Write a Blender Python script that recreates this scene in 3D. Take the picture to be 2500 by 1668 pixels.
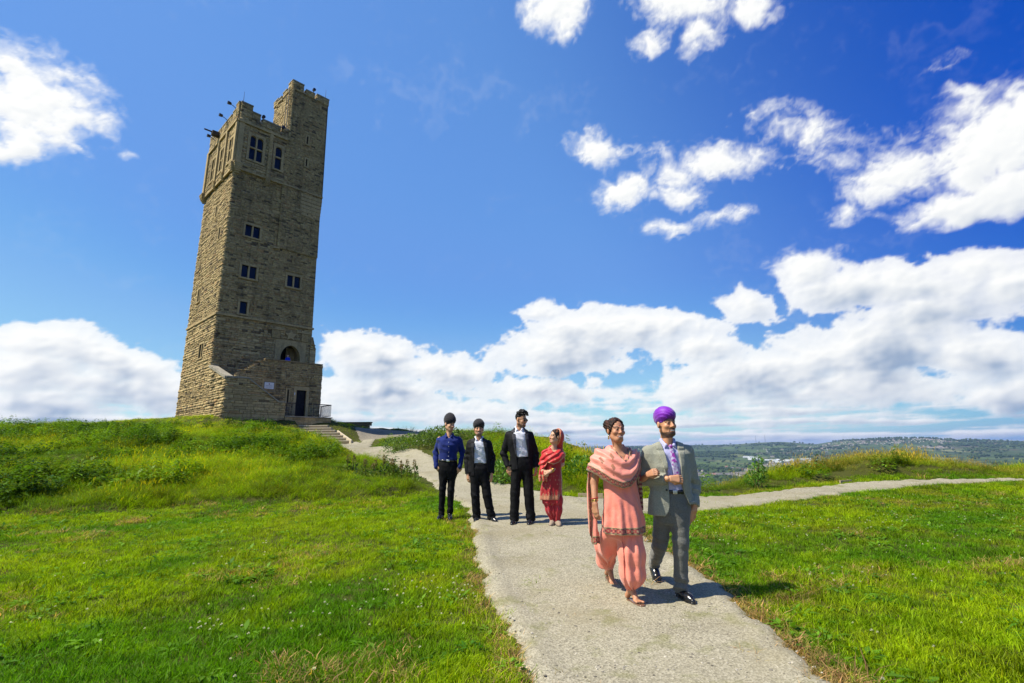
import bpy, bmesh, math, random
import numpy as np
from mathutils import Vector, Matrix, Euler

for o in list(bpy.data.objects):
    bpy.data.objects.remove(o)
SC = bpy.context.scene
COL = SC.collection
rad = math.radians

# ------------------------------------------------------------------ camera
CAM_Z = 1.43
cam_d = bpy.data.cameras.new('camera')
cam_d.sensor_width = 36.0
cam_d.lens = 18.0
cam_d.clip_start = 0.05
cam_d.clip_end = 60000
cam = bpy.data.objects.new('camera', cam_d)
COL.objects.link(cam)
cam.location = (0, 0, CAM_Z)
cam.rotation_euler = (Matrix.Rotation(0.207, 3, 'X') @ Matrix.Rotation(math.pi / 2, 3, 'X') @ Matrix.Rotation(-0.010, 3, 'Z')).to_euler()
SC.camera = cam

# ------------------------------------------------------------------ light and sky
SUN_EL = rad(54.0)
TRAVEL = Vector((0.958, 0.287, 0)).normalized()           # where the shadows fall
SUN_DIR = Vector((-TRAVEL.x * math.cos(SUN_EL), -TRAVEL.y * math.cos(SUN_EL), math.sin(SUN_EL)))
sun_d = bpy.data.lights.new('sun', 'SUN')
sun_d.energy = 5.0
sun_d.angle = rad(0.53)
sun_d.color = (1.0, 0.92, 0.77)
sun = bpy.data.objects.new('sun', sun_d)
COL.objects.link(sun)
sun.location = (-30, -10, 60)
sun.rotation_euler = SUN_DIR.to_track_quat('Z', 'Y').to_euler()

SC.view_settings.view_transform = 'Standard'
SC.view_settings.look = 'None'
SC.view_settings.exposure = 0.6
SC.view_settings.gamma = 1.0
SC.view_settings.use_curve_mapping = False
SC.render.engine = 'CYCLES'
SC.cycles.use_denoising = True
SC.cycles.max_bounces = 6
SC.cycles.diffuse_bounces = 3
SC.cycles.glossy_bounces = 2
SC.cycles.transmission_bounces = 3
SC.cycles.transparent_max_bounces = 8
SC.cycles.volume_bounces = 0
SC.cycles.caustics_reflective = False
SC.cycles.caustics_refractive = False
SC.render.use_persistent_data = False


class NT:
    """small helper round a node tree"""
    def __init__(self, tree):
        self.t = tree
        self.n = tree.nodes
        self.l = tree.links

    def node(self, typ, **kw):
        n = self.n.new(typ)
        for k, v in kw.items():
            setattr(n, k, v)
        return n

    def put(self, sock, v):
        if isinstance(v, bpy.types.NodeSocket):
            self.l.new(v, sock)
        elif v is not None:
            try:
                sock.default_value = v
            except Exception:
                sock.default_value = (*v, 1.0) if len(v) == 3 else v[:3]

    def math(self, op, a, b=None, c=None, clamp=False):
        n = self.node('ShaderNodeMath', operation=op, use_clamp=clamp)
        for i, v in enumerate((a, b, c)):
            if v is not None:
                self.put(n.inputs[i], v)
        return n.outputs[0]

    def vmath(self, op, a, b=None, out=0):
        n = self.node('ShaderNodeVectorMath', operation=op)
        self.put(n.inputs[0], a)
        if b is not None:
            self.put(n.inputs[1], b)
        return n.outputs[out]

    def noise(self, vec, scale, detail=4, rough=0.5, dist=0.0, out=0, typ=None):
        n = self.node('ShaderNodeTexNoise')
        if typ:
            n.noise_type = typ
        if vec is not None:
            self.put(n.inputs['Vector'], vec)
        self.put(n.inputs['Scale'], scale)
        self.put(n.inputs['Detail'], detail)
        self.put(n.inputs['Roughness'], rough)
        self.put(n.inputs['Distortion'], dist)
        return n.outputs[out]

    def mix(self, f, a, b, blend='MIX'):
        n = self.node('ShaderNodeMix', data_type='RGBA', blend_type=blend)
        self.put(n.inputs[0], f)
        self.put(n.inputs[6], a)
        self.put(n.inputs[7], b)
        return n.outputs[2]

    def ramp(self, f, stops, interp='LINEAR'):
        n = self.node('ShaderNodeValToRGB')
        n.color_ramp.interpolation = interp
        e = n.color_ramp.elements
        while len(e) < len(stops):
            e.new(0.5)
        for i, (p, c) in enumerate(stops):
            e[i].position = p
            e[i].color = (*c, 1.0) if len(c) == 3 else c
        self.put(n.inputs[0], f)
        return n.outputs[0]

    def rng(self, v, a, b, c=0.0, d=1.0, smooth=True):
        n = self.node('ShaderNodeMapRange')
        n.interpolation_type = 'SMOOTHSTEP' if smooth else 'LINEAR'
        self.put(n.inputs[0], v)
        for i, q in enumerate((a, b, c, d)):
            self.put(n.inputs[i + 1], q)
        return n.outputs[0]


world = bpy.data.worlds.new('World')
SC.world = world
world.use_nodes = True
W = NT(world.node_tree)
W.n.clear()
sky = W.node('ShaderNodeTexSky')
sky.sky_type = 'NISHITA'
sky.sun_disc = False
sky.sun_elevation = SUN_EL
sky.sun_rotation = math.atan2(SUN_DIR.x, SUN_DIR.y)
sky.altitude = 300
sky.air_density = 1.0
sky.dust_density = 0.6
sky.ozone_density = 2.2
# the blue of a polarised, clear northern sky
hs = W.node('ShaderNodeHueSaturation')
W.put(hs.inputs['Color'], sky.outputs[0])
hs.inputs['Saturation'].default_value = 1.12
tinted = W.vmath('MULTIPLY', hs.outputs[0], (1.0, 1.42, 1.95))
unit = W.vmath('MULTIPLY', tinted, (0.0985, 0.0985, 0.0985))
cv = W.node('ShaderNodeRGBCurve')
cv.mapping.extend = 'EXTRAPOLATED'
for ch, pts in enumerate((((0, .02), (.10, .140), (.14, .152), (.19, .225), (1, .95)), ((0, .08), (.24, .322), (.34, .358), (.435, .445), (1, .98)), ((0, .3), (.57, .72), (.64, .76), (.82, .807), (1, .85)))):
    c_ = cv.mapping.curves[ch]
    while len(c_.points) < len(pts):
        c_.points.new(.5, .5)
    for p_, q_ in zip(c_.points, pts):
        p_.location = q_
        p_.handle_type = 'AUTO_CLAMPED'
cv.mapping.update()
W.put(cv.inputs['Color'], unit)
dirn = W.node('ShaderNodeSeparateXYZ')                      # the sky is deepest away from the sun, as through a polariser
W.put(dirn.inputs[0], W.node('ShaderNodeTexCoord').outputs['Generated'])
away = W.math('ADD', dirn.outputs[0], W.math('MULTIPLY_ADD', dirn.outputs[2], 0.6, -0.234))
deep = W.mix(W.rng(away, 0.08, 0.82), cv.outputs[0], W.vmath('MULTIPLY', cv.outputs[0], (0.0, 0.25, 0.71)))
bg = W.node('ShaderNodeBackground')
W.put(bg.inputs['Color'], W.vmath('MULTIPLY', deep, (10.15, 10.15, 10.15)))
bg.inputs['Strength'].default_value = 0.065
wo = W.node('ShaderNodeOutputWorld')
W.l.new(bg.outputs[0], wo.inputs['Surface'])
world.cycles.sampling_method = 'MANUAL'
world.cycles.sample_map_resolution = 1024


# ------------------------------------------------------------------ numpy noise
_rs = np.random.RandomState(11)
_PERM = _rs.permutation(256)
_PERM = np.concatenate([_PERM, _PERM, _PERM]).astype(np.int32)
_G3 = _rs.normal(size=(256, 3)).astype(np.float32)
_G3 /= np.linalg.norm(_G3, axis=1, keepdims=True)


def perlin(p):
    """gradient noise, about -0.7..0.7, p (N,3)"""
    p = np.asarray(p, np.float32)
    i = np.floor(p).astype(np.int32)
    f = p - i
    i &= 255
    w = f * f * f * (f * (f * 6 - 15) + 10)
    out = 0
    for dx in (0, 1):
        a = _PERM[i[:, 0] + dx]
        wx = w[:, 0] if dx else 1 - w[:, 0]
        for dy in (0, 1):
            b = _PERM[a + i[:, 1] + dy]
            wy = wx * (w[:, 1] if dy else 1 - w[:, 1])
            for dz in (0, 1):
                g = _G3[_PERM[b + i[:, 2] + dz]]
                wz = wy * (w[:, 2] if dz else 1 - w[:, 2])
                out = out + wz * (g[:, 0] * (f[:, 0] - dx) + g[:, 1] * (f[:, 1] - dy) + g[:, 2] * (f[:, 2] - dz))
    return out


def fbm(p, octaves=5, gain=0.5, lac=2.03):
    p = np.asarray(p, np.float32)
    out, a = 0, 1.0
    for o in range(octaves):
        out = out + a * perlin(p + 17.3 * o)
        p = p * lac
        a *= gain
    return out


def fbm2(x, y, scale, octaves=4, gain=0.5, seed=0.0):
    x = np.asarray(x, np.float32).ravel()
    y = np.asarray(y, np.float32).ravel()
    return fbm(np.stack([x * scale, y * scale, np.full_like(x, 3.7 + seed)], 1), octaves, gain)


def sstep(a, b, x):
    t = np.clip((np.asarray(x, float) - a) / (b - a), 0, 1)
    return t * t * (3 - 2 * t)


# ------------------------------------------------------------------ object helpers
def new_obj(name, data, parent=None):
    o = bpy.data.objects.new(name, data)
    COL.objects.link(o)
    if parent is not None:
        o.parent = parent
    return o


def quick_mesh(name, verts, faces, smooth=False):
    """verts (N,3), faces (M,3) or (M,4) array, or list of tuples"""
    me = bpy.data.meshes.new(name)
    if isinstance(faces, np.ndarray) and faces.ndim == 2:
        v = np.ascontiguousarray(verts, np.float32)
        k = faces.shape[1]
        me.vertices.add(len(v))
        me.vertices.foreach_set('co', v.ravel())
        me.loops.add(faces.size)
        me.loops.foreach_set('vertex_index', np.ascontiguousarray(faces, np.int32).ravel())
        me.polygons.add(len(faces))
        me.polygons.foreach_set('loop_start', np.arange(0, faces.size, k, dtype=np.int32))
        me.update(calc_edges=True)
        me.validate()
    else:
        me.from_pydata([tuple(map(float, q)) for q in verts], [], [tuple(map(int, f)) for f in faces])
    if smooth and len(me.polygons):
        me.polygons.foreach_set('use_smooth', np.ones(len(me.polygons), bool))
    return me


def set_col(me, cols, name='Col'):
    a = me.color_attributes.new(name, 'FLOAT_COLOR', 'POINT')
    c = np.ones((len(me.vertices), 4), np.float32)
    c[:, :3] = cols
    a.data.foreach_set('color', c.ravel())


def set_float(me, vals, name):
    a = me.attributes.new(name, 'FLOAT', 'POINT')
    a.data.foreach_set('value', np.ascontiguousarray(vals, np.float32).ravel())


def tag(o, label=None, category=None, group=None, kind=None):
    if label:
        o['label'] = label
    if category:
        o['category'] = category
    if group:
        o['group'] = group
    if kind:
        o['kind'] = kind
    return o


def empty(name, loc=(0, 0, 0), rz=0.0, parent=None):
    o = new_obj(name, None, parent)
    o.location = loc
    o.rotation_euler = (0, 0, rz)
    o.empty_display_size = 0.3
    return o


class MB:
    """collects boxes, prisms and tubes into one mesh"""
    def __init__(self):
        self.v, self.f, self.c = [], [], []

    def add(self, verts, faces, col=None):
        n = len(self.v)
        self.v += [tuple(q) for q in verts]
        self.f += [tuple(i + n for i in f) for f in faces]
        self.c += [col or (1, 1, 1)] * len(verts)
        return self

    def box(self, lo, hi, M=None, col=None):
        x0, y0, z0 = lo
        x1, y1, z1 = hi
        vs = [(x0, y0, z0), (x1, y0, z0), (x1, y1, z0), (x0, y1, z0), (x0, y0, z1), (x1, y0, z1), (x1, y1, z1), (x0, y1, z1)]
        if M is not None:
            vs = [tuple(M @ Vector(q)) for q in vs]
        return self.add(vs, [(0, 3, 2, 1), (4, 5, 6, 7), (0, 1, 5, 4), (1, 2, 6, 5), (2, 3, 7, 6), (3, 0, 4, 7)], col)

    def prism(self, poly, a, b, col=None):
        """poly: list of 3D points (one cap), extruded by vector b-a"""
        n = len(poly)
        d = Vector(b) - Vector(a)
        vs = [Vector(q) for q in poly] + [Vector(q) + d for q in poly]
        fs = [tuple(range(n - 1, -1, -1)), tuple(range(n, 2 * n))]
        fs += [(i, (i + 1) % n, n + (i + 1) % n, n + i) for i in range(n)]
        return self.add(vs, fs, col)

    def tube(self, pts, r, seg=8, caps=True, col=None):
        pts = [Vector(p) for p in pts]
        rs = r if isinstance(r, (list, tuple)) else [r] * len(pts)
        vs, fs = [], []
        for i, p in enumerate(pts):
            t = (pts[min(i + 1, len(pts) - 1)] - pts[max(i - 1, 0)]).normalized()
            u = t.orthogonal().normalized() if i == 0 else (u - t * u.dot(t)).normalized()
            w = t.cross(u)
            for k in range(seg):
                a = 2 * math.pi * k / seg
                vs.append(p + (u * math.cos(a) + w * math.sin(a)) * rs[i])
        for i in range(len(pts) - 1):
            for k in range(seg):
                k2 = (k + 1) % seg
                fs.append((i * seg + k, i * seg + k2, (i + 1) * seg + k2, (i + 1) * seg + k))
        if caps:
            fs.append(tuple(range(seg - 1, -1, -1)))
            fs.append(tuple((len(pts) - 1) * seg + k for k in range(seg)))
        return self.add(vs, fs, col)

    def build(self, name, mat=None, parent=None, smooth=False, cols=False):
        me = quick_mesh(name, self.v, self.f, smooth)
        if cols:
            set_col(me, np.array(self.c))
        if mat:
            me.materials.append(mat)
        return new_obj(name, me, parent)


def material(name, rough=0.8, spec=0.3):
    m = bpy.data.materials.new(name)
    m.use_nodes = True
    t = NT(m.node_tree)
    b = t.n['Principled BSDF']
    b.inputs['Roughness'].default_value = rough
    b.inputs['Specular IOR Level'].default_value = spec
    return m, t, b


def bump(t, b, height, strength=0.5, dist=0.01):
    n = t.node('ShaderNodeBump')
    n.inputs['Strength'].default_value = strength
    n.inputs['Distance'].default_value = dist
    t.put(n.inputs['Height'], height)
    t.l.new(n.outputs[0], b.inputs['Normal'])


def simple_mat(name, col, rough=0.7, spec=0.3, metal=0.0, var=0.12, scale=12.0, bumps=0.2):
    m, t, b = material(name, rough, spec)
    p = t.node('ShaderNodeTexCoord').outputs['Object']
    n = t.noise(p, scale, 5, 0.6)
    c = t.mix(n, tuple(x * (1 - var) for x in col), tuple(min(1, x * (1 + var)) for x in col))
    t.put(b.inputs['Base Color'], c)
    b.inputs['Metallic'].default_value = metal
    if bumps:
        bump(t, b, t.noise(p, scale * 3, 4, 0.6), bumps, 0.01)
    return m


# ------------------------------------------------------------------ clouds on a sky dome (clear air is left open to the Nishita sky)
# cumulus in the air: azimuth and elevation (degrees), half width, half height (on the unit sphere), tilt, thickness
CLOUDS = [(-46.73, 27.61, 0.0787, 0.0627, 10.2, 1), (-47.25, 24.17, 0.058, 0.0215, 35.0, 0.8), (-43.23, 27.8, 0.0436, 0.0271, 10.9, 0.8), (-48.47, 29.64, 0.0276, 0.0336, 2.0, 0.9), (-39.92, 26.16, 0.01, 0.0078, -18.2, 0.45), (5.8, 45.05, 0.051, 0.038, -11.3, 1), (6.96, 43.25, 0.0158, 0.0158, -5.3, 0.7), (22.13, 43.08, 0.0783, 0.0344, -20.3, 1), (22.88, 40.49, 0.0309, 0.0318, 13.8, 0.9), (17.68, 40.65, 0.0277, 0.0282, -12.2, 0.8), (29.15, 41.35, 0.0401, 0.0279, -20.7, 0.9), (11.42, 31.53, 0.0488, 0.0302, -29.9, 0.75), (13.57, 27.48, 0.0622, 0.0294, 5.0, 0.95), (18.57, 29.14, 0.0681, 0.0317, -29.0, 0.7), (23.76, 28.87, 0.0883, 0.0297, -12.6, 0.85), (19.76, 26.37, 0.0447, 0.0243, 0.6, 0.75), (33.28, 29.57, 0.0638, 0.0226, -26.7, 0.42), (35.36, 25.47, 0.0495, 0.0172, -38.2, 0.4), (17.96, 23.21, 0.0368, 0.0207, -17.9, 0.7), (23.18, 23.42, 0.0431, 0.0107, 2.5, 0.42), (25.83, 23.39, 0.0266, 0.0091, 15.9, 0.4), (46.59, 23.65, 0.0733, 0.0595, 14.9, 1.05), (49.2, 24.91, 0.0435, 0.0454, 16.1, 1.0), (39.93, 23.32, 0.0846, 0.0379, 3.4, 0.75), (35.49, 21.27, 0.0435, 0.0165, -5.8, 0.7), (42.46, 19.53, 0.0673, 0.0242, 3.2, 0.85), (46.96, 19.68, 0.0473, 0.0356, 0.2, 0.95), (44.45, 30.94, 0.0187, 0.0084, 11.1, 0.3), (44.94, 28.67, 0.0223, 0.0064, -37.0, 0.3), (37.91, 14.13, 0.1769, 0.042, -6.5, 1.05), (43.96, 14.5, 0.0805, 0.0324, -7.6, 1.0), (45.79, 12.62, 0.0529, 0.0363, -2.2, 1.0), (31.17, 16.63, 0.0669, 0.0364, -4.7, 0.95), (25.71, 14.2, 0.0545, 0.0345, -7.4, 0.85), (39.11, 11.37, 0.0878, 0.0334, 0.3, 0.95), (11.12, 12.68, 0.1874, 0.0483, -5.1, 1.05), (5.67, 10.48, 0.1562, 0.0508, -1.6, 1.0), (3.81, 15.15, 0.0631, 0.022, -1.6, 0.75), (16.82, 13.03, 0.1131, 0.0325, -7.6, 0.85), (20.21, 10.22, 0.0802, 0.032, -4.3, 0.8), (34.87, 8.8, 0.1679, 0.0527, 0.5, 1.05), (26.25, 7.51, 0.1458, 0.0458, 0.1, 1.0), (42.34, 7.48, 0.0946, 0.038, -4.9, 1.0), (21.55, 5.58, 0.1185, 0.0393, 0.4, 0.9), (35.07, 5.17, 0.1686, 0.0417, -4.3, 0.95), (43.39, 3.78, 0.0595, 0.0258, -0.3, 0.9), (-14.77, 9.45, 0.102, 0.051, -6.4, 1.05), (-18.03, 10.72, 0.055, 0.0324, 2.9, 0.9), (-8.11, 8.64, 0.118, 0.0421, -7.4, 0.95), (-13.25, 6.19, 0.14, 0.0412, 0.9, 0.9), (2.63, 6.19, 0.1169, 0.0304, -4.8, 0.85), (8.96, 7.49, 0.0216, 0.015, 18.3, 0.5), (-4.67, 3.85, 0.1846, 0.0301, -0.3, 0.7), (-42.83, 8.92, 0.0748, 0.0315, 2.0, 1.05), (-38.69, 8.27, 0.0977, 0.0318, -11.6, 1.0), (-43.85, 6.65, 0.0975, 0.037, 5.6, 1.0), (-40.46, 5.85, 0.132, 0.0356, -1.0, 1.0), (-35.5, 5.4, 0.0785, 0.0411, -8.8, 0.95), (-42.69, 3.9, 0.1108, 0.028, 2.8, 0.85)]
random.seed(4)
for k in range(12):                                         # the same kind of sky all the way round
    az = random.uniform(60, 205)
    el = abs(random.gauss(0, 1)) * 14 + 4
    s = random.uniform(0.05, 0.16)
    CLOUDS.append((az, el, s, s * random.uniform(0.3, 0.5), random.uniform(-8, 8), random.uniform(0.75, 1.05)))


def build_sky():
    az = np.concatenate([np.arange(-180, -54, 3.0), np.arange(-54, 58, 0.16), np.arange(58, 180.01, 3.0)])
    el = np.concatenate([np.arange(-2.0, 49.0, 0.125), np.arange(49.5, 90.0, 2.5), [89.9]])
    A, E = np.meshgrid(np.radians(az), np.radians(el))
    D = np.stack([np.sin(A) * np.cos(E), np.cos(A) * np.cos(E), np.sin(E)], -1).reshape(-1, 3).astype(np.float32)
    wv = np.stack([fbm(D * 14 + 5.1 * k, 4, .6) for k in range(3)], 1)
    Dw = D + wv * np.array([0.02, 0.02, 0.014], np.float32)
    acc = np.full(len(D), -1.0)
    for a0, e0, s1, s2, tilt, wgt in CLOUDS:
        if 36 < a0 < 56 and 18 < e0 < 28:
            wgt, s1, s2 = wgt * 1.25, s1 * 1.1, s2 * 1.1
        a, e, t = rad(a0), rad(e0), rad(tilt)
        c = Vector((math.sin(a) * math.cos(e), math.cos(a) * math.cos(e), math.sin(e)))
        r = c.cross(Vector((0, 0, 1))).normalized()
        u = r.cross(c)
        e1 = np.array((r * math.cos(t) + u * math.sin(t)) / (s1 * (1.10 if e0 < 17 else 1.16)), np.float32)
        e2 = np.array((u * math.cos(t) - r * math.sin(t)) / (s2 * (1.10 if e0 < 17 else 1.16)), np.float32)
        front = Dw @ np.array(c, np.float32) > 0.2
        q = (Dw @ e1) ** 2 + (Dw @ e2) ** 2
        f = np.where(front, wgt * 0.75 * (1 - np.sqrt(q + 1e-6)), -1.0)
        h = np.clip(0.5 + 0.5 * (f - acc) / 0.07, 0, 1)     # smooth maximum
        acc = np.where(q < 9, acc * (1 - h) + f * h + 0.07 * h * (1 - h), np.maximum(acc, -1.0))
    P = D * np.array([1.0, 1.0, 1.45], np.float32)
    n_big = fbm(P * 9.0, 3)
    bil = 0
    amp, sc = 0.5, 24.0
    for o in range(6):                                      # billowy detail
        bil = bil + amp * (0.36 - np.abs(perlin(P * sc + 3.1 * o)) * 1.6)
        amp *= 0.56
        sc *= 2.05
    wisp = fbm(P * 30 + wv * 1.2, 6, 0.62)
    elv = np.degrees(np.arcsin(D[:, 2]))
    soft = sstep(15, 21, elv)
    dens = acc * 1.35 + 0.42 * n_big + 0.62 * bil * (1 - 0.45 * soft) + 0.40 * wisp * (0.12 + 0.88 * soft) - 0.09 + 0.11 * soft
    # rows of small cumulus towards the horizon
    q = D / np.maximum(D[:, 2:3] + 0.035, 0.02) * np.array([0.30, 0.30, 0], np.float32)
    q[:, 2] = D[:, 2] * 9
    puff = fbm(q * 1.3, 4, 0.5)
    band = sstep(10, 2.0, elv) * (0.42 + 1.1 * puff + 0.6 * bil) - 0.10 - 0.14 * sstep(5, 10, elv)
    dens = np.maximum(dens, band)
    alpha = sstep(-0.06 * soft, 0.20 + 0.52 * soft + 0.25 * sstep(6, 2, elv), dens) * (0.86 + 0.14 * sstep(0.2, 0.7, dens))
    veil = sstep(0.18, 0.75, fbm(D * np.array([3.0, 4.5, 7.0], np.float32) + wv * 0.5, 5, 0.6)) * 0.06
    alpha = np.maximum(alpha, veil)
    # light from high on the left: thickness above a point takes light away, billows catch it
    g = np.clip(dens, 0, 1.2).reshape(A.shape)
    od = np.zeros_like(g)
    run = np.zeros(g.shape[1])
    de = np.gradient(el)
    for i in range(len(el) - 1, -1, -1):
        run = run * math.exp(-de[i] / 1.7) + g[i] * de[i]
        od[i] = run
    od = np.roll(od, 6, axis=1).ravel()
    smooth = g.copy()
    for _ in range(2):
        smooth[1:-1, 1:-1] = (smooth[1:-1, 1:-1] * 2 + smooth[:-2, 1:-1] + smooth[2:, 1:-1] + smooth[1:-1, :-2] + smooth[1:-1, 2:]) / 6
    lx = np.gradient(smooth, axis=1) / np.gradient(az)[None, :]
    ly = np.gradient(smooth, axis=0) / de[:, None]
    relief = (lx * 0.8 - ly * 1.1).ravel()
    relief = np.clip(relief * (0.13 - 0.05 * soft), -0.20, 0.16) * sstep(0.08, 0.4, dens)
    grey = sstep(0.35, 1.5, od) * (0.35 + 0.65 * sstep(-0.2, 0.35, fbm(P * 13 + 9, 3))) * sstep(26, 10, elv)
    L = 1.0 - 0.50 * grey + relief - 0.06 * sstep(7, 1.5, elv)
    L = np.clip(L, 0.46, 1.06)
    lo = np.array([0.34, 0.44, 0.60])
    hi = np.array([0.985, 0.995, 0.985])
    k = np.clip((L - 0.46) / 0.52, 0, 1.1)[:, None]
    col = lo * (1 - k) + hi * k
    m, n = A.shape
    idx = np.arange(m * n).reshape(m, n)
    F = np.stack([idx[:-1, :-1], idx[:-1, 1:], idx[1:, 1:], idx[1:, :-1]], -1).reshape(-1, 4)
    me = quick_mesh('sky', D * 26000.0 + np.array([0, 0, CAM_Z]), F, True)
    set_col(me, np.clip(col, 0, 1.1))
    set_float(me, alpha, 'cover')
    mt = bpy.data.materials.new('cloud_light')
    mt.use_nodes = True
    t = NT(mt.node_tree)
    t.n.clear()
    at = t.node('ShaderNodeAttribute', attribute_name='Col')
    av = t.node('ShaderNodeAttribute', attribute_name='cover')
    em = t.node('ShaderNodeEmission')
    t.put(em.inputs['Color'], at.outputs['Color'])
    em.inputs['Strength'].default_value = 0.66
    tr = t.node('ShaderNodeBsdfTransparent')
    mx = t.node('ShaderNodeMixShader')
    t.put(mx.inputs[0], av.outputs['Fac'])
    t.l.new(tr.outputs[0], mx.inputs[1])
    t.l.new(em.outputs[0], mx.inputs[2])
    out = t.node('ShaderNodeOutputMaterial')
    t.l.new(mx.outputs[0], out.inputs['Surface'])
    mt.cycles.emission_sampling = 'NONE'
    me.materials.append(mt)
    tag(new_obj('sky', me), 'blue summer sky with white cumulus clouds', None, None, 'structure')


build_sky()
# ------------------------------------------------------------------ tower frame (needed by the terrain)
TW0 = np.array([-23.70, 39.66, 4.36])
TW_YAW = 0.81
TAX = np.array([math.cos(TW_YAW), math.sin(TW_YAW), 0.0])
TAY = np.array([-math.sin(TW_YAW), math.cos(TW_YAW), 0.0])


def tw(u, v, h):
    return TW0 + TAX * u + TAY * v + np.array([0, 0, h])


def to_tower(x, y):
    dx, dy = x - TW0[0], y - TW0[1]
    return dx * TAX[0] + dy * TAX[1], dx * TAY[0] + dy * TAY[1]


# ------------------------------------------------------------------ terrain
def path_profile(y):
    return np.interp(y, [0, 4.5, 8.7, 38, 60], [0, 0, .225, 1.96, 2.6])


PATH_L = [(0.10, 1.0), (0.13, 2.6), (0.13, 3.57), (0.01, 4.33), (-0.33, 6.24), (-0.58, 8.5), (-0.83, 10.37), (-2.36, 14.98), (-3.45, 17.56), (-6.05, 21.98), (-10.44, 29.44), (-13.41, 35.14), (-14.6, 38.1)]
PATH_R = [(1.95, 1.0), (1.93, 2.6), (1.92, 3.53), (2.0, 5.01), (1.95, 6.01), (1.9, 7.32), (1.72, 9.0), (1.62, 9.9), (1.2, 11.5), (0.35, 12.51), (-0.69, 14.12), (-2.48, 18.45), (-5.41, 23.68), (-7.87, 29.77), (-9.6, 33.6), (-12.3, 39.9)]
BRANCH_U = [(1.2, 11.5), (2.17, 11.51), (4.18, 12.21), (7.24, 13.51), (9.55, 14.63), (12.14, 15.03), (13.9, 15.10), (14.6, 15.15)]
BRANCH_L = [(1.55, 9.5), (2.5, 10.07), (3.96, 10.46), (5.67, 11.45), (8.26, 12.85), (11.58, 14.42), (13.6, 14.92), (14.6, 15.1)]

CP = []
for y in (-6, -2, 1, 3, 5, 7):
    for x in (-14, -9, -5, -2, 1, 4, 7, 11, 15):
        CP.append((x, y, float(path_profile(max(y, 0))) * (1 if x < 3 else 0.8)))
for (x, y) in PATH_L[4:]:
    CP.append((x, y, float(path_profile(y))))
for (x, y) in PATH_R[5:]:
    CP.append((x, y, float(path_profile(y))))
for (x, y) in BRANCH_U[1:] + BRANCH_L:
    CP.append((x, y, float(path_profile(y)) * 0.7))
CP += [(4, 8.5, .17), (8, 9, .18), (12, 10, .22), (17, 12, .3)]
CP += [(-10.1, 10.3, .26), (-8.2, 10.5, .26), (-6.6, 11.2, .27), (-5.1, 11.6, .27), (-3.3, 11.6, .3), (-2.0, 12.5, .36), (-14, 10, .26)]
for y, zs in ((13, .55), (17, 1.08), (24, 1.9), (33, 2.8)):
    for i, px in enumerate((-.97, -.85, -.737, -.622, -.507, -.43)):
        CP.append((px * y, y, zs + .02 * (5 - i) * (y / 24)))
CP += [(-25.7, 26, 2.2), (-26.6, 32, 2.8), (-28.8, 44, 4.0), (-40, 30, 2.0), (-50, 40, 2.2), (-40, 50, 3.6)]
for (u, v, h) in ((0, 8, -.1), (-.5, 4, -.25), (0, 0, -.45), (-.3, -4, -.78), (2, -4.3, -.82), (4, -4.4, -.9), (5.0, -4.6, -.95), (4.7, -6, -1.6), (4.8, -7.8, -2.35), (8.6, -4.6, -.95), (8.5, -6, -1.6), (8.6, -7.7, -2.35),
                  (10, -4, -.9), (10, -6, -1.5), (8.8, 0, -.4), (9, 8, -.3), (4, 10, -.2), (13, 0, -.9), (14, 8, -1), (0, 14, -.4), (-6, 4, -.9)):
    p = tw(u, v, h)
    CP.append((p[0], p[1], p[2]))
CP += [(-9.5, 37, 2.10), (-9.27, 34.2, 1.72), (-11.5, 44, 2.7), (-9.8, 42, 2.45), (-15.7, 52, 3.5), (-10.5, 50, 3.2), (-6, 46, 2.5), (-11.0, 39.5, 2.3)]
for x, y, z in ((-5.06, 24, 1.85), (-3.51, 22, 1.80), (-1.61, 20, 1.62), (.25, 18, 1.42), (.98, 16, 1.25), (1.73, 15, 1.02)):
    CP.append((x, y, z))
    CP.append((x + 2.2, y + 4, z - .35))
    CP.append((x + 6, y + 11, z - 3.2))
for x, y, z in ((2.7, 14, .60), (3.62, 13.9, .30), (4.66, 14, .16), (6.47, 14.6, .28), (8.7, 15.6, .42), (11.19, 16.4, .66), (12.2, 16.7, .76), (13.88, 17.2, .68), (15.6, 17.8, .52), (17.45, 18.3, .40), (23, 19, .4)):
    CP.append((x, y, z))
    CP.append((x + .6, y + 3.0, z - .5))
    CP.append((x + 2.5, y + 9, z - 3.2))
    CP.append((x + 6, y + 20, z - 8.5))
CP += [(0, 48, -3), (8, 55, -10), (-4, 60, 0), (30, 5, -.5), (34, 20, -5), (-22, 62, 2.5), (-30, 2, -.6), (-20, -8, -.4), (20, -8, -.3), (-30, 14, .6)]
CP = np.array(CP)


def _tps(r2):
    return r2 * np.log(r2 + 1e-9)


def _solve_tps():
    xy = CP[:, :2] / 10
    n = len(CP)
    K = _tps(((xy[:, None] - xy[None]) ** 2).sum(-1)) + np.eye(n) * 0.02
    Pm = np.concatenate([np.ones((n, 1)), xy], 1)
    A = np.zeros((n + 3, n + 3))
    A[:n, :n] = K
    A[:n, n:] = Pm
    A[n:, :n] = Pm.T
    return np.linalg.solve(A, np.concatenate([CP[:, 2], np.zeros(3)]))


TPS_W = _solve_tps()


def _tps_eval(x, y):
    out = np.empty(len(x))
    xy = CP[:, :2] / 10
    for i in range(0, len(x), 20000):
        p = np.stack([x[i:i + 20000], y[i:i + 20000]], 1) / 10
        k = _tps(((p[:, None] - xy[None]) ** 2).sum(-1))
        out[i:i + 20000] = k @ TPS_W[:len(CP)] + TPS_W[len(CP)] + p @ TPS_W[len(CP) + 1:]
    return out


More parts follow.
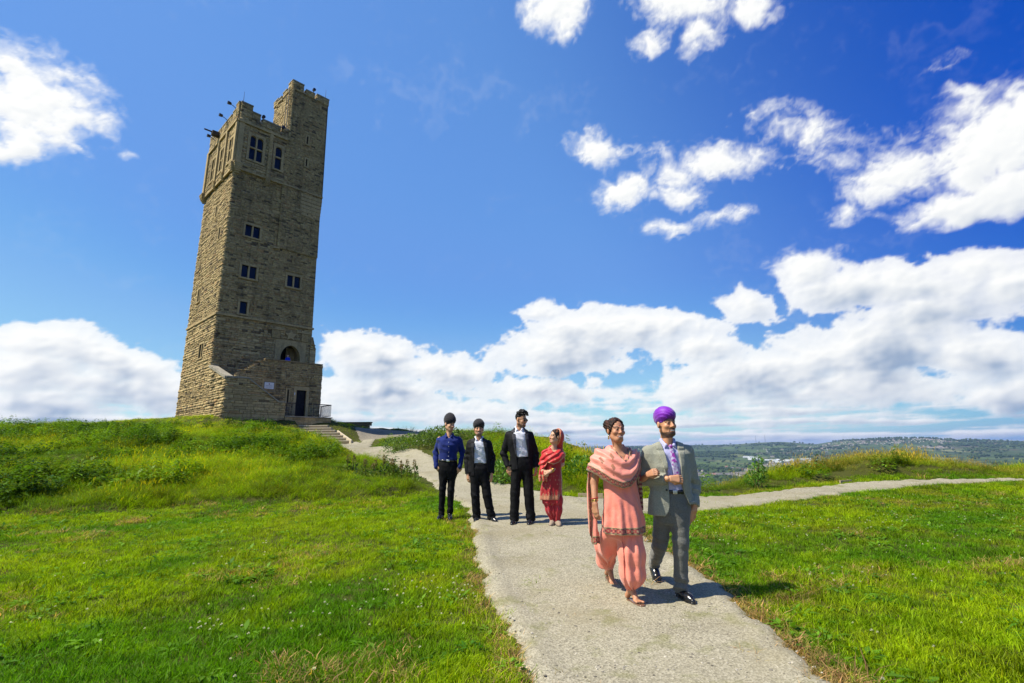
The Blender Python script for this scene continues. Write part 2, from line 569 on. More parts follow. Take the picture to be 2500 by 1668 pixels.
# skyline of the far ridge: azimuth (degrees) -> elevation above the camera (degrees)
RIDGE_AZ = [-180, -60, 0, 6.5, 11, 19.5, 22.5, 25, 27, 28.5, 30, 31.2, 33, 36, 38, 40, 43, 46, 60, 180]
RIDGE_EL = [.2, .2, .15, .04, .03, .18, .2, .36, .43, .32, .15, .35, .5, .58, .56, .40, .30, .10, .1, .2]


def far_height(x, y):
    r = np.hypot(x, y)
    az = np.degrees(np.arctan2(x, y))
    e = np.interp(az, RIDGE_AZ, RIDGE_EL)
    right = sstep(-14, 4, az) * (1 - sstep(100, 140, az))
    lr = np.log(np.maximum(r, 1))
    zr = np.interp(lr, np.log([50, 90, 200, 450, 1000, 1600, 2300, 3000, 3800, 5000]), [-11, -24, -52, -90, -122, -132, -130, -118, -96, -66])
    zl = np.interp(lr, np.log([50, 90, 200, 450, 1000, 1600, 2300, 3000, 3800, 5000]), [2.0, -8, -40, -80, -122, -132, -130, -118, -96, -66])
    z = zl * (1 - right) + zr * right
    top = CAM_Z + 7800 * np.tan(np.radians(e))
    w = sstep(4600, 7600, r)
    z = z * (1 - w) + top * w
    # the high moor farther back, only a line above the nearer ridge
    moor = CAM_Z + 14000 * np.tan(np.radians(.12 + .10 * np.sin(np.radians(az * 5))))
    w2 = sstep(9500, 13500, r)
    dip = top - 60 * sstep(7900, 9600, r)
    z = np.where(r > 7700, dip * (1 - w2) + moor * w2, z)
    und = fbm2(x, y, 1 / 900., 4, .5) * 26 * sstep(500, 2500, r) * (1 - .75 * sstep(6000, 7600, r))
    return z + und


def ground_z(x, y):
    x = np.asarray(x, float).ravel()
    y = np.asarray(y, float).ravel()
    r = np.hypot(x, y - 10)
    w = sstep(48, 85, r)
    z = np.zeros(len(x))
    near = w < 1
    if near.any():
        xn, yn = x[near], y[near]
        t = _tps_eval(xn, yn)
        pd = path_dist(xn, yn)
        rough = sstep(-.1, -1.2, pd)
        t = t + rough * (fbm2(xn, yn, .55, 3) * .07 + fbm2(xn, yn, 1.9, 2) * .022)
        bank = bank_mask(xn, yn)
        t = t + bank * rough * .13
        t = t + bank * rough * (fbm2(xn, yn, .33, 3, seed=5.) * .30 + fbm2(xn, yn, 1.1, 2, seed=7.) * .10)
        z[near] = t
    far = w > 0
    if far.any():
        z[far] = z[far] * (1 - w[far]) + far_height(x[far], y[far]) * w[far]
    return z


def poly_sd(x, y, poly):
    """signed distance to a polygon, positive inside"""
    px = np.array([q[0] for q in poly])
    py = np.array([q[1] for q in poly])
    d2 = np.full(len(x), 1e18)
    ins = np.zeros(len(x), bool)
    for i in range(len(px)):
        j = (i + 1) % len(px)
        ex, ey = px[j] - px[i], py[j] - py[i]
        wx, wy = x - px[i], y - py[i]
        t = np.clip((wx * ex + wy * ey) / (ex * ex + ey * ey + 1e-12), 0, 1)
        d2 = np.minimum(d2, (wx - ex * t) ** 2 + (wy - ey * t) ** 2)
        c = (py[i] > y) != (py[j] > y)
        xi = px[i] + (y - py[i]) * ex / (ey if abs(ey) > 1e-12 else 1e-12)
        ins ^= c & (x < xi)
    d = np.sqrt(d2)
    return np.where(ins, d, -d)


POLY_MAIN = PATH_L + [(-14.6, 38.6)] + [tuple(tw(8.4, -7.7, 0)[:2])] + PATH_R[::-1][1:]
POLY_BRANCH = BRANCH_U + BRANCH_L[::-1]
SPUR_A = [(-8.6, 31.5), (-9.27, 33.6), (-9.9, 36.6), (-10.4, 39.5)]
SPUR_B = [(-9.9, 32.5), (-10.3, 34.4), (-10.7, 37), (-11.3, 39.5)]
POLY_SPUR = SPUR_A + SPUR_B[::-1]
POLY_GRAVEL = [(-9.0, 38.5), (-7.0, 42), (-7.4, 47), (-12.5, 47.5), (-13.6, 44.5), (-12.0, 41), (-11.4, 39)]


def _mpd(x, y):
    d = np.maximum(poly_sd(x, y, POLY_MAIN), poly_sd(x, y, POLY_BRANCH))
    return np.maximum(d, poly_sd(x, y, POLY_SPUR))


def path_dist(x, y):
    x = np.asarray(x, float).ravel()
    y = np.asarray(y, float).ravel()
    return np.maximum(_mpd(x, y), poly_sd(x, y, POLY_GRAVEL))


def bank_mask(x, y):
    """1 where the grass is left long: the bank below the tower, the mound behind the group and the verge on the right"""
    x = np.asarray(x, float).ravel()
    y = np.asarray(y, float).ravel()
    foot = np.interp(x, [-30, -14, -10.1, -8.2, -6.6, -5.1, -3.3, -2.4, -1.6, -.9], [9.6, 9.8, 10.3, 10.6, 11.3, 11.9, 12.2, 13.2, 12.0, 11.0])
    foot = foot + fbm2(x, y, .5, 2, seed=2.) * .5
    left = sstep(-.15, .5, y - foot) * (x < -.2 + 0 * y)
    mound = sstep(.1, .7, y - np.interp(x, [-6, -2.5, -.7, .35, 1.2, 2.2, 4.2, 7.2, 9.5, 12, 14, 24], [23, 18.2, 14.0, 12.5, 11.8, 12.0, 12.75, 14.0, 15.1, 15.5, 15.65, 17])) * (x > -8)
    return np.clip(np.maximum(left, mound), 0, 1)


def build_ground():
    fine = np.arange(-62, 62.01, 0.34)
    azs = np.concatenate([np.arange(-180, -62, 4.0), fine, np.arange(66, 180, 4.0)])
    rs = [0.0, 0.6]
    r = 0.9
    while r < 21000:
        rs.append(r)
        r *= 1.022 if r < 60 else (1.03 if r < 1500 else 1.018)
    rs = np.array(rs)
    A, R = np.meshgrid(np.radians(azs), rs)
    X = (np.sin(A) * R).ravel()
    Y = (np.cos(A) * R).ravel()
    Z = ground_z(X, Y)
    pd = path_dist(X, Y)
    Z = Z - sstep(-.02, .25, pd) * .05
    u, v = to_tower(X, Y)                                     # the ground is cut back under the wooden steps
    sx = X + 13.15 + .86 * (Y - 38.0)
    cut = (np.abs(sx) < 1.6) & (Y > 37.8) & (Y < 42.2) & (v < -3.9)
    st = 1.97 + (Y - 38.0) * (1.46 / 3.5) - .2
    Z = np.where(cut, np.minimum(Z, st), Z)
    m, n = A.shape
    idx = np.arange(m * n).reshape(m, n)
    nxt = np.roll(idx, -1, axis=1)
    F = np.stack([idx[:-1], nxt[:-1], nxt[1:], idx[1:]], -1).reshape(-1, 4)
    F = F[:, ::-1]
    me = quick_mesh('ground', np.stack([X, Y, Z], 1), F, True)
    mt, t, b = material('ground_turf', 0.95, 0.1)
    geo = t.node('ShaderNodeNewGeometry').outputs['Position']
    flat = t.vmath('MULTIPLY', geo, (1, 1, 0.0))
    dist = t.vmath('LENGTH', flat, out=1)
    n1 = t.noise(flat, 0.9, 6, 0.6)
    n2 = t.noise(flat, 14.0, 4, 0.6)
    turf = t.mix(n1, (0.035, 0.050, 0.006), (0.075, 0.080, 0.014))  # dark soil, deepened in colour so gaps between blades look shaded
    turf = t.mix(t.math('MULTIPLY', n2, 0.6), turf, (0.055, 0.048, 0.018))
    # far fields: a patchwork with hedges, drystone walls and moor
    warp = t.vmath('ADD', flat, t.vmath('MULTIPLY', t.vmath('SUBTRACT', t.noise(flat, 0.0035, 3, 0.5, out=1), (.5, .5, .5)), (170, 170, 0)))
    vo = t.node('ShaderNodeTexVoronoi')
    vo.distance = 'CHEBYCHEV'
    t.put(vo.inputs['Vector'], t.vmath('MULTIPLY', warp, (1, .62, 0)))
    vo.inputs['Scale'].default_value = 0.0058
    sepc = t.node('ShaderNodeSeparateColor')
    t.put(sepc.inputs[0], vo.outputs['Color'])
    fields = t.ramp(sepc.outputs[0], [(0.0, (0.045, 0.075, 0.02)), (0.25, (0.08, 0.125, 0.028)), (0.45, (0.06, 0.095, 0.028)), (0.6, (0.13, 0.15, 0.05)), (0.72, (0.08, 0.125, 0.03)), (0.86, (0.10, 0.09, 0.045)), (0.96, (0.22, 0.22, 0.09))], 'CONSTANT')
    ve = t.node('ShaderNodeTexVoronoi')
    ve.feature = 'DISTANCE_TO_EDGE'
    t.put(ve.inputs['Vector'], t.vmath('MULTIPLY', warp, (1, .62, 0)))
    ve.inputs['Scale'].default_value = 0.0058
    hedge = t.rng(ve.outputs[0], 0.03, 0.075)
    fields = t.mix(hedge, (0.028, 0.05, 0.018), fields)
    fields = t.mix(t.math('MULTIPLY', t.noise(flat, 0.02, 4, 0.6), 0.5), fields, (0.042, 0.062, 0.022))
    moor = t.mix(t.noise(flat, 0.0016, 5, 0.6), (0.06, 0.05, 0.038), (0.055, 0.07, 0.032))
    fields = t.mix(t.rng(dist, 8200, 10500), fields, moor)
    col = t.mix(t.rng(dist, 60, 240), turf, fields)
    t.put(b.inputs['Base Color'], col)
    bump(t, b, t.math('MULTIPLY', t.noise(flat, 9.0, 6, 0.65), t.rng(dist, 120, 30)), 0.6, 0.04)
    me.materials.append(mt)
    tag(new_obj('ground', me), 'grassy hilltop falling away to fields and far hills', None, None, 'structure')


def gravel_material(name, a, b_, dirt, weeds=0.5):
    mt, t, b = material(name, 0.95, 0.15)
    p = t.node('ShaderNodeNewGeometry').outputs['Position']
    base = t.mix(t.rng(t.noise(p, 1.1, 6, 0.62), 0.3, 0.7), tuple(q * .82 for q in a), tuple(q * 1.1 for q in b_))
    base = t.mix(t.rng(t.noise(p, 0.33, 3, 0.5), 0.38, 0.62), base, tuple((q + w) * .55 for q, w in zip(a, b_)))
    fine = t.noise(p, 60.0, 3, 0.7)
    base = t.mix(t.rng(fine, 0.3, 0.75), t.mix(0.35, base, (0.05, 0.045, 0.04)), base)
    vo = t.node('ShaderNodeTexVoronoi')
    t.put(vo.inputs['Vector'], p)
    vo.inputs['Scale'].default_value = 85.0
    sc = t.node('ShaderNodeSeparateColor')
    t.put(sc.inputs[0], vo.outputs['Color'])
    stones = t.ramp(sc.outputs[1], [(0.0, (0.05, 0.045, 0.04)), (0.16, (0.17, 0.155, 0.12)), (0.55, (0.31, 0.285, 0.21)), (0.9, (0.52, 0.48, 0.37))])
    base = t.mix(0.42, base, stones)
    spots = t.rng(t.noise(p, 3.1, 5, 0.62), 0.52, 0.70)
    base = t.mix(t.math('MULTIPLY', spots, weeds), base, (0.13, 0.14, 0.025))
    earth = t.rng(t.noise(p, 0.6, 5, 0.65), 0.46, 0.66)
    base = t.mix(t.math('MULTIPLY', earth, 0.5), base, dirt)
    t.put(b.inputs['Base Color'], base)
    h = t.math('ADD', t.math('MULTIPLY', vo.outputs['Distance'], 0.6), t.noise(p, 30, 4, 0.6))
    bump(t, b, h, 0.6, 0.006)
    return mt


def sheet(name, fn, x0, x1, y0, y1, step, mat, lift=0.02, taper=0.16, label=None):
    """a sheet of gravel on the ground: its rim dips under the turf"""
    xs = np.arange(x0, x1 + step, step)
    ys = np.arange(y0, y1 + step, step)
    X, Y = np.meshgrid(xs, ys)
    x, y = X.ravel(), Y.ravel()
    sd = fn(x, y) + fbm2(x, y, 1.6, 3, seed=4.) * .16 + fbm2(x, y, 6.0, 3, seed=6.) * .09
    z = ground_z(x, y) - .05 * sstep(-.02, .25, path_dist(x, y)) + (lift + .05) * sstep(-.12, taper, sd) - .05 * (1 - sstep(-.2, .0, sd))
    z += fbm2(x, y, .8, 2) * .012
    keep = sd > -.22
    m, n = X.shape
    idx = np.arange(m * n).reshape(m, n)
    F = np.stack([idx[:-1, :-1], idx[:-1, 1:], idx[1:, 1:], idx[1:, :-1]], -1).reshape(-1, 4)
    F = F[keep[F].all(1)]
    used = np.unique(F)
    remap = np.full(m * n, -1)
    remap[used] = np.arange(len(used))
    me = quick_mesh(name, np.stack([x, y, z], 1)[used], remap[F], True)
    me.materials.append(mat)
    return tag(new_obj(name, me), label, None, None, 'structure')


build_ground()
M_PATH = gravel_material('path_gravel', (0.275, 0.248, 0.162), (0.35, 0.32, 0.22), (0.22, 0.19, 0.11))
M_DARK = gravel_material('track_gravel', (0.115, 0.092, 0.068), (0.155, 0.125, 0.095), (0.085, 0.072, 0.05), 0.1)


def _near_path(x, y):
    return np.where(y < 12.4, _mpd(x, y), -1 + 0 * x)


sheet('path', lambda x, y: np.minimum(_mpd(x, y), np.where(x > 1.15, 9.0, 13.2 - y)), -2.5, 22, 1.0, 17.2, 0.07, M_PATH, label='pale gravel footpath forking on the hilltop')
sheet('path', lambda x, y: np.minimum(_mpd(x, y), y - 12.9), -16.5, 1.5, 12.6, 41, 0.14, M_PATH, label='pale gravel footpath climbing to the wooden steps')
sheet('track', lambda x, y: poly_sd(x, y, POLY_GRAVEL), -15, -6, 38, 49, 0.2, M_DARK, lift=.03, label='dark gravel track beyond the path')
# ------------------------------------------------------------------ stone materials
def stone_material(name, attr=True, base=(0.20, 0.165, 0.105)):
    mt, t, b = material(name, 0.93, 0.15)
    p = t.node('ShaderNodeTexCoord').outputs['Object']
    if attr:
        c = t.node('ShaderNodeAttribute', attribute_name='Col').outputs['Color']
    else:
        c = t.mix(t.noise(p, 1.2, 4, 0.6), tuple(x * .75 for x in base), tuple(x * 1.25 for x in base))
    g = t.noise(p, 7.0, 6, 0.65)
    c = t.mix(1.0, c, t.ramp(g, [(0.25, (0.62, 0.60, 0.58)), (0.5, (1.0, 1.0, 1.0)), (0.8, (1.28, 1.24, 1.15))]), 'MULTIPLY')
    soot = t.rng(t.noise(t.vmath('MULTIPLY', p, (1, 1, .35)), 0.55, 5, 0.62), 0.5, 0.72)
    c = t.mix(t.math('MULTIPLY', soot, 0.38), c, (0.045, 0.038, 0.028))
    streak = t.rng(t.noise(t.vmath('MULTIPLY', p, (1, 1, .10)), 1.7, 5, 0.65), 0.52, 0.72)
    c = t.mix(t.math('MULTIPLY', streak, 0.42), c, (0.06, 0.05, 0.035))
    pale = t.rng(t.noise(p, 0.4, 4, 0.6), 0.55, 0.75)
    c = t.mix(t.math('MULTIPLY', pale, 0.3), c, (0.42, 0.34, 0.19))
    moss = t.rng(t.noise(p, 1.1, 5, 0.65, 0.4), 0.66, 0.8)
    c = t.mix(t.math('MULTIPLY', moss, 0.3), c, (0.12, 0.12, 0.03))
    t.put(b.inputs['Base Color'], c)
    bump(t, b, t.math('ADD', t.noise(p, 22, 5, 0.7), t.math('MULTIPLY', t.noise(p, 5, 3, 0.6), 1.4)), 0.75, 0.035)
    return mt


M_STONE = stone_material('rubble_stone')
M_ASHLAR = stone_material('ashlar_stone', False, (0.405, 0.308, 0.158))
M_CORE = stone_material('mortar_core', False, (0.275, 0.205, 0.105))
M_COPING = stone_material('coping_stone', False, (0.30, 0.275, 0.215))
M_LEADED = simple_mat('window_glass', (0.010, 0.013, 0.022), 0.12, 0.28, 0, 0.3, 3.0, 0.0)
M_DOOR = simple_mat('door_paint', (0.009, 0.010, 0.015), 0.6, 0.15, 0, 0.25, 6.0, 0.1)
M_IRON = simple_mat('black_iron', (0.018, 0.018, 0.02), 0.5, 0.4, 0.0, 0.3, 20, 0.1)
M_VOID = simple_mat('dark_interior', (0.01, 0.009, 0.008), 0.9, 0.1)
M_PLAQUE = simple_mat('white_plaque', (0.62, 0.63, 0.63), 0.5, 0.3, 0, 0.05, 4, 0.05)
M_INK = simple_mat('sign_ink', (0.03, 0.03, 0.05), 0.6, 0.3)
M_REDINK = simple_mat('sign_emblem', (0.22, 0.05, 0.05), 0.6, 0.3)
M_TIMBER = simple_mat('grey_timber', (0.36, 0.285, 0.185), 0.85, 0.2, 0, 0.3, 9, 0.5)
M_TIMBER_TOP = simple_mat('pale_timber', (0.50, 0.43, 0.31), 0.85, 0.2, 0, 0.25, 9, 0.5)  # paler than the sleepers: sunlit brightness put into the colour
M_LAMP = simple_mat('lamp_housing', (0.02, 0.02, 0.022), 0.4, 0.5, 0.0, 0.2, 9, 0.0)

TWR = empty('stone_tower', tw(4, 4, -.4), TW_YAW)
tag(TWR, 'tall weathered stone tower with stair turret and battlements on the grassy rise', 'tower')
TW_INV = np.array([4.0, 4.0, -0.4])
BAT = 0.008
TW_W, TW_D = 8.07, 8.11
STONES = []                                                  # (score, verts, colour)
rng = random.Random(8)


def stone_colour(lit_face):
    k = rng.random()
    if k < .50:
        c = (0.40, 0.302, 0.152)
    elif k < .72:
        c = (0.455, 0.35, 0.18)
    elif k < .88:
        c = (0.315, 0.238, 0.122)
    elif k < .95:
        c = (0.15, 0.115, 0.07)
    else:
        c = (0.38, 0.25, 0.12)
    j = rng.uniform(.86, 1.14)
    return tuple(min(.58, x * j) for x in c)


def masonry(fmap, s0, s1, h0, top, holes=(), course=(.12, .24), length=(.28, .75), depth=(.0, .05), gap=.008, sink=.14, score=1.0, edge=(True, True)):
    """courses of rubble on one wall face. fmap(s, h, d) -> tower coordinates, d = distance out of the face"""
    h = h0
    tf = top if callable(top) else (lambda s: top)
    hmax = max(tf(s0 + (s1 - s0) * i / 40) for i in range(41))
    n = 0
    while h < hmax - .04:
        ch = rng.uniform(*course)
        s = s0
        first = True
        while s < s1 - .02:
            ln = rng.uniform(*length) * (1 + ch)
            if first and n % 2:
                ln *= .6
            if s1 - (s + ln) < .22:
                ln = s1 - s
            a, b = s + gap / 2, s + ln - gap / 2
            lo, hi = h + gap / 2, h + ch - gap / 2
            bad = False
            for (q0, q1, g0, g1) in holes:
                if b > q0 and a < q1 and hi > g0 and lo < g1:
                    if a < q0 - .10 and b > q0:
                        b = q0 - .004
                    elif b > q1 + .10 and a < q1:
                        a = q1 + .004
                    else:
                        bad = True
            ta, tb = min(hi, tf(a) - .006), min(hi, tf(b) - .006)
            if not bad and b - a > .05 and max(ta, tb) > lo + .03:
                ta, tb = max(ta, lo + .012), max(tb, lo + .012)
                d = rng.uniform(*depth)
                if rng.random() < .05:
                    d += .025
                c = .008 + .008 * rng.random()
                e0 = 0 if (first and edge[0]) else c
                e1 = 0 if (s + ln > s1 - .03 and edge[1]) else c
                j = lambda: rng.uniform(-.008, .008)
                V = [fmap(a, lo, -sink), fmap(b, lo, -sink), fmap(b, tb, -sink), fmap(a, ta, -sink),
                     fmap(a + e0, lo + c * .5, d + j()), fmap(b - e1, lo + c * .5, d + j()), fmap(b - e1, tb - c, d + j()), fmap(a + e0, ta - c, d + j())]
                STONES.append((score * (b - a) * (max(ta, tb) - lo), V, stone_colour(False)))
            s += ln
            first = False
        h += ch
        n += 1


def core(fmap, s0, s1, h0, h1, holes=(), d=-.06, depth=.32, top=None):
    """the wall behind the stones, with real openings and reveals"""
    mb = MB()
    S = sorted({s0, s1, *[q for x in holes for q in x[:2] if s0 < q < s1]})
    H = sorted({h0, h1, *[q for x in holes for q in x[2:] if h0 < q < h1]})
    for i in range(len(S) - 1):
        for k in range(len(H) - 1):
            cs, chh = (S[i] + S[i + 1]) / 2, (H[k] + H[k + 1]) / 2
            if any(q[0] < cs < q[1] and q[2] < chh < q[3] for q in holes):
                continue
            mb.add([fmap(S[i], H[k], d), fmap(S[i + 1], H[k], d), fmap(S[i + 1], H[k + 1], d), fmap(S[i], H[k + 1], d)], [(0, 1, 2, 3)])
    for (a, b, lo, hi) in holes:
        e = -depth
        f = lambda s, h: (fmap(s, h, d + .02), fmap(s, h, e))
        P = [f(a, lo), f(b, lo), f(b, hi), f(a, hi)]
        for i in range(4):
            (q0, q1), (r0, r1) = P[i], P[(i + 1) % 4]
            mb.add([q0, r0, r1, q1], [(0, 1, 2, 3)])
    return mb


def f_front(v0=0.0, b=BAT):
    return lambda s, h, d: (s + (4.035 - s) / 4.035 * b * h, v0 - d + b * h, h)


def f_left(u0=0.0, b=BAT):
    return lambda s, h, d: (u0 - d + b * h, s + (4.055 - s) / 4.055 * b * h, h)


def tloc(vs):
    return [tuple(np.array(q) - TW_INV) for q in vs]


def tpart(mb, name, mat, parent=TWR, smooth=False):
    o = MB()
    o.v, o.f, o.c = tloc(mb.v), mb.f, mb.c
    ob = o.build(name, mat, parent, smooth)
    return ob


def bar(fm, a, b, lo, hi, d0, d1, mb=None):
    mb = mb or MB()
    V = [fm(a, lo, d0), fm(b, lo, d0), fm(b, hi, d0), fm(a, hi, d0), fm(a, lo, d1), fm(b, lo, d1), fm(b, hi, d1), fm(a, hi, d1)]
    return mb.add(V, [(0, 3, 2, 1), (4, 5, 6, 7), (0, 1, 5, 4), (1, 2, 6, 5), (2, 3, 7, 6), (3, 0, 4, 7)])


def window(fm, a, b, lo, hi, lights=2, surround=.17, transom=None, arched=False, d=.035, mull=.12):
    """dressed stone window: surround (part) with its panes (sub-parts)"""
    mb = MB()
    s = surround
    bar(fm, a - s, b + s, hi, hi + s * 1.25, -.2, d, mb)          # lintel
    bar(fm, a - s * 1.1, b + s * 1.1, lo - s * .8, lo, -.2, d + .05, mb)   # sill
    bar(fm, a - s, a, lo + .001, hi - .001, -.2, d, mb)
    bar(fm, b, b + s, lo + .001, hi - .001, -.2, d, mb)
    w = (b - a - mull * (lights - 1)) / lights
    xs = [a + i * (w + mull) for i in range(lights)]
    for i in range(1, lights):
        bar(fm, xs[i] - mull, xs[i], lo + .002, hi - .002, -.22, d - .03, mb)
    if transom:
        for x in xs:
            bar(fm, x + .001, x + w - .001, transom, transom + .12, -.21, d - .04, mb)
    if arched:
        for x in xs:                                              # spandrels round a half-circle head
            for sgn in (0, 1):
                cx = x + w / 2
                rr = w / 2
                pts = [(x if sgn == 0 else x + w, hi - .003)]
                for k in range(7):
                    ang = math.pi / 2 * k / 6
                    px = cx + (-1 if sgn == 0 else 1) * rr * math.cos(ang)
                    pts.append((px, hi - rr + rr * math.sin(ang) * .96))
                V = [fm(p, q, -.18) for p, q in pts] + [fm(p, q, d - .025) for p, q in pts]
                m = len(pts)
                F = [tuple(range(m)), tuple(range(2 * m - 1, m - 1, -1))] + [(i, (i + 1) % m, m + (i + 1) % m, m + i) for i in range(m)]
                mb.add(V, F)
    fr = tpart(mb, 'window', M_ASHLAR)
    for x in xs:
        if transom:
            tpart(bar(fm, x - .01, x + w + .01, lo - .01, transom + .01, -.20, -.16), 'pane', M_LEADED, fr)
            tpart(bar(fm, x - .01, x + w + .01, transom + .11, hi + .01, -.195, -.155), 'pane', M_LEADED, fr)
        else:
            tpart(bar(fm, x - .01, x + w + .01, lo - .01, hi + .01, -.20, -.16), 'pane', M_LEADED, fr)
    return (a - s, b + s, lo - s * .8, hi + s * 1.25), (a, b, lo, hi)


FF, FL = f_front(), f_left()
FT = f_front(-.12)                                               # stair turret stands a little proud
FB = f_front(-.10)                                               # look-out storey
FLB = f_left(-.13)
H1, H2, H3 = 7.9, 20.9, 25.4

# windows of the front wall
front_big, front_hole = [], []
for w in ((1.46, 2.70, 15.14, 16.19, 2), (1.50, 2.72, 11.45, 12.54, 2), (5.43, 6.63, 11.49, 12.56, 2), (1.67, 2.25, 8.29, 9.35, 1)):
    bg_, ho_ = window(FF, *w)
    front_big.append(bg_)
    front_hole.append(ho_)
turret_big, turret_hole = [], []
for w in ((6.22, 6.40, 25.9, 26.75, 1), (6.30, 6.46, 23.55, 24.35, 1)):
    bg_, ho_ = window(FT, *w, surround=.14)
    turret_big.append(bg_)
    turret_hole.append(ho_)
look_big, look_hole = [], []
for w in ((1.05, 2.21, 22.2, 24.55, 2, 1), (3.36, 3.95, 22.2, 24.45, 1, 1)):
    bg_, ho_ = window(FB, w[0], w[1], w[2], w[3], w[4], .22, 23.35, True)
    look_big.append(bg_)
    look_hole.append(ho_)
left_big, left_hole = [], []
for w in ((3.20, 3.86, 17.45, 18.6, 2), (1.66, 2.12, 14.86, 16.03, 1), (5.30, 6.15, 10.1, 11.29, 2), (2.46, 3.54, 4.69, 5.89, 2), (3.74, 3.90, 1.63, 2.68, 1)):
    bg_, ho_ = window(FL, *w, surround=.14)
    left_big.append(bg_)
    left_hole.append(ho_)
lookl_big, lookl_hole = [], []
for a in (.62, 3.05, 5.55):
    bg_, ho_ = window(FLB, a, a + 1.0, 21.9, 24.2, 2, .22, 23.1, False)
    lookl_big.append(bg_)
    lookl_hole.append(ho_)

# pointed doorway with a dressed surround
DA, DB, DSP, DAP, DSILL = 5.35, 7.08, 5.12, 6.17, 4.05
ARCH_BIG = (4.85, 7.58, DSILL - .3, 6.62)
ARCH_HOLE = (DA, DB, DSILL - .3, DAP)


def arch_pts(a, b, sp, ap, n=9):
    c = (a + b) / 2
    out = []
    for i in range(n + 1):
        t = i / n
        out.append((a + (c - a) * (1 - math.cos(t * math.pi / 2)) ** .95, sp + (ap - sp) * math.sin(t * math.pi / 2) ** 1.12))
    return out + [(2 * c - x, y) for x, y in out[::-1][1:]]


inner = [(DA, DSILL - .3)] + arch_pts(DA, DB, DSP, DAP) + [(DB, DSILL - .3)]
outer = [(DA - .33, DSILL - .3)] + arch_pts(DA - .33, DB + .33, DSP + .05, DAP + .36) + [(DB + .33, DSILL - .3)]
mb = MB()
m = len(inner)
for i in range(m - 1):
    (a0, a1), (b0, b1), (c0, c1), (d0, d1) = inner[i], inner[i + 1], outer[i + 1], outer[i]
    V = [FF(a0, a1, -.45), FF(b0, b1, -.45), FF(b0, b1, .06), FF(a0, a1, .06), FF(d0, d1, .06), FF(c0, c1, .06), FF(d0, d1, -.1), FF(c0, c1, -.1)]
    mb.add(V, [(0, 1, 2, 3), (3, 2, 5, 4), (4, 5, 7, 6)])
door_arch = tpart(mb, 'doorway_arch', M_ASHLAR)
mb = MB()                                                        # dressed panel filling the corner of the arch block
for i in range(m - 1):
    (a0, a1), (b0, b1) = outer[i], outer[i + 1]
    ta = 6.62
    mb.add([FF(a0, a1, .02), FF(b0, b1, .02), FF(b0, max(ta, b1), .02), FF(a0, max(ta, a1), .02)], [(0, 1, 2, 3)])
for a, b in ((ARCH_BIG[0], DA - .33), (DB + .33, ARCH_BIG[1])):
    bar(FF, a, b, DSILL - .3, 6.62, -.1, .02, mb)
tpart(mb, 'arch_panel', M_ASHLAR)
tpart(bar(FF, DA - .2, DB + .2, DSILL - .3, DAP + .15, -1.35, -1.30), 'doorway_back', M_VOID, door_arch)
mb = MB()
bar(FF, DA + .95, DA + 1.03, DSILL - .3, DAP, -1.28, -1.1, mb)
bar(FF, DA + 1.03, DB + .12, DSILL - .3, DAP, -1.25, -1.2, mb)
tpart(mb, 'inner_wall', M_ASHLAR, door_arch)
mb = MB()
V = [FF(DA - .02, DSILL - .3, -.4), FF(DA - .02, DSILL - .3, -1.3), FF(DA - .02, DAP + .1, -1.3), FF(DA - .02, DAP + .1, -.4)]
mb.add(V, [(0, 1, 2, 3)])
V = [FF(DB + .02, DSILL - .3, -.4), FF(DB + .02, DSILL - .3, -1.3), FF(DB + .02, DAP + .1, -1.3), FF(DB + .02, DAP + .1, -.4)]
mb.add(V, [(0, 1, 2, 3)])
V = [FF(DA - .02, DAP + .1, -.4), FF(DB + .02, DAP + .1, -.4), FF(DB + .02, DAP + .1, -1.3), FF(DA - .02, DAP + .1, -1.3)]
mb.add(V, [(0, 1, 2, 3)])
tpart(mb, 'passage', M_CORE, door_arch)


def relief(fm, a, b, lo, hi, name, star=False):
    mb = MB()
    bar(fm, a, b, lo, hi, -.1, .045, mb)
    pr = tpart(mb, name, M_ASHLAR)
    mb = MB()
    fr = .05
    for (x0, x1, y0, y1) in ((a, b, hi - fr, hi), (a, b, lo, lo + fr), (a, a + fr, lo + fr, hi - fr), (b - fr, b, lo + fr, hi - fr)):
        bar(fm, x0 + .001, x1 - .001, y0, y1, .046, .085, mb)
    cx, cy = (a + b) / 2, (lo + hi) / 2
    for k in range(14):                                          # scrollwork: small carved lumps
        ang = k * 2.4
        rr = .045 + .016 * k
        x, y = cx + rr * math.cos(ang) * (b - a) / .64, cy + rr * math.sin(ang)
        if a + .08 < x < b - .08 and lo + .08 < y < hi - .08:
            bar(fm, x - .035, x + .035, y - .03, y + .03, .046, .07 + .025 * (k % 3), mb)
    tpart(mb, 'carving', M_ASHLAR, pr)


relief(FF, 4.49, 5.14, 6.68, 7.35, 'carved_shield')
relief(FF, 7.10, 7.70, 6.68, 7.35, 'carved_shield')
mb = MB()
pts = []
for k in range(10):
    ang = math.pi / 2 + k * math.pi / 5
    r_ = .50 if k % 2 == 0 else .24
    pts.append((6.12 + r_ * 1.1 * math.cos(ang), 7.06 + r_ * math.sin(ang)))
V = [FF(p, q, .0) for p, q in pts] + [FF(p, q, .09) for p, q in pts]
mb.add(V, [tuple(range(9, -1, -1)), tuple(range(10, 20))] + [(i, (i + 1) % 10, 10 + (i + 1) % 10, 10 + i) for i in range(10)])
for sx in (-1, 1):
    for k in range(4):
        bar(FF, 6.12 + sx * (.42 + .12 * k) - .05, 6.12 + sx * (.42 + .12 * k) + .05, 6.74 + .03 * (k % 2), 6.86 + .03 * (k % 2), 0, .06 + .015 * (k % 2), mb)
tpart(mb, 'carved_star', M_ASHLAR)
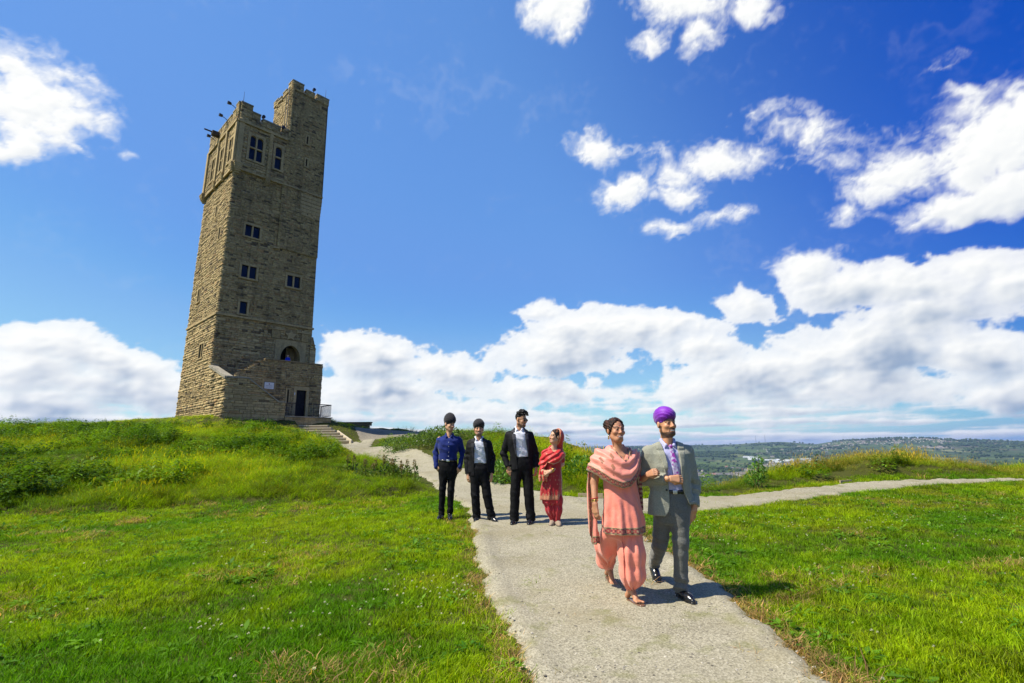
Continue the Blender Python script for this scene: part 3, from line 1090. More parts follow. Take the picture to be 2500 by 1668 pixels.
RELIEFS = [(4.45, 5.18, 6.66, 7.37), (7.08, 7.72, 6.66, 7.37), (5.6, 6.65, 6.64, 7.6)]
# hood mould stepped over the star
tpart(bar(FF, 4.4, 5.62, 7.40, 7.50, -.05, .10), 'hood_mould', M_ASHLAR)
tpart(bar(FF, 6.62, 8.0, 7.40, 7.50, -.05, .10), 'hood_mould', M_ASHLAR)

# ------------------------------------------------------------------ masonry
low_holes = front_big + [ARCH_BIG] + RELIEFS
masonry(FF, 0, TW_W, -1.0, H1, low_holes, (.08, .23), (.18, .62), (0, .022))
masonry(FF, 0, TW_W, H1 + .16, 14.8, front_big, (.07, .20), (.16, .55), (0, .022))
masonry(FF, 0, 4.28, 14.8, H2, front_big, (.07, .19), (.16, .52), (0, .022))
masonry(FT, 4.28, TW_W + .02, 14.8, H2, (), (.07, .17), (.16, .5), (0, .022))
masonry(FT, 4.32, TW_W + .10, H2 + .14, 31.0, turret_big, (.07, .17), (.16, .5), (0, .022))
masonry(FB, .02, 4.32, H2 + .14, H3, look_big, (.14, .26), (.35, .8))
masonry(FL, 0, TW_D, -1.2, H1, left_big, (.08, .26), (.16, .6), (0, .06))
masonry(FL, 0, TW_D, H1 + .16, H2 - .3, left_big, (.07, .22), (.15, .52), (0, .055))
masonry(FLB, -.1, TW_D + .12, H2, H3, lookl_big, (.14, .26), (.3, .7), (0, .04))
cw = core(FF, 0, TW_W, -1.2, 14.8, front_hole + [ARCH_HOLE])
for o_ in (core(FF, 0, 4.32, 14.8, H2, front_hole), core(FT, 4.28, TW_W + .02, 14.8, 31.0, turret_hole), core(FB, 0, 4.32, H2, H3, look_hole),
           core(FL, 0, TW_D, -1.2, H2, left_hole), core(FLB, -.1, TW_D + .1, H2, H3, lookl_hole)):
    cw.add(o_.v, o_.f)
# rear and far sides, roof deck
FRt = lambda s, h, d: (TW_W + d - BAT * h, s + (4.055 - s) / 4.055 * BAT * h, h)
FBk = lambda s, h, d: (s + (4.035 - s) / 4.035 * BAT * h, TW_D + d - BAT * h, h)
for fm, n0, n1 in ((FRt, 0, TW_D), (FBk, 0, TW_W)):
    cw.add([fm(n0, -1.2, 0), fm(n1, -1.2, 0), fm(n1, H3, 0), fm(n0, H3, 0)], [(0, 1, 2, 3)])
cw.add([FF(0, H3, 0), FF(TW_W, H3, 0), FBk(TW_W, H3, 0), FBk(0, H3, 0)], [(0, 1, 2, 3)])
tpart(cw, 'wall', M_CORE)
# turret side, back and roof
TUR_V = 4.35
FTL = lambda s, h, d: (4.42 - d, s, h)
FTR = lambda s, h, d: (TW_W + .10 - BAT * h + d + .12, s, h)
FTB = lambda s, h, d: (s, TUR_V + d, h)
slit_big, slit_hole = window(FTL, 2.05, 2.22, 29.0, 30.3, 1, .12)
masonry(FTL, -.02, TUR_V, H3 + .02, 31.0, [slit_big], (.11, .2), (.24, .6), (0, .05))
mb = core(FTL, -.02, TUR_V, H3, 31.0, [slit_hole])
mb.add([FTB(4.42, H3, 0), FTB(8.0, H3, 0), FTB(8.0, 31, 0), FTB(4.42, 31, 0)], [(0, 1, 2, 3)])
mb.add([FTR(.2, H2, 0), FTR(TUR_V, H2, 0), FTR(TUR_V, 31, 0), FTR(.2, 31, 0)], [(0, 1, 2, 3)])
mb.add([(4.42, .1, 30.9), (8.0, .1, 30.9), (8.0, TUR_V, 30.9), (4.42, TUR_V, 30.9)], [(0, 1, 2, 3)])
tpart(mb, 'turret_wall', M_CORE)

# string courses, cornice, corbels
for (fm, a, b, lo, hi, d) in ((FF, -.10, TW_W + .1, H1, H1 + .16, .12), (FL, .0, TW_D + .1, H1, H1 + .16, .12), (FB, .3, 4.32, H2 - .02, H2 + .13, .10), (FT, 4.30, TW_W + .16, H2, H2 + .14, .10),
                              (FB, -.16, 4.40, H3 - .02, H3 + .2, .16), (FLB, -.14, TW_D + .25, H3 - .02, H3 + .2, .16), (FLB, .0, TW_D + .2, H2 - .16, H2 + .02, .08)):
    tpart(bar(fm, a, b, lo, hi, -.1, d), 'string_course', M_ASHLAR)
mb = MB()
for k in range(6):                                                # stepped corbels below the turret on its right
    bar(FT, 6.05, TW_W + .02 + .02 * k, 18.6 + .36 * k, 18.96 + .36 * k - .05, -.1, .01 + .012 * k, mb)
tpart(mb, 'corbel_table', M_ASHLAR)
tpart(bar(FT, 3.95, 4.42, 14.66, 14.84, -.1, .06), 'corbel_stone', M_ASHLAR)


def corbel(fm, s, h, w, hgt, out, name='corbel'):
    mb = MB()
    for k in range(5):
        t0, t1 = k / 5, (k + 1) / 5
        q = math.sin((k + .6) / 5 * math.pi / 2)
        bar(fm, s - w * (.45 + .55 * q), s + w * (.45 + .55 * q), h + hgt * t0, h + hgt * t1 - .004, -.1, out * q, mb)
    bar(fm, s - w * 1.12, s + w * 1.12, h + hgt, h + hgt + .1, -.1, out * 1.1, mb)
    return tpart(mb, name, M_ASHLAR)


corbel(FB, .22, 20.5, .34, .85, .28)
corbel(FB, 2.86, 20.35, .2, .6, .22)
for s in (2.45, 4.72):
    corbel(FLB, s, 20.55, .24, .6, .22)
corbel(FLB, TW_D - .1, 20.35, .4, .7, .3)
corbel(FLB, .15, 20.6, .3, .7, .2)
# shafts between the look-out windows
mb = MB()
bar(FB, 2.70, 3.02, 21.05, H3 - .03, -.05, .14, mb)
for k in range(9):
    bar(FB, 2.74, 2.98, 21.4 + .42 * k, 21.6 + .42 * k, .141, .18, mb)
tpart(mb, 'shaft', M_ASHLAR)
for s in (2.45, 4.72):
    tpart(bar(FLB, s - .17, s + .17, 21.25, H3 - .03, -.05, .16), 'shaft', M_ASHLAR)
tpart(bar(FLB, -.12, .26, 21.35, H3 - .03, -.05, .10), 'corner_pier', M_ASHLAR)
tpart(bar(FLB, TW_D - .3, TW_D + .18, 21.15, H3 - .03, -.05, .16), 'corner_pier', M_ASHLAR)
tpart(bar(FB, -.02, .42, 21.45, H3 - .03, -.05, .10), 'corner_pier', M_ASHLAR)


# parapets
def parapet(fm, pieces, base, thick=.42, d=.06, name='parapet'):
    for (a, b, top) in pieces:
        mb = bar(fm, a, b, base, top - .12, -thick, d - .05)
        pp = tpart(mb, name, M_CORE)
        tpart(bar(fm, a - .02, b + .02, top - .12, top, -thick - .04, d + .05), 'coping', M_COPING, pp)
        masonry(fm, a, b, base + .01, top - .125, (), (.14, .24), (.25, .6), (d, d + .035), sink=.03)


parapet(FB, [(-.06, .98, 27.4), (1.0, 1.72, 26.85), (1.74, 1.90, 26.15), (1.92, 3.62, 26.55), (3.64, 3.78, 26.0), (3.80, 4.36, 26.6)], H3 + .2)
parapet(FLB, [(-.05, .75, 27.38), (.77, 1.5, 27.0), (1.52, 1.72, 26.3), (1.74, 3.0, 26.9), (3.02, 3.22, 26.3), (3.24, 4.5, 26.9), (4.52, 4.72, 26.3), (4.74, 6.0, 26.9), (6.02, 6.22, 26.3), (6.24, 7.2, 26.9), (7.22, 8.2, 27.3)], H3 + .2)
FTP = f_front(-.14)
parapet(FTP, [(4.38, 5.55, 32.0), (5.57, 5.78, 31.15), (5.80, 6.72, 31.65), (6.74, 6.92, 31.05), (6.94, 8.30, 31.75)], 31.0)
parapet(lambda s, h, d: (4.40 - d, s, h), [(.1, .95, 31.95), (.97, 1.3, 31.3), (1.32, 2.2, 31.65), (2.22, 2.5, 31.05), (2.52, 3.3, 31.5), (3.32, 4.4, 31.7)], 31.0)
parapet(FBk, [(0, 1.2, 27.2), (1.22, 3.0, 26.5), (3.02, 5, 27.0), (5.02, 8, 26.6)], H3)
mb = MB()
mb.tube([(4.22, .35, 26.0), (4.22, .35, 31.2)], .05, 8)
mb.tube([(4.24, .95, 26.0), (4.24, .95, 30.6)], .04, 8)
tpart(mb, 'drain_pipe', M_COPING)
mb = MB()                                                        # roof railing
mb.tube([(.5, 2.2, 27.75), (4.3, 2.2, 27.75)], .035, 6)
mb.tube([(.5, 2.2, 27.45), (4.3, 2.2, 27.45)], .02, 6)
mb.tube([(.5, 2.2, 26.75), (4.3, 2.2, 26.75)], .02, 6)
for k in range(20):
    x = .5 + 3.8 * k / 19
    mb.tube([(x, 2.2, H3), (x, 2.2, 27.45 if k % 6 else 27.75)], .016 if k % 6 else .035, 5)
tpart(mb, 'roof_railing', M_IRON)
for q in ((.35, .25, 27.4), (7.7, .2, 31.7)):
    mb = MB()
    mb.tube([q, (q[0], q[1], q[2] + 1.1)], [.025, .01], 6)
    tpart(mb, 'lightning_rod', M_IRON)
mb = MB()
mb.box((-.62, 4.95, 26.1), (.1, 5.4, 26.5))
mb.box((-1.25, 5.15, 26.36), (-.6, 5.25, 26.46))
tpart(mb, 'timber_beam', simple_mat('dark_timber', (.05, .042, .032), .8, .2))

# ------------------------------------------------------------------ entrance porch and outside stair
ROOF_PTS = [(0, 2.38), (1.52, 2.42), (3.90, .77), (4.42, .77)]
PORCH_PTS = [(.9, 2.75), (1.6, 3.2), (3.34, 4.35), (8.22, 4.38)]
SIDE_PTS = [(-4.0, 2.30), (-.02, 3.56)]
lin = lambda pts: (lambda s: float(np.interp(s, [q[0] for q in pts], [q[1] for q in pts])))
FO = lambda s, h, d: (s, -4.0 - d, h)
FP = lambda s, h, d: (s, -2.0 - d, h)
FS = lambda s, h, d: (-d, s, h)
FPR = lambda s, h, d: (8.22 + d, s, h)
door_hole = (6.10, 6.95, -.22, 2.08)
slit2 = (5.33, 5.47, 1.0, 2.05)
plaque = (3.40, 4.28, 1.94, 2.76)
slit3b, slit3h = window(FS, -.36, -.24, 1.3, 1.8, 1, .08)
slit2b, slit2h = window(FP, 5.33, 5.47, 1.0, 2.05, 1, .12)
masonry(FO, 0, 4.42, -1.4, lin(ROOF_PTS), (), (.10, .27), (.22, .85), (0, .03))
masonry(FP, 1.2, 8.22, -.4, lin(PORCH_PTS), [(5.85, 7.2, -.4, 2.40), slit2b, (3.3, 4.36, 1.85, 2.85)], (.07, .18), (.16, .55), (0, .022))
masonry(FS, -4.0, -.02, -1.4, lin(SIDE_PTS), [slit3b], (.13, .27), (.28, .75), (0, .075))
masonry(FPR, -2.0, .3, -.6, 4.38, (), (.13, .25), (.3, .7))


def wall_prism(pts, fm, base, thick, holes=None):
    mb = MB()
    P = [(pts[0][0], base)] + list(pts) + [(pts[-1][0], base)]
    V = [fm(s, h, -.06) for s, h in P] + [fm(s, h, -thick) for s, h in P]
    n = len(P)
    mb.add(V, [tuple(range(n)), tuple(range(2 * n - 1, n - 1, -1))] + [(i, (i + 1) % n, n + (i + 1) % n, n + i) for i in range(n)])
    return mb


tpart(wall_prism(ROOF_PTS, FO, -1.6, .45), 'stair_wall', M_CORE)
tpart(wall_prism(SIDE_PTS, FS, -1.6, .45), 'stair_wall', M_CORE)
mb = core(FP, 1.2, 8.22, -1.0, 2.9, [door_hole, slit2h])
mb.add([FP(1.2, 2.9, -.06), FP(8.22, 2.9, -.06), FP(8.22, 4.36, -.06), FP(3.34, 4.33, -.06)], [(0, 1, 2, 3)])
mb.add([FP(1.2, 2.9, -.45), FP(8.22, 2.9, -.45), FP(8.22, 4.36, -.45), FP(3.34, 4.33, -.45)], [(3, 2, 1, 0)])
mb.box((8.16, -1.94, -1), (8.0, .2, 4.3))
mb.box((3.4, -1.55, 2.9), (8.0, .0, 3.45))
mb.box((.45, -3.55, -1.2), (4.4, -2.06, .6))
tpart(mb, 'porch_wall', M_CORE)


def coping_run(pts, fm, d0, d1, t=.16, mat=None):
    mb = MB()
    for (s0, h0), (s1, h1) in zip(pts[:-1], pts[1:]):
        V = [fm(s0, h0, d0), fm(s1, h1, d0), fm(s1, h1 + t, d0), fm(s0, h0 + t, d0), fm(s0, h0, d1), fm(s1, h1, d1), fm(s1, h1 + t, d1), fm(s0, h0 + t, d1)]
        mb.add(V, [(0, 3, 2, 1), (4, 5, 6, 7), (0, 1, 5, 4), (1, 2, 6, 5), (2, 3, 7, 6), (3, 0, 4, 7)])
    return tpart(mb, 'coping', mat or M_COPING)


coping_run(ROOF_PTS, FO, -.5, .07, .11)
coping_run(SIDE_PTS, FS, -.5, .09, .2)
mb = MB()
coping_run(PORCH_PTS[2:], FP, -.5, .06, .10, M_CORE)  # darker stone than the other copings: shade put into the colour
# tower buttress on the right below the string course
mb = MB()
V = []
masonry(lambda s, h, d: (s, -.05 - d, h), 7.9, 8.42, -.6, lambda s: 6.2 if s > 8.3 else 6.7, (), (.2, .35), (.3, .5), (0, .03))
mb.box((7.9, -.02, -1), (8.40, 7.5, 6.2))
mb.prism([(7.9, 0.0, 6.2), (8.40, 0.0, 6.2), (8.12, 0.0, 7.2), (7.9, 0.0, 7.2)], (0, 0, 0), (0, 7.4, 0))
tpart(mb, 'buttress', M_CORE)
# door
mb = MB()
bar(FP, 5.86, 6.10, -.22, 2.08, -.3, .03, mb)
bar(FP, 6.95, 7.19, -.22, 2.08, -.3, .03, mb)
bar(FP, 5.86, 7.19, 2.08, 2.38, -.3, .035, mb)
tpart(mb, 'door_surround', M_ASHLAR)
dr = tpart(bar(FP, 6.09, 6.96, -.22, 2.09, -.26, -.20), 'door', M_DOOR)
mb = MB()
for k in range(5):
    bar(FP, 6.12 + .165 * k, 6.12 + .165 * k + .15, -.2, 2.05, -.199, -.185, mb)
tpart(mb, 'plank', M_DOOR, dr)
tpart(bar(FP, 6.82, 6.87, .85, 1.0, -.184, -.13), 'handle', M_IRON, dr)
tpart(bar(FP, 5.90, 5.98, 1.65, 1.85, .036, .05), 'door_notice', M_PLAQUE)
tpart(bar(FP, 3.3, 4.36, 1.85, 2.85, -.1, .012), 'sign_panel', M_ASHLAR)
# platform before the door
mb = MB()
mb.box((4.46, -3.98, -1.5), (8.30, -2.05, -.30))
tpart(mb, 'platform', M_CORE)
mb = MB()
mb.box((4.44, -4.06, -.30), (8.38, -2.03, -.22))
tpart(mb, 'platform_slab', M_COPING)
masonry(lambda s, h, d: (s, -4.0 - d, h), 4.46, 8.30, -1.45, -.305, (), (.25, .32), (.5, 1.0), (0, .02), sink=.03)

# join the stones: the 300 largest that face us stand alone, the rest is one part
cams = np.array([0, 0, CAM_Z])


def screen_area(V):
    q = [tw(*p) - cams for p in V[4:]]
    pr = [(p[0] / p[1], p[2] / p[1]) for p in q]
    a = 0
    for i in range(4):
        x0, y0 = pr[i]
        x1, y1 = pr[(i + 1) % 4]
        a += x0 * y1 - x1 * y0
    return a / 2


QF = [(4, 5, 6, 7), (0, 1, 5, 4), (1, 2, 6, 5), (2, 3, 7, 6), (3, 0, 4, 7)]
order = sorted(range(len(STONES)), key=lambda i: -abs(screen_area(STONES[i][1])))
single = set(order[:300])
allv, allc = [], []
for i, (_, V, c) in enumerate(STONES):
    V = tloc(V)
    if i in single:
        me = quick_mesh('stone', V, QF)
        set_col(me, np.array([c] * 8))
        me.materials.append(M_STONE)
        new_obj('stone', me, TWR)
    else:
        allv += V
        allc += [c] * 8
allv = np.array(allv)
nq = len(allv) // 8
F = (np.arange(nq)[:, None, None] * 8 + np.array(QF)[None]).reshape(-1, 4)
me = quick_mesh('masonry', allv, F)
set_col(me, np.array(allc))
me.materials.append(M_STONE)
tag(new_obj('masonry', me, TWR), 'coursed rubble masonry', None, None, 'stuff')

# ------------------------------------------------------------------ railings, sign and steps
def tworld(q):
    return tuple(tw(*q))


def railing(name, pts, label, posts=(0, -1), hgt=1.02, spacing=.115):
    root = empty(name, tworld((pts[0][0], pts[0][1], -.22)), TW_YAW)
    tag(root, label, 'railing', 'iron railings round the platform')
    o = np.array([pts[0][0], pts[0][1], -.22])
    L = [np.array([p[0], p[1], -.22]) - o for p in pts]
    mb = MB()
    mb.tube([q + np.array([0, 0, hgt]) for q in L], .036, 6)
    mb.build('top_rail', M_IRON, root)
    mb = MB()
    mb.tube([q + np.array([0, 0, .1]) for q in L], .018, 6)
    mb.build('bottom_rail', M_IRON, root)
    shared = None
    for a, b in zip(L[:-1], L[1:]):
        n = int(np.linalg.norm(b - a) / spacing)
        for k in range(n + 1):
            q = a + (b - a) * k / n
            if shared is None:
                t = MB()
                t.tube([(0, 0, .1), (0, 0, hgt)], .016, 5)
                ob = t.build('baluster', M_IRON, root)
                shared = ob.data
            else:
                ob = new_obj('baluster', shared, root)
            ob.location = q
    for q in (L[0], L[-1]):
        t = MB()
        t.tube([q, q + np.array([0, 0, hgt + .06])], .032, 8)
        t.build('post', M_IRON, root)


railing('iron_railing', [(4.55, -3.95), (5.25, -3.95)], 'short black iron railing beside the foot of the stone stair wall')
railing('iron_railing', [(6.75, -3.95), (8.25, -3.95), (8.25, -2.1)], 'black iron railing standing out past the corner of the tower porch')

sg = empty('information_sign', tworld((3.83, -2.012, 2.0)), TW_YAW)
tag(sg, 'white rectangular information plaque on the porch wall of the tower', 'sign')
mb = MB()
mb.box((-.37, -.03, 0), (.37, -.002, .52))
mb.build('panel', M_PLAQUE, sg)
mb = MB()
mb.box((-.395, -.02, -.025), (.395, -.001, 0))
mb.box((-.395, -.02, .52), (.395, -.001, .545))
mb.box((-.395, -.02, -.025), (-.37, -.001, .545))
mb.box((.37, -.02, -.025), (.395, -.001, .545))
mb.build('frame', M_IRON, sg)
mb = MB()
mb.prism([(-.045, -.031, .43), (.045, -.031, .43), (.045, -.031, .37), (0, -.031, .32), (-.045, -.031, .37)], (0, 0, 0), (0, -.004, 0))
mb.build('emblem', M_REDINK, sg)
mb = MB()
rg = random.Random(3)
for k, z in enumerate((.25, .21, .11)):
    x = -.26
    while x < .24:
        w_ = rg.uniform(.02, .06)
        mb.box((x, -.034, z), (min(x + w_, .26), -.031, z + .014))
        x += w_ + .014
mb.build('lettering', M_INK, sg)

st = empty('wooden_steps', (-13.15, 38.0, 1.97))
tag(st, 'weathered timber steps climbing from the path to the tower door', 'steps')
n = 7
for k in range(n):
    y0, z0, cx = .5 * k, 1.46 / n * k, -.43 * k
    hw0, hw1 = 1.36, 1.36 - .05 * k
    mb = MB()
    mb.box((cx - hw0, y0 - .02, z0 - .15), (cx + hw1, y0 + .12, z0 + .12))
    mb.build('sleeper', M_TIMBER, st)
    mb = MB()
    mb.box((cx - hw0 - .02, y0 - .075, z0 + .13), (cx + hw1 + .02, y0 + .14, z0 + 1.46 / n))
    mb.build('nosing', M_TIMBER_TOP, st)  # pale plank added as the bright lit edge of each step
    mb = MB()
    mb.box((cx - hw0 + .03, y0 + .141, z0 - .1), (cx + hw1 - .03, y0 + .55, z0 + 1.46 / n - .02))
    mb.build('tread', M_PATH, st)
    if k in (1, 2, 4):
        mb = MB()
        mb.box((cx + .1, y0 - .06, z0 - .1), (cx + .18, y0 - .021, z0 + .125))
        mb.build('peg', M_TIMBER_TOP, st)
for x0, x1, y1, z1 in ((-1.46, -1.46 - .43 * 6.6, 3.3, 1.42), (1.42, 1.42 - .43 * 4 - .1, 2.0, .86)):
    mb = MB()
    mb.prism([(x0, -.3, -.1), (x1, y1, z1 - .25), (x1, y1, z1 + .14), (x0, -.3, .2)], (0, 0, 0), (.09, .03, 0))
    mb.build('side_board', M_TIMBER_TOP, st)


def floodlight(q, dx, dy, label):
    r = empty('floodlight', tworld(q), TW_YAW)
    tag(r, label, 'floodlight', 'floodlights on the tower top')
    mb = MB()
    mb.tube([(0, 0, -.05), (dx * .5, dy * .5, .12), (dx, dy, .18)], .03, 6)
    mb.build('arm', M_LAMP, r)
    mb = MB()
    d = Vector((dx, dy, 0)).normalized()
    c = Vector((dx, dy, .22))
    mb.tube([c - d * .16, c - d * .1, c + d * .1, c + d * .16], [.06, .13, .15, .15], 10)
    mb.build('lamp_head', M_LAMP, r)


floodlight((.05, .9, 27.0), -.6, 0, 'black floodlight on an arm beside the tower corner battlement')
floodlight((.05, 3.1, 26.9), -.6, 0, 'black floodlight midway along the sunlit battlement above the timber beam')
floodlight((.05, 6.3, 26.3), -.6, 0, 'black floodlight below the timber beam at the far end of the battlement')
floodlight((2.1, .3, 26.6), 0, -.1, 'black floodlight in front of the roof railing')
floodlight((3.72, .0, 26.1), 0, -.3, 'black floodlight in the notch next to the stair turret')
floodlight((6.4, .1, 31.7), 0, -.1, 'black floodlight on top of the stair turret battlement')
# ------------------------------------------------------------------ grass (one mass each, instanced tufts)
LIB = bpy.data.collections.new('plant_library')               # not linked to the scene: only sources for instances


def blade_material(name, rough=0.55, trans=0.42):
    m = bpy.data.materials.new(name)
    m.use_nodes = True
    t = NT(m.node_tree)
    t.n.clear()
    tint = t.node('ShaderNodeAttribute', attribute_name='tint', attribute_type='INSTANCER').outputs['Color']
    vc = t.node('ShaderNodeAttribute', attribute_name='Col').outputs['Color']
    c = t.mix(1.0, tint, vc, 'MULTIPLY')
    d = t.node('ShaderNodeBsdfPrincipled')
    t.put(d.inputs['Base Color'], c)
    d.inputs['Roughness'].default_value = rough
    d.inputs['Specular IOR Level'].default_value = 0.12
    tl = t.node('ShaderNodeBsdfTranslucent')
    t.put(tl.inputs['Color'], t.mix(1.0, c, (1.25, 1.3, 0.35, 1), 'MULTIPLY'))
    mx = t.node('ShaderNodeMixShader')
    mx.inputs[0].default_value = trans
    t.l.new(d.outputs[0], mx.inputs[1])
    t.l.new(tl.outputs[0], mx.inputs[2])
    o = t.node('ShaderNodeOutputMaterial')
    t.l.new(mx.outputs[0], o.inputs['Surface'])
    return m


M_BLADE = blade_material('grass_blade')
M_LEAF = blade_material('leaf', 0.5, 0.35)


def tuft(name, n, height, spread, width, lean, seed, seg=3, straw=0.12, heads=0):
    r = np.random.RandomState(seed)
    V, F, C = [], [], []
    for i in range(n):
        a = r.uniform(0, 2 * math.pi)
        q = spread * math.sqrt(r.uniform())
        bx, by = q * math.cos(a), q * math.sin(a)
        h = height * r.uniform(.45, 1.1)
        dr = r.uniform(0, 2 * math.pi)
        ln = lean * r.uniform(.2, 1.3) * h
        w = width * r.uniform(.7, 1.3)
        px, py = -math.sin(dr) * w / 2, math.cos(dr) * w / 2
        tw_ = r.uniform(-.7, .7)
        dry = r.uniform() < straw
        k = r.uniform(.72, 1.22)
        col = np.array([1.5, 1.12, 1.6]) * k if dry else np.array([1, 1, 1]) * k
        b0 = len(V)
        for s in range(seg + 1):
            t = s / seg
            cx = bx + math.cos(dr + tw_ * t) * ln * t ** 1.7
            cy = by + math.sin(dr + tw_ * t) * ln * t ** 1.7
            cz = h * (t - .18 * lean * t * t) - .01
            ww = 1 - t ** 1.6 * .92
            V += [(cx - px * ww, cy - py * ww, cz), (cx + px * ww, cy + py * ww, cz)]
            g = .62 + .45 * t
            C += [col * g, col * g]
        for s in range(seg):
            F.append((b0 + 2 * s, b0 + 2 * s + 1, b0 + 2 * s + 3, b0 + 2 * s + 2))
        if heads and r.uniform() < heads:                     # flowering grass heads
            tip = np.array(V[-1])
            hb = len(V)
            hl = height * .2
            for s in range(4):
                t = s / 3
                wv = .006 * math.sin(math.pi * (.15 + .8 * t))
                V += [tuple(tip + np.array([-wv, 0, hl * t])), tuple(tip + np.array([wv, wv * .6, hl * t]))]
                C += [np.array([2.0, 1.15, 2.6]) * k] * 2
            for s in range(3):
                F.append((hb + 2 * s, hb + 2 * s + 1, hb + 2 * s + 3, hb + 2 * s + 2))
    me = quick_mesh(name, np.array(V), np.array(F), True)
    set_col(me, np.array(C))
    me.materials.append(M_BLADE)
    o = bpy.data.objects.new(name, me)
    LIB.objects.link(o)
    return o


def leafy(name, n, height, spread, leaf, seed, tall=False):
    """a broad-leaved weed: leaves on short stems"""
    r = np.random.RandomState(seed)
    V, F, C = [], [], []
    for i in range(n):
        a = r.uniform(0, 2 * math.pi)
        q = spread * math.sqrt(r.uniform())
        z = height * r.uniform(.1, 1) * (1 - .45 * (q / spread) ** 2)
        if tall:
            q *= (1 - .6 * z / height)
        c = np.array([q * math.cos(a), q * math.sin(a), z])
        d = np.array([math.cos(a + r.uniform(-.9, .9)), math.sin(a + r.uniform(-.9, .9)), r.uniform(-.25, .55)])
        d /= np.linalg.norm(d)
        s = np.cross(d, [0, 0, 1])
        s /= np.linalg.norm(s) + 1e-9
        L = leaf * r.uniform(.6, 1.3)
        w = L * r.uniform(.3, .5)
        up = np.cross(s, d)
        pts = [c, c + d * L * .45 + s * w * .5 + up * .02 * L, c + d * L - up * .18 * L, c + d * L * .45 - s * w * .5 + up * .02 * L]
        b0 = len(V)
        V += [tuple(p) for p in pts]
        F.append((b0, b0 + 1, b0 + 2, b0 + 3))
        k = r.uniform(.7, 1.25)
        C += [np.array([1, 1, 1]) * k] * 4
    me = quick_mesh(name, np.array(V), np.array(F), False)
    set_col(me, np.array(C))
    me.materials.append(M_LEAF)
    o = bpy.data.objects.new(name, me)
    LIB.objects.link(o)
    return o


def scatter(name, pts, rot, scl, tint, sources, pick, label, tilt=None):
    """one object of kind stuff: points that carry instances"""
    me = bpy.data.meshes.new(name)
    n = len(pts)
    me.vertices.add(n)
    me.vertices.foreach_set('co', np.ascontiguousarray(pts, np.float32).ravel())
    a = me.attributes.new('rot', 'FLOAT_VECTOR', 'POINT')
    rv = np.zeros((n, 3), np.float32)
    rv[:, 2] = rot
    if tilt is not None:
        rv[:, :2] = tilt
    a.data.foreach_set('vector', rv.ravel())
    set_float(me, scl, 'scl')
    a = me.attributes.new('pick', 'INT', 'POINT')
    a.data.foreach_set('value', np.ascontiguousarray(pick, np.int32))
    set_col(me, tint, 'tint')
    o = new_obj(name, me)
    c = bpy.data.collections.new(name + '_sources')
    for s in sources:
        c.objects.link(s)
    g = bpy.data.node_groups.new(name + '_scatter', 'GeometryNodeTree')
    g.interface.new_socket('Geometry', in_out='INPUT', socket_type='NodeSocketGeometry')
    g.interface.new_socket('Geometry', in_out='OUTPUT', socket_type='NodeSocketGeometry')
    N = g.nodes
    gi, go = N.new('NodeGroupInput'), N.new('NodeGroupOutput')
    ip = N.new('GeometryNodeInstanceOnPoints')
    ci = N.new('GeometryNodeCollectionInfo')
    ci.inputs['Collection'].default_value = c
    ci.inputs['Separate Children'].default_value = True
    ci.inputs['Reset Children'].default_value = True

    def attr(nm, typ):
        q = N.new('GeometryNodeInputNamedAttribute')
        q.data_type = typ
        q.inputs['Name'].default_value = nm
        return q.outputs['Attribute']
    L = g.links
    L.new(gi.outputs[0], ip.inputs['Points'])
    L.new(ci.outputs[0], ip.inputs['Instance'])
    ip.inputs['Pick Instance'].default_value = True
    L.new(attr('pick', 'INT'), ip.inputs['Instance Index'])
    L.new(attr('rot', 'FLOAT_VECTOR'), ip.inputs['Rotation'])
    L.new(attr('scl', 'FLOAT'), ip.inputs['Scale'])
    L.new(ip.outputs[0], go.inputs[0])
    md = o.modifiers.new('scatter', 'NODES')
    md.node_group = g
    return tag(o, label, None, None, 'stuff')


RS = np.random.RandomState(21)


def in_view(x, y, z, margin=1.12):
    """wedge the photograph and its neighbours can see"""
    return (np.abs(x) < y * margin + 2.4) & (y > 1.9)


def tower_clear(x, y):
    u, v = to_tower(x, y)
    tower = (u > -.25) & (u < 8.7) & (v > -4.35) & (v < 8.5)
    steps = (np.abs(x + 13.15 + .86 * (y - 38.0)) < 1.62) & (y > 37.6) & (y < 42.4)
    return ~(tower | steps)


def lin3(a, b, t):
    return np.array(a)[None] * (1 - t[:, None]) + np.array(b)[None] * t[:, None]


GREEN = (0.125, 0.30, 0.003)
LIME = (0.345, 0.485, 0.003)
STRAW = (0.48, 0.38, 0.12)
OLIVE = (0.30, 0.345, 0.012)
DEEP = (0.050, 0.125, 0.010)


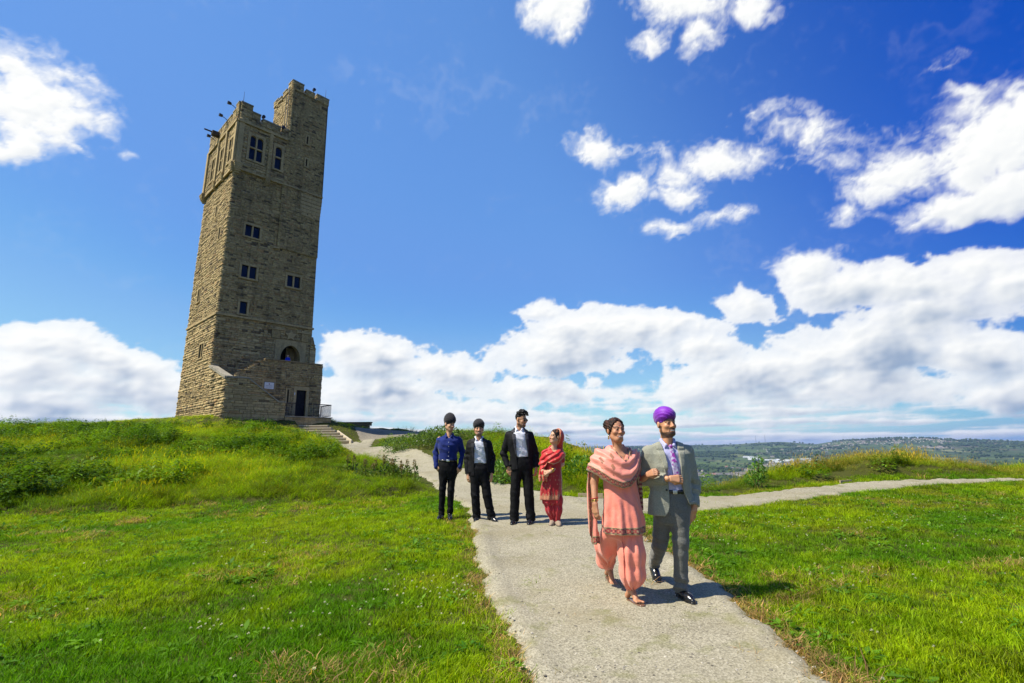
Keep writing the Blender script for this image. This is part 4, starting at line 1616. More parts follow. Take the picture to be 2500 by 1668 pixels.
def lawn():
    pts = []
    for y0, y1, dens in ((1.9, 4.6, 600), (4.6, 7.0, 420), (7.0, 10.5, 270), (10.5, 17.0, 150)):
        xm = y1 * 1.12 + 2.4
        n = int((y1 - y0) * 2 * xm * dens)
        pts.append(np.stack([RS.uniform(-xm, xm, n), RS.uniform(y0, y1, n)], 1))
    P = np.concatenate(pts)
    x, y = P.T
    pd = path_dist(x, y) + fbm2(x, y, 1.6, 3, seed=4.) * .13 + fbm2(x, y, 6.0, 2, seed=6.) * .05
    k = in_view(x, y, 0) & (bank_mask(x, y) < .5) & tower_clear(x, y)
    edge = RS.uniform(size=len(x))
    k &= (pd < -.03) | ((pd < .12) & (edge < .22)) | ((pd < 1.2) & (edge < .010 + .02 * (fbm2(x, y, 1.1, 3, seed=9.) > .25)))
    x, y, pd = x[k], y[k], pd[k]
    n = len(x)
    z = ground_z(x, y)
    a = fbm2(x, y, .42, 4, seed=1.)
    b = fbm2(x, y, 1.7, 3, seed=2.)
    c = fbm2(x, y, .9, 3, seed=3.)
    lime = np.clip(.48 + 1.7 * a + .8 * b + .30 * sstep(5.5, 9, y) * (x < 0) - .22 * sstep(5.5, 4, y), 0, 1)
    col = lin3(GREEN, LIME, lime)
    right = sstep(2.5, 6, x) * sstep(5.0, 8.5, y)
    worn = np.clip(sstep(.16, .55, c + .45 * b) * .6 + .65 * right * sstep(-.25, .3, c), 0, 1)
    col = col * (1 - worn[:, None]) + np.array(OLIVE) * 1.15 * worn[:, None]
    # cut hay lying along the foot of the bank and by the path
    hay = sstep(.16, .42, fbm2(x, y, .9, 4, seed=8.)) * (.22 + .8 * np.exp(-((y - 9.6 + .08 * (x + 9)) / .9) ** 2) * (x < -2))
    hay = np.maximum(hay, sstep(-.38, -.02, pd) * (.5 + .5 * (x > .8)) * (y < 9))
    hm = (RS.uniform(size=n) < hay)
    col[hm] = np.array(STRAW) * RS.uniform(.7, 1.1, (hm.sum(), 1))
    col *= RS.uniform(.5, 1.42, (n, 1))
    deep = sstep(.1, .5, fbm2(x, y, .6, 3, seed=12.)) * (x > 2) * (y < 7)
    col = col * (1 - .45 * deep[:, None])
    scl = RS.uniform(.7, 1.3, n) * (1 + .25 * b) * np.where(pd > -.12, .7, 1.0) * np.where(worn > .5, .72, 1)
    scl *= 1 + .35 * sstep(8, 14, y)
    tall = RS.uniform(size=n) < .05
    scl[tall] *= 1.7
    col[tall] *= .72
    src = [tuft('turf_%d' % i, 22, .062, .075, .0062, .85, 40 + i, 2, .08) for i in range(5)] + [tuft('turf_lean_%d' % i, 20, .075, .09, .006, 1.5, 60 + i, 2, .35) for i in range(3)]
    pick = RS.randint(0, 5, n)
    pick[hm] = RS.randint(5, 8, hm.sum())
    r = scatter('grass', np.stack([x, y, z - .004], 1), RS.uniform(0, 6.28, n), scl, col, src, pick, 'short mown lawn grass on both sides of the path', RS.normal(0, .12, (n, 2)))
    return n


def long_grass():
    pts = []
    for y0, y1, dens in ((9, 13, 120), (13, 18, 85), (18, 26, 45), (26, 48, 24)):
        xm = y1 * 1.1 + 1
        n = int((y1 - y0) * 2 * xm * dens)
        pts.append(np.stack([RS.uniform(-xm, xm, n), RS.uniform(y0, y1, n)], 1))
    P = np.concatenate(pts)
    x, y = P.T
    pd = path_dist(x, y) + fbm2(x, y, 1.6, 3, seed=4.) * .13
    bm = bank_mask(x, y)
    k = in_view(x, y, 0, 1.08) & (RS.uniform(size=len(x)) < bm) & (pd < -.12) & tower_clear(x, y)
    crest_y = np.interp(x, [-8, -5, -3.5, -1.6, .25, 1, 1.73, 2.7, 4.7, 6.5, 8.7, 12, 17, 24], [48, 27, 25, 23, 21, 19, 18, 17.5, 17.5, 18, 19, 20, 22, 23])
    k &= (x < -8) | (y < crest_y)
    x, y, pd = x[k], y[k], pd[k]
    n = len(x)
    z = ground_z(x, y)
    a = fbm2(x, y, .30, 4, seed=21.)
    b = fbm2(x, y, 1.0, 3, seed=22.)
    u, v = to_tower(x, y)
    near_top = sstep(9, 2, np.hypot(np.maximum(np.abs(u - 4) - 4.2, 0), np.maximum(np.abs(v - 1) - 7, 0)))
    lime = np.clip(.40 + .9 * a + .4 * b + .5 * near_top, 0, 1)
    col = lin3((0.12, 0.265, 0.004), (0.37, 0.51, 0.006), lime)
    dark = sstep(.08, .4, b - .2 * a) * (1 - near_top)
    col = col * (1 - .5 * dark[:, None])
    verge = (x > 2) & (y > 11)
    seed_ = sstep(-.2, .35, fbm2(x, y, .45, 3, seed=25.)) * np.where(verge, .8, .10)
    col = col * (1 - .5 * seed_[:, None]) + np.array((0.31, 0.24, 0.06)) * (.5 * seed_[:, None])
    col *= RS.uniform(.42, 1.5, (n, 1))
    hgt = .45 + .55 * np.clip(.45 + 1.3 * a + .9 * b, 0, 1.4)
    hgt *= np.where((x > -8) & (x < 2), .8, 1)
    hgt *= np.where(near_top > .3, .55, 1) * (1 - .55 * sstep(-.7, -.1, pd))
    hgt *= np.where(verge, .80 * sstep(.15, 1.6, y - np.interp(x, [1.2, 2.2, 4.2, 7.2, 9.5, 12, 14, 24], [11.8, 12.0, 12.75, 14.0, 15.1, 15.5, 15.65, 17])) + .32, 1)
    src = [tuft('meadow_%d' % i, 26, .36, .17, .009, 1.35, 80 + i, 4, .14, 0) for i in range(4)] + [tuft('meadow_seed_%d' % i, 24, .46, .18, .007, .8, 90 + i, 4, .35, .45) for i in range(3)]
    pick = np.where(RS.uniform(size=n) < .12 + .5 * seed_, RS.randint(4, 7, n), RS.randint(0, 4, n))
    scatter('long_grass', np.stack([x, y, z - .01], 1), RS.uniform(0, 6.28, n), hgt, col, src, pick, 'long uncut grass covering the bank, the mound and the verge', RS.normal(0, .26, (n, 2)))
    # broad-leaved weeds through the bank
    m = 13000
    xx = RS.uniform(-34, 12, m)
    yy = RS.uniform(9.5, 32, m)
    w = fbm2(xx, yy, .28, 3, seed=31.) + .55 * fbm2(xx, yy, .9, 3, seed=32.)
    pd = path_dist(xx, yy)
    u, v = to_tower(xx, yy)
    kk = (bank_mask(xx, yy) > .8) & (w > .02) & in_view(xx, yy, 0, 1.05) & (pd < -.5) & tower_clear(xx, yy) & (np.hypot(u - 4, v) > 10.5)
    kk &= (xx < -3) | (yy < np.interp(xx, [-5, 0, 2, 12], [25, 20, 17, 18]))
    kk &= (xx < -6.5 + .0 * yy) | (xx < -.44 * yy + .2) | (RS.uniform(size=m) < .16)
    xx, yy, w = xx[kk], yy[kk], w[kk]
    n2 = len(xx)
    col = lin3((0.032, 0.085, 0.006), (0.17, 0.29, 0.02), np.clip(.42 + 1.2 * fbm2(xx, yy, .5, 3, seed=35.) + RS.normal(0, .25, n2), 0, 1))
    col *= RS.uniform(.75, 1.25, (n2, 1))
    src = [leafy('weed_%d' % i, 110, .42, .34, .14, 120 + i) for i in range(3)] + [leafy('nettle_%d' % i, 130, .75, .28, .12, 130 + i, True) for i in range(2)]
    scatter('weeds', np.stack([xx, yy, ground_z(xx, yy) - .02], 1), RS.uniform(0, 6.28, n2), RS.uniform(.45, 1.1, n2), col, src, RS.randint(0, 5, n2), 'dark leafy weeds growing through the long grass of the bank')
    return n + n2


def flowers():
    r = np.random.RandomState(5)
    V, F, C = [], [], []
    for k in range(26):                                        # a clover head
        a, e = r.uniform(0, 6.28), r.uniform(-.3, 1.4)
        d = np.array([math.cos(a) * math.cos(e), math.sin(a) * math.cos(e), math.sin(e)])
        c = np.array([0, 0, .055])
        s = np.cross(d, [0, 0, 1.0])
        s /= np.linalg.norm(s) + 1e-6
        b0 = len(V)
        V += [tuple(c + d * .003 - s * .0022), tuple(c + d * .003 + s * .0022), tuple(c + d * .012 + s * .0018), tuple(c + d * .012 - s * .0018)]
        F.append((b0, b0 + 1, b0 + 2, b0 + 3))
        C += [(1, 1, 1)] * 4
    b0 = len(V)
    V += [(-.001, 0, 0), (.001, 0, 0), (.001, 0, .055), (-.001, 0, .055)]
    F.append((b0, b0 + 1, b0 + 2, b0 + 3))
    C += [(.2, .4, .05)] * 4
    me = quick_mesh('clover_head', np.array(V), np.array(F))
    set_col(me, np.array(C))
    me.materials.append(M_LEAF)
    o = bpy.data.objects.new('clover_head', me)
    LIB.objects.link(o)
    n = 9000
    x = RS.uniform(-8, 11, n)
    y = RS.uniform(3, 12, n)
    w = fbm2(x, y, .55, 3, seed=41.)
    pd = path_dist(x, y)
    patch = np.exp(-((x + .9) / .9) ** 2 - ((y - 5.3) / .5) ** 2) + .7 * np.exp(-((x + 2.3) / .5) ** 2 - ((y - 4.6) / .3) ** 2)
    right = (x > 2.8) & (y > 5.5)
    keep = (pd < -.2) & (bank_mask(x, y) < .3) & in_view(x, y, 0) & (RS.uniform(size=n) < np.clip(.02 + .16 * (w > .28) + .9 * patch + .16 * right * (w > -.1), 0, 1))
    x, y = x[keep], y[keep]
    z = ground_z(x, y)
    n = len(x)
    col = np.tile(np.array([[.72, .70, .62]]), (n, 1)) * RS.uniform(.85, 1.1, (n, 1))
    yel = RS.uniform(size=n) < .06
    col[yel] = (.75, .55, .03)
    scatter('clover_flowers', np.stack([x, y, z + .005], 1), RS.uniform(0, 6.28, n), RS.uniform(.7, 1.1, n), col, [o], np.zeros(n, int), 'small white clover flowers dotted over the lawn')


def lawn_weeds():
    n = 9000
    x = RS.uniform(-9, 12, n)
    y = RS.uniform(2.6, 12, n)
    w = fbm2(x, y, .7, 3, seed=71.)
    k = (path_dist(x, y) < -.12) & (bank_mask(x, y) < .3) & in_view(x, y, 0) & (RS.uniform(size=n) < np.clip(.10 + 1.6 * w, .05, .8))
    x, y = x[k], y[k]
    n = len(x)
    col = lin3((.05, .15, .008), (.16, .32, .02), RS.uniform(size=n))
    src = [leafy('rosette_%d' % i, 16, .16, .30, .26, 150 + i) for i in range(3)]
    scatter('lawn_weeds', np.stack([x, y, ground_z(x, y) - .002], 1), RS.uniform(0, 6.28, n), RS.uniform(.16, .34, n), col, src, RS.randint(0, 3, n), 'low clover leaves and plantain rosettes in the lawn')


def pebbles():
    bm = bmesh.new()
    src = []
    r = np.random.RandomState(3)
    m, t, b = material('pebble', .9, .2)
    t.put(b.inputs['Base Color'], t.node('ShaderNodeAttribute', attribute_name='tint', attribute_type='INSTANCER').outputs['Color'])
    for i in range(4):
        bm = bmesh.new()
        bmesh.ops.create_icosphere(bm, subdivisions=1, radius=1)
        for v in bm.verts:
            v.co = Vector((v.co.x * 1.2, v.co.y, v.co.z * .6)) + Vector(r.normal(size=3)) * .13
        me = bpy.data.meshes.new('pebble')
        bm.to_mesh(me)
        bm.free()
        me.materials.append(m)
        o = bpy.data.objects.new('pebble', me)
        LIB.objects.link(o)
        src.append(o)
    n = 16000
    x = RS.uniform(-1.5, 14, n)
    y = 2.4 + 13 * RS.uniform(size=n) ** 1.6
    pd = _mpd(x, y)
    k = (pd > -.05) & in_view(x, y, 0) & (RS.uniform(size=n) < .35 + .65 * (fbm2(x, y, 1.2, 3, seed=81.) > 0))
    x, y, pd = x[k], y[k], pd[k]
    n = len(x)
    z = ground_z(x, y) - .05 * sstep(-.02, .25, pd) + .07 * sstep(-.12, .16, pd)
    col = lin3((.09, .08, .065), (.50, .46, .37), RS.uniform(size=n) ** 1.2)
    scatter('pebbles', np.stack([x, y, z - .002], 1), RS.uniform(0, 6.28, n), RS.uniform(.004, .012, n), col, src, RS.randint(0, 4, n), 'loose pebbles lying on the gravel path')


print('lawn', lawn(), 'long', long_grass())
lawn_weeds()
pebbles()
flowers()
# ------------------------------------------------------------------ people: implicit surfaces turned into meshes
def smin(a, b, k):
    if k <= 0:
        return np.minimum(a, b)
    h = np.maximum(k - np.abs(a - b), 0) / k
    return np.minimum(a, b) - h * h * k * .25


def smax(a, b, k):
    return -smin(-a, -b, k)


class Shape:
    FAR = .3

    def __init__(self):
        self.ops = []

    def _add(self, fn, lo, hi, op, k):
        self.ops.append((fn, np.array(lo, float), np.array(hi, float), op, k))
        return self

    def cap(self, a, b, ra, rb=None, k=.02, op='u'):
        a, b = np.array(a, float), np.array(b, float)
        rb = ra if rb is None else rb
        ab = b - a
        l2 = float(ab @ ab) + 1e-12

        def fn(p):
            t = np.clip((p - a) @ ab / l2, 0, 1)
            return np.linalg.norm(p - a - t[:, None] * ab, axis=1) - (ra + (rb - ra) * t)
        m = max(ra, rb)
        return self._add(fn, np.minimum(a, b) - m, np.maximum(a, b) + m, op, k)

    def chain(self, pts, rs, k=.02):
        for i in range(len(pts) - 1):
            self.cap(pts[i], pts[i + 1], rs[i], rs[i + 1], k)
        return self

    def ell(self, c, r, k=.02, R=None, op='u'):
        c, r = np.array(c, float), np.array(r, float)

        def fn(p):
            q = p - c
            if R is not None:
                q = q @ R
            k0 = np.linalg.norm(q / r, axis=1)
            k1 = np.linalg.norm(q / (r * r), axis=1) + 1e-9
            return np.where(k0 < 1e-4, -r.min(), k0 * (k0 - 1) / k1)
        m = r.max() if R is not None else r
        return self._add(fn, c - m, c + m, op, k)

    def box(self, c, r, rnd=.01, k=.01, R=None, op='u'):
        c, r = np.array(c, float), np.array(r, float)

        def fn(p):
            q = p - c
            if R is not None:
                q = q @ R
            d = np.abs(q) - (r - rnd)
            return np.linalg.norm(np.maximum(d, 0), axis=1) + np.minimum(d.max(1), 0) - rnd
        m = np.linalg.norm(r) if R is not None else r
        return self._add(fn, c - m, c + m, op, k)

    def loft(self, rows, k=.02, n=2.2, op='u', rnd=.01, fold=None):
        """upright loft: rows (z, cx, cy, rx, ry)"""
        A = np.array(sorted(rows), float)
        z = A[:, 0]

        def fn(p):
            cx, cy, rx, ry = (np.interp(p[:, 2], z, A[:, i]) for i in (1, 2, 3, 4))
            dx, dy = p[:, 0] - cx, p[:, 1] - cy
            q = (np.abs(dx / rx) ** n + np.abs(dy / ry) ** n) ** (1 / n)
            g = np.hypot(dx / rx ** 2, dy / ry ** 2) / (np.hypot(dx / rx, dy / ry) + 1e-6)
            d = (q - 1) / np.maximum(g, 1 / np.maximum(rx, ry))
            if fold is not None:
                d = d - fold(p, np.arctan2(dy, dx))
            e = np.maximum(z[0] - p[:, 2], p[:, 2] - z[-1])
            return smax(d, e, rnd)
        m = np.maximum(A[:, 3], 0).max(), A[:, 4].max()
        lo = (A[:, 1].min() - m[0], A[:, 2].min() - m[1], z[0])
        hi = (A[:, 1].max() + m[0], A[:, 2].max() + m[1], z[-1])
        return self._add(fn, lo, hi, op, k)

    def func(self, fn, lo, hi, op='u', k=.01):
        return self._add(fn, lo, hi, op, k)

    def disp(self, fn):
        """push the surface out by fn(p) metres"""
        return self._add(fn, (-9, -9, -9), (9, 9, 9), 'd', 0)

    def bounds(self):
        lo = np.min([o[1] for o in self.ops if o[3] == 'u'], axis=0)
        hi = np.max([o[2] for o in self.ops if o[3] == 'u'], axis=0)
        return lo, hi

    def __call__(self, p, pad):
        d = np.full(len(p), self.FAR)
        for fn, lo, hi, op, k in self.ops:
            e = pad + k
            m = ((p >= lo - e) & (p <= hi + e)).all(1)
            if op == 'i':
                m = d < .09
            if op == 'd':
                m = np.abs(d) < .032
            if not m.any():
                continue
            q = p[m]
            v = fn(q)
            if op == 'u':
                d[m] = smin(d[m], v, k)
            elif op == 's':
                d[m] = smax(d[m], -v, k)
            elif op == 'i':
                d[m] = smax(d[m], v, k)
            else:
                d[m] = d[m] - v
        return d


def surface(shape, h):
    """surface nets on the blocks that the surface crosses"""
    lo, hi = shape.bounds()
    lo = lo - .03
    B = 6
    nb = np.ceil((hi + .03 - lo) / (B * h)).astype(int)
    g = np.stack(np.meshgrid(*[np.arange(n) for n in nb], indexing='ij'), -1).reshape(-1, 3)
    ctr = lo + (g + .5) * B * h
    pad = B * h * 1.7
    dc = shape(ctr, pad)
    g = g[np.abs(dc) < B * h * 1.45]
    o = np.stack(np.meshgrid(*[np.arange(B + 1)] * 3, indexing='ij'), -1)
    val = np.empty((len(g), B + 1, B + 1, B + 1), np.float32)
    for i in range(0, len(g), 400):
        gi = g[i:i + 400]
        pts = lo + (gi[:, None, None, None, :] * B + o[None]) * h
        val[i:i + 400] = shape(pts.reshape(-1, 3), B * h * .9 + .02).reshape(len(gi), B + 1, B + 1, B + 1)
    s = val < 0
    corners = [(0, 0, 0), (1, 0, 0), (0, 1, 0), (1, 1, 0), (0, 0, 1), (1, 0, 1), (0, 1, 1), (1, 1, 1)]
    cs = [s[:, a:B + a, b:B + b, c:B + c] for a, b, c in corners]
    cnt = sum(x.astype(np.int8) for x in cs)
    act = (cnt > 0) & (cnt < 8)
    bi, ci, cj, ck = np.nonzero(act)
    cell = g[bi] * B + np.stack([ci, cj, ck], 1)
    V8 = np.stack([val[bi, ci + a, cj + b, ck + c] for a, b, c in corners], 1)
    cor = np.array(corners, float)
    acc = np.zeros((len(cell), 3))
    num = np.zeros(len(cell))
    for i in range(8):
        for j in range(i + 1, 8):
            if np.abs(cor[i] - cor[j]).sum() != 1:
                continue
            a, b = V8[:, i], V8[:, j]
            m = (a < 0) != (b < 0)
            t = np.where(m, a / np.where(m, a - b, 1), 0)
            acc += np.where(m[:, None], cor[i] + t[:, None] * (cor[j] - cor[i]), 0)
            num += m
    verts = lo + (cell + acc / num[:, None]) * h
    dim = nb * B + 2
    cid = (cell[:, 0] * dim[1] + cell[:, 1]) * dim[2] + cell[:, 2]
    order = np.argsort(cid)
    sid = cid[order]

    def find(c):
        q = (c[:, 0] * dim[1] + c[:, 1]) * dim[2] + c[:, 2]
        k = np.clip(np.searchsorted(sid, q), 0, len(sid) - 1)
        return np.where(sid[k] == q, order[k], -1)
    faces = []
    for ax, (c1, e1, e2) in enumerate(((1, 1, 2), (2, 2, 0), (4, 0, 1))):
        a, b = V8[:, 0] < 0, V8[:, c1] < 0
        m = np.nonzero(a != b)[0]
        if not len(m):
            continue
        c0 = cell[m]
        d1, d2 = np.zeros(3, int), np.zeros(3, int)
        d1[e1] = 1
        d2[e2] = 1
        q = np.stack([m, find(c0 - d1), find(c0 - d1 - d2), find(c0 - d2)], 1)
        fl = a[m]
        q = np.where(fl[:, None], q, q[:, ::-1])
        faces.append(q[(q >= 0).all(1)])
    return verts, np.concatenate(faces)


def cloth_material(name, rough=.85, weave=900., bumps=.25, sheen=.15, spec=.15, speck=0.0):
    m, t, b = material(name, rough, spec)
    c = t.node('ShaderNodeAttribute', attribute_name='Col').outputs['Color']
    p = t.node('ShaderNodeTexCoord').outputs['Object']
    n = t.noise(p, weave * .25, 3, .7)
    lo = 1 - .07 - speck
    c = t.mix(1.0, c, t.ramp(n, [(.3, (lo, lo, lo)), (.7, (1.06 + speck, 1.06 + speck, 1.06 + speck))]), 'MULTIPLY')
    t.put(b.inputs['Base Color'], c)
    b.inputs['Sheen Weight'].default_value = sheen
    bump(t, b, t.math('ADD', t.math('ADD', t.math('MULTIPLY', t.noise(p, 9, 3, .5), 1.2), t.math('MULTIPLY', t.noise(t.vmath('MULTIPLY', p, (1, 1, 1.8)), 26, 3, .55, .6), .8)), t.math('MULTIPLY', t.noise(p, weave * .3, 2, .5), .25)), bumps, .010)
    return m


M_CLOTH = cloth_material('cloth')
M_TWEED = cloth_material('tweed', .95, 700., .35, .25, .1, .35)
M_SILK = cloth_material('silk_cloth', .5, 500., .3, .3, .35)
M_SUIT = cloth_material('suit_cloth', .75, 900., .15, 0, .16)
M_LEATHER = cloth_material('shoe_leather', .22, 60., .08, 0, .6)
M_HAIR = cloth_material('hair', .6, 260., .5, 0, .2)


def skin_material():
    m, t, b = material('skin', .5, .4)
    c = t.node('ShaderNodeAttribute', attribute_name='Col').outputs['Color']
    p = t.node('ShaderNodeTexCoord').outputs['Object']
    c = t.mix(1.0, c, t.ramp(t.noise(p, 45, 4, .6), [(.3, (.9, .87, .86)), (.7, (1.08, 1.06, 1.05))]), 'MULTIPLY')
    t.put(b.inputs['Base Color'], c)
    b.inputs['Subsurface Weight'].default_value = .12
    b.inputs['Subsurface Radius'].default_value = (.012, .005, .003)
    b.inputs['Subsurface Scale'].default_value = .4
    bump(t, b, t.noise(p, 160, 3, .6), .12, .004)
    return m


M_SKIN = skin_material()
M_METAL = simple_mat('gold_metal', (.65, .42, .12), .3, .5, 1.0, .1, 20, 0)
M_STEEL = simple_mat('steel_metal', (.6, .6, .6), .3, .5, 1.0, .1, 20, 0)
M_GLASS = simple_mat('dark_lens', (.02, .012, .008), .1, .7, 0, .1, 10, 0)


def garment(parent, name, shape, h, col, mat=None, label=None):
    v, f = surface(shape, h)
    me = quick_mesh(name, v, f, True)
    c = col(v) if callable(col) else np.tile(np.array(col, float)[None], (len(v), 1))
    set_col(me, np.clip(c * .82, 0, 1))
    me.materials.append(mat or M_CLOTH)
    o = new_obj(name, me, parent)
    if label:
        o['label'] = label
    return o


def rot(yaw, pitch=0, roll=0):
    """head frame: yaw > 0 turns to image right, pitch > 0 looks up; columns are the local axes"""
    y, p, r = rad(yaw), rad(pitch), rad(roll)
    Ry = np.array([[math.cos(y), -math.sin(y), 0], [math.sin(y), math.cos(y), 0], [0, 0, 1]])
    Rx = np.array([[1, 0, 0], [0, math.cos(p), math.sin(p)], [0, -math.sin(p), math.cos(p)]])
    Rr = np.array([[math.cos(r), 0, math.sin(r)], [0, 1, 0], [-math.sin(r), 0, math.cos(r)]])
    return Ry @ Rx @ Rr


class Head:
    def __init__(self, c, R, s=1.0, female=False):
        self.c, self.R, self.s, self.f = np.array(c, float), R, s, female

    def w(self, x, y, z):
        return self.c + self.R @ (np.array([x, y, z], float) * self.s)

    def loc(self, p):
        return (p - self.c) @ self.R / self.s

    def add(self, S, smile=0.0):
        w, s, R = self.w, self.s, self.R
        g, nf = (.86, .84) if self.f else (1.0, 1.0)
        S.ell(w(0, .018, .032), np.array((.075, .095, .086)) * s, .02, R)
        S.ell(w(0, -.028, -.040), np.array((.063 * g, .066, .078)) * s, .035, R)
        S.cap(w(-.012 * g, -.070, -.098 + .008 * (self.f)), w(.012 * g, -.070, -.098 + .008 * (self.f)), .020 * g * s, None, .028)
        for q in (-1, 1):
            S.cap(w(q * .052 * g, .010, -.060), w(q * .022, -.058, -.098), .021 * g * s, .017 * g * s, .030)
            S.ell(w(q * .039, -.066, -.030 + .004 * smile), np.array((.022, .018, .018)) * (1.15 if self.f else 1.0) * s, .022, R)
            S.ell(w(q * .031, -.104, .001), np.array((.020, .020 * (.9 if self.f else 1), .013)) * s, .014, R, 's')
            S.ell(w(q * .031, -.0785, .000), np.array((.0150, .0125, .0115)) * s, .004, R)
            S.cap(w(q * .012, -.088 * (1 - .04 * (1 - nf)), .021), w(q * .048, -.072, .019), .0085 * nf * s, .007 * nf * s, .014)
            S.ell(w(q * .079, .012, -.006), np.array((.010, .019, .031)) * s, .010, R)
            S.ell(w(q * .013, -.100, -.034), np.array((.0095, .010, .008)) * nf * s, .007, R)
        S.cap(w(0, -.086, .012), w(0, -.103 - .009 * nf ** 3, -.030), .0085 * nf * s, .0125 * nf * s, .012)
        S.cap(w(-.019 - .006 * smile, -.084, -.066 + .006 * smile), w(0, -.089, -.066), .0060 * s, .0066 * s, .010)
        S.cap(w(.019 + .006 * smile, -.084, -.066 + .006 * smile), w(0, -.089, -.066), .0060 * s, .0066 * s, .010)
        S.cap(w(-.014, -.083, -.077), w(.014, -.083, -.077), .0072 * s, None, .008)

    def paint(self, p, col, skin, beard=None, smile=False, brow=(.02, .013, .01), bindi=False, lips=None):
        q = self.loc(p)
        x, y, z = q.T
        near = (np.abs(x) < .1) & (y < .06) & (z > -.15) & (z < .14)
        front = near & (y < -.02)
        ax = np.abs(x)

        def mixc(m, c, a=1.0):
            a = np.clip(np.where(m, a, 0), 0, 1)[:, None]
            col[:] = col * (1 - a) + np.array(c)[None] * a
        warm = np.array(skin) * np.array([1.06, .86, .84])
        mixc(front & (np.hypot(ax - .04, z + .03) < .02), warm, .5)
        mixc(front & (y < -.10) & (z < 0), warm, .5)
        if beard is not None:
            kind, bc = beard
            jaw = near & (z < -.052 - .55 * np.clip(y + .03, -.06, .1) * 0) & (y < .02)
            line = -.083 + .10 * np.clip(ax - .03, 0, .05) + .012 * (ax < .034)
            m = near & (z < line) & (z > -.135) & (y < .03) & (y > -.2)
            if kind == 'full':
                mixc(m & ~((ax < .026) & (z > -.083) & (z < -.058) & (y < -.07)), bc, .84)
                mixc(near & (ax > .056) & (z < -.02) & (y < .004) & (y > -.022), bc, .8)
            elif kind == 'short':
                mixc(m & ~((ax < .026) & (z > -.083) & (z < -.058) & (y < -.07)), bc, .78)
                mixc(near & (ax > .052) & (z < -.03) & (y < .0) & (y > -.04), bc, .6)
            elif kind == 'shadow':
                mixc(m, bc, .25)
            mixc(front & (y < -.06) & (z < -.046) & (z > -.061) & (ax < .034), bc, .9 if kind != 'shadow' else .4)
        mixc(front & (y < -.066) & (np.abs(z + .070) < .0125 - 8 * x * x) & (ax < .03), lips or np.array(skin) * np.array([.95, .6, .58]), .6)
        if smile:
            mixc(front & (y < -.06) & (np.abs(z + .0700 - 6 * x * x) < .0048) & (ax < .022), (.62, .60, .56), .95)
        eye = front & (np.hypot((ax - .031) / .0135, (z - .0) / .0055) < 1)
        mixc(front & (np.hypot((ax - .031) / .023, (z - .001) / .0165) < 1), np.array(skin) * .65, .10 if self.f else .22)
        mixc(eye, (.26, .225, .20), .8)
        mixc(eye & (np.hypot(ax - .031, z) < .0066), (.012, .008, .006), 1.0)
        mixc(front & (np.abs(z - .0095) < .0035) & (ax > .016) & (ax < .046), (.015, .01, .008), .38 if self.f else .55)
        mixc(front & (np.abs(z - .0265 + 2.2 * (ax - .034) ** 2 * 4) < .0058) & (ax > .011) & (ax < .054), brow, .95)
        if bindi:
            mixc(front & (np.hypot(x, z - .036) < .0055), (.25, .01, .01), 1.0)


def hand(S, W, d, n, side, curl=.5, sc=1.0, spread=.2, thumb_in=.4):
    """palm, four unequal fingers and a thumb. d: wrist to knuckles, n: palm side, side: +-1 where the thumb sits"""
    W, d, n = (np.array(q, float) for q in (W, d, n))
    d /= np.linalg.norm(d)
    n -= d * (n @ d)
    n /= np.linalg.norm(n)
    s = np.cross(d, n) * side
    sc *= 1.0
    offs = (.030, .010, -.010, -.028)
    lens = (.92, 1.0, .94, .76)
    for o, l in zip(offs, lens):
        k0 = W + d * .012 * sc + s * o * .55 * sc
        k1 = W + d * .088 * sc * (1 - .06 * abs(o) / .03) + s * o * sc
        S.cap(k0, k1, .0155 * sc, .0125 * sc, .016)
        ang, p = curl * .35, k1
        for seg, r0, r1, c in ((.040, .0105, .0095, .55), (.026, .0095, .0088, .95), (.021, .0088, .0072, .7)):
            v = d * math.cos(ang) + n * math.sin(ang) + s * o * spread * 6 * math.cos(ang)
            v /= np.linalg.norm(v)
            e = p + v * seg * l * sc
            S.cap(p, e, r0 * sc, r1 * sc, .004)
            p = e
            ang += curl * c * 1.35
    t0 = W + d * .022 * sc + s * .020 * sc + n * .004
    t1 = t0 + (d * .62 + s * (.75 - .4 * thumb_in) + n * .45 * thumb_in) * .046 * sc
    t2 = t1 + (d * .85 + s * (.25 - .5 * thumb_in) + n * .45 * thumb_in) * .032 * sc
    t3 = t2 + (d * .9 + s * (-.1 - .3 * thumb_in) + n * .4 * thumb_in) * .024 * sc
    S.chain([t0, t1, t2, t3], [.0155 * sc, .0125 * sc, .0105 * sc, .008 * sc], .008)


def shoe(S, ankle, toe, w=.040, sole=.0, hgt=.055):
    """a laced shoe from heel to toe, standing on z = sole at both ends or tipped with the foot"""
    a, t = np.array(ankle, float), np.array(toe, float)
    d = t - a
    d[2] = 0
    d /= np.linalg.norm(d) + 1e-9
    return a, t, d


def folds(seed, amp, fz=14., fa=1.0, warp=.6):
    """soft creases: displacement from stretched noise"""
    def fn(p):
        q = p * np.array([fa * 9, fa * 9, fz]) + seed * 7.31
        q2 = q + warp * np.stack([perlin(q * .6 + 3), perlin(q * .6 + 9), perlin(q * .6 + 15)], 1)
        return amp * (perlin(q2) + .5 * perlin(q2 * 2.1 + 5)) * 1.4
    return fn


def creases(seed, amp, axis, freq, sharp=2.0):
    axis = np.array(axis, float) / np.linalg.norm(axis)

    def fn(p):
        w = perlin(p * 7 + seed * 3.3)
        s = np.sin((p @ axis) * freq + w * 4.0 + seed)
        return amp * (np.abs(s) ** sharp * np.sign(s)) * (.4 + .9 * np.clip(perlin(p * 5 + seed) + .4, 0, 1))
    return fn


BLACK = np.array((.0065, .0065, .008))
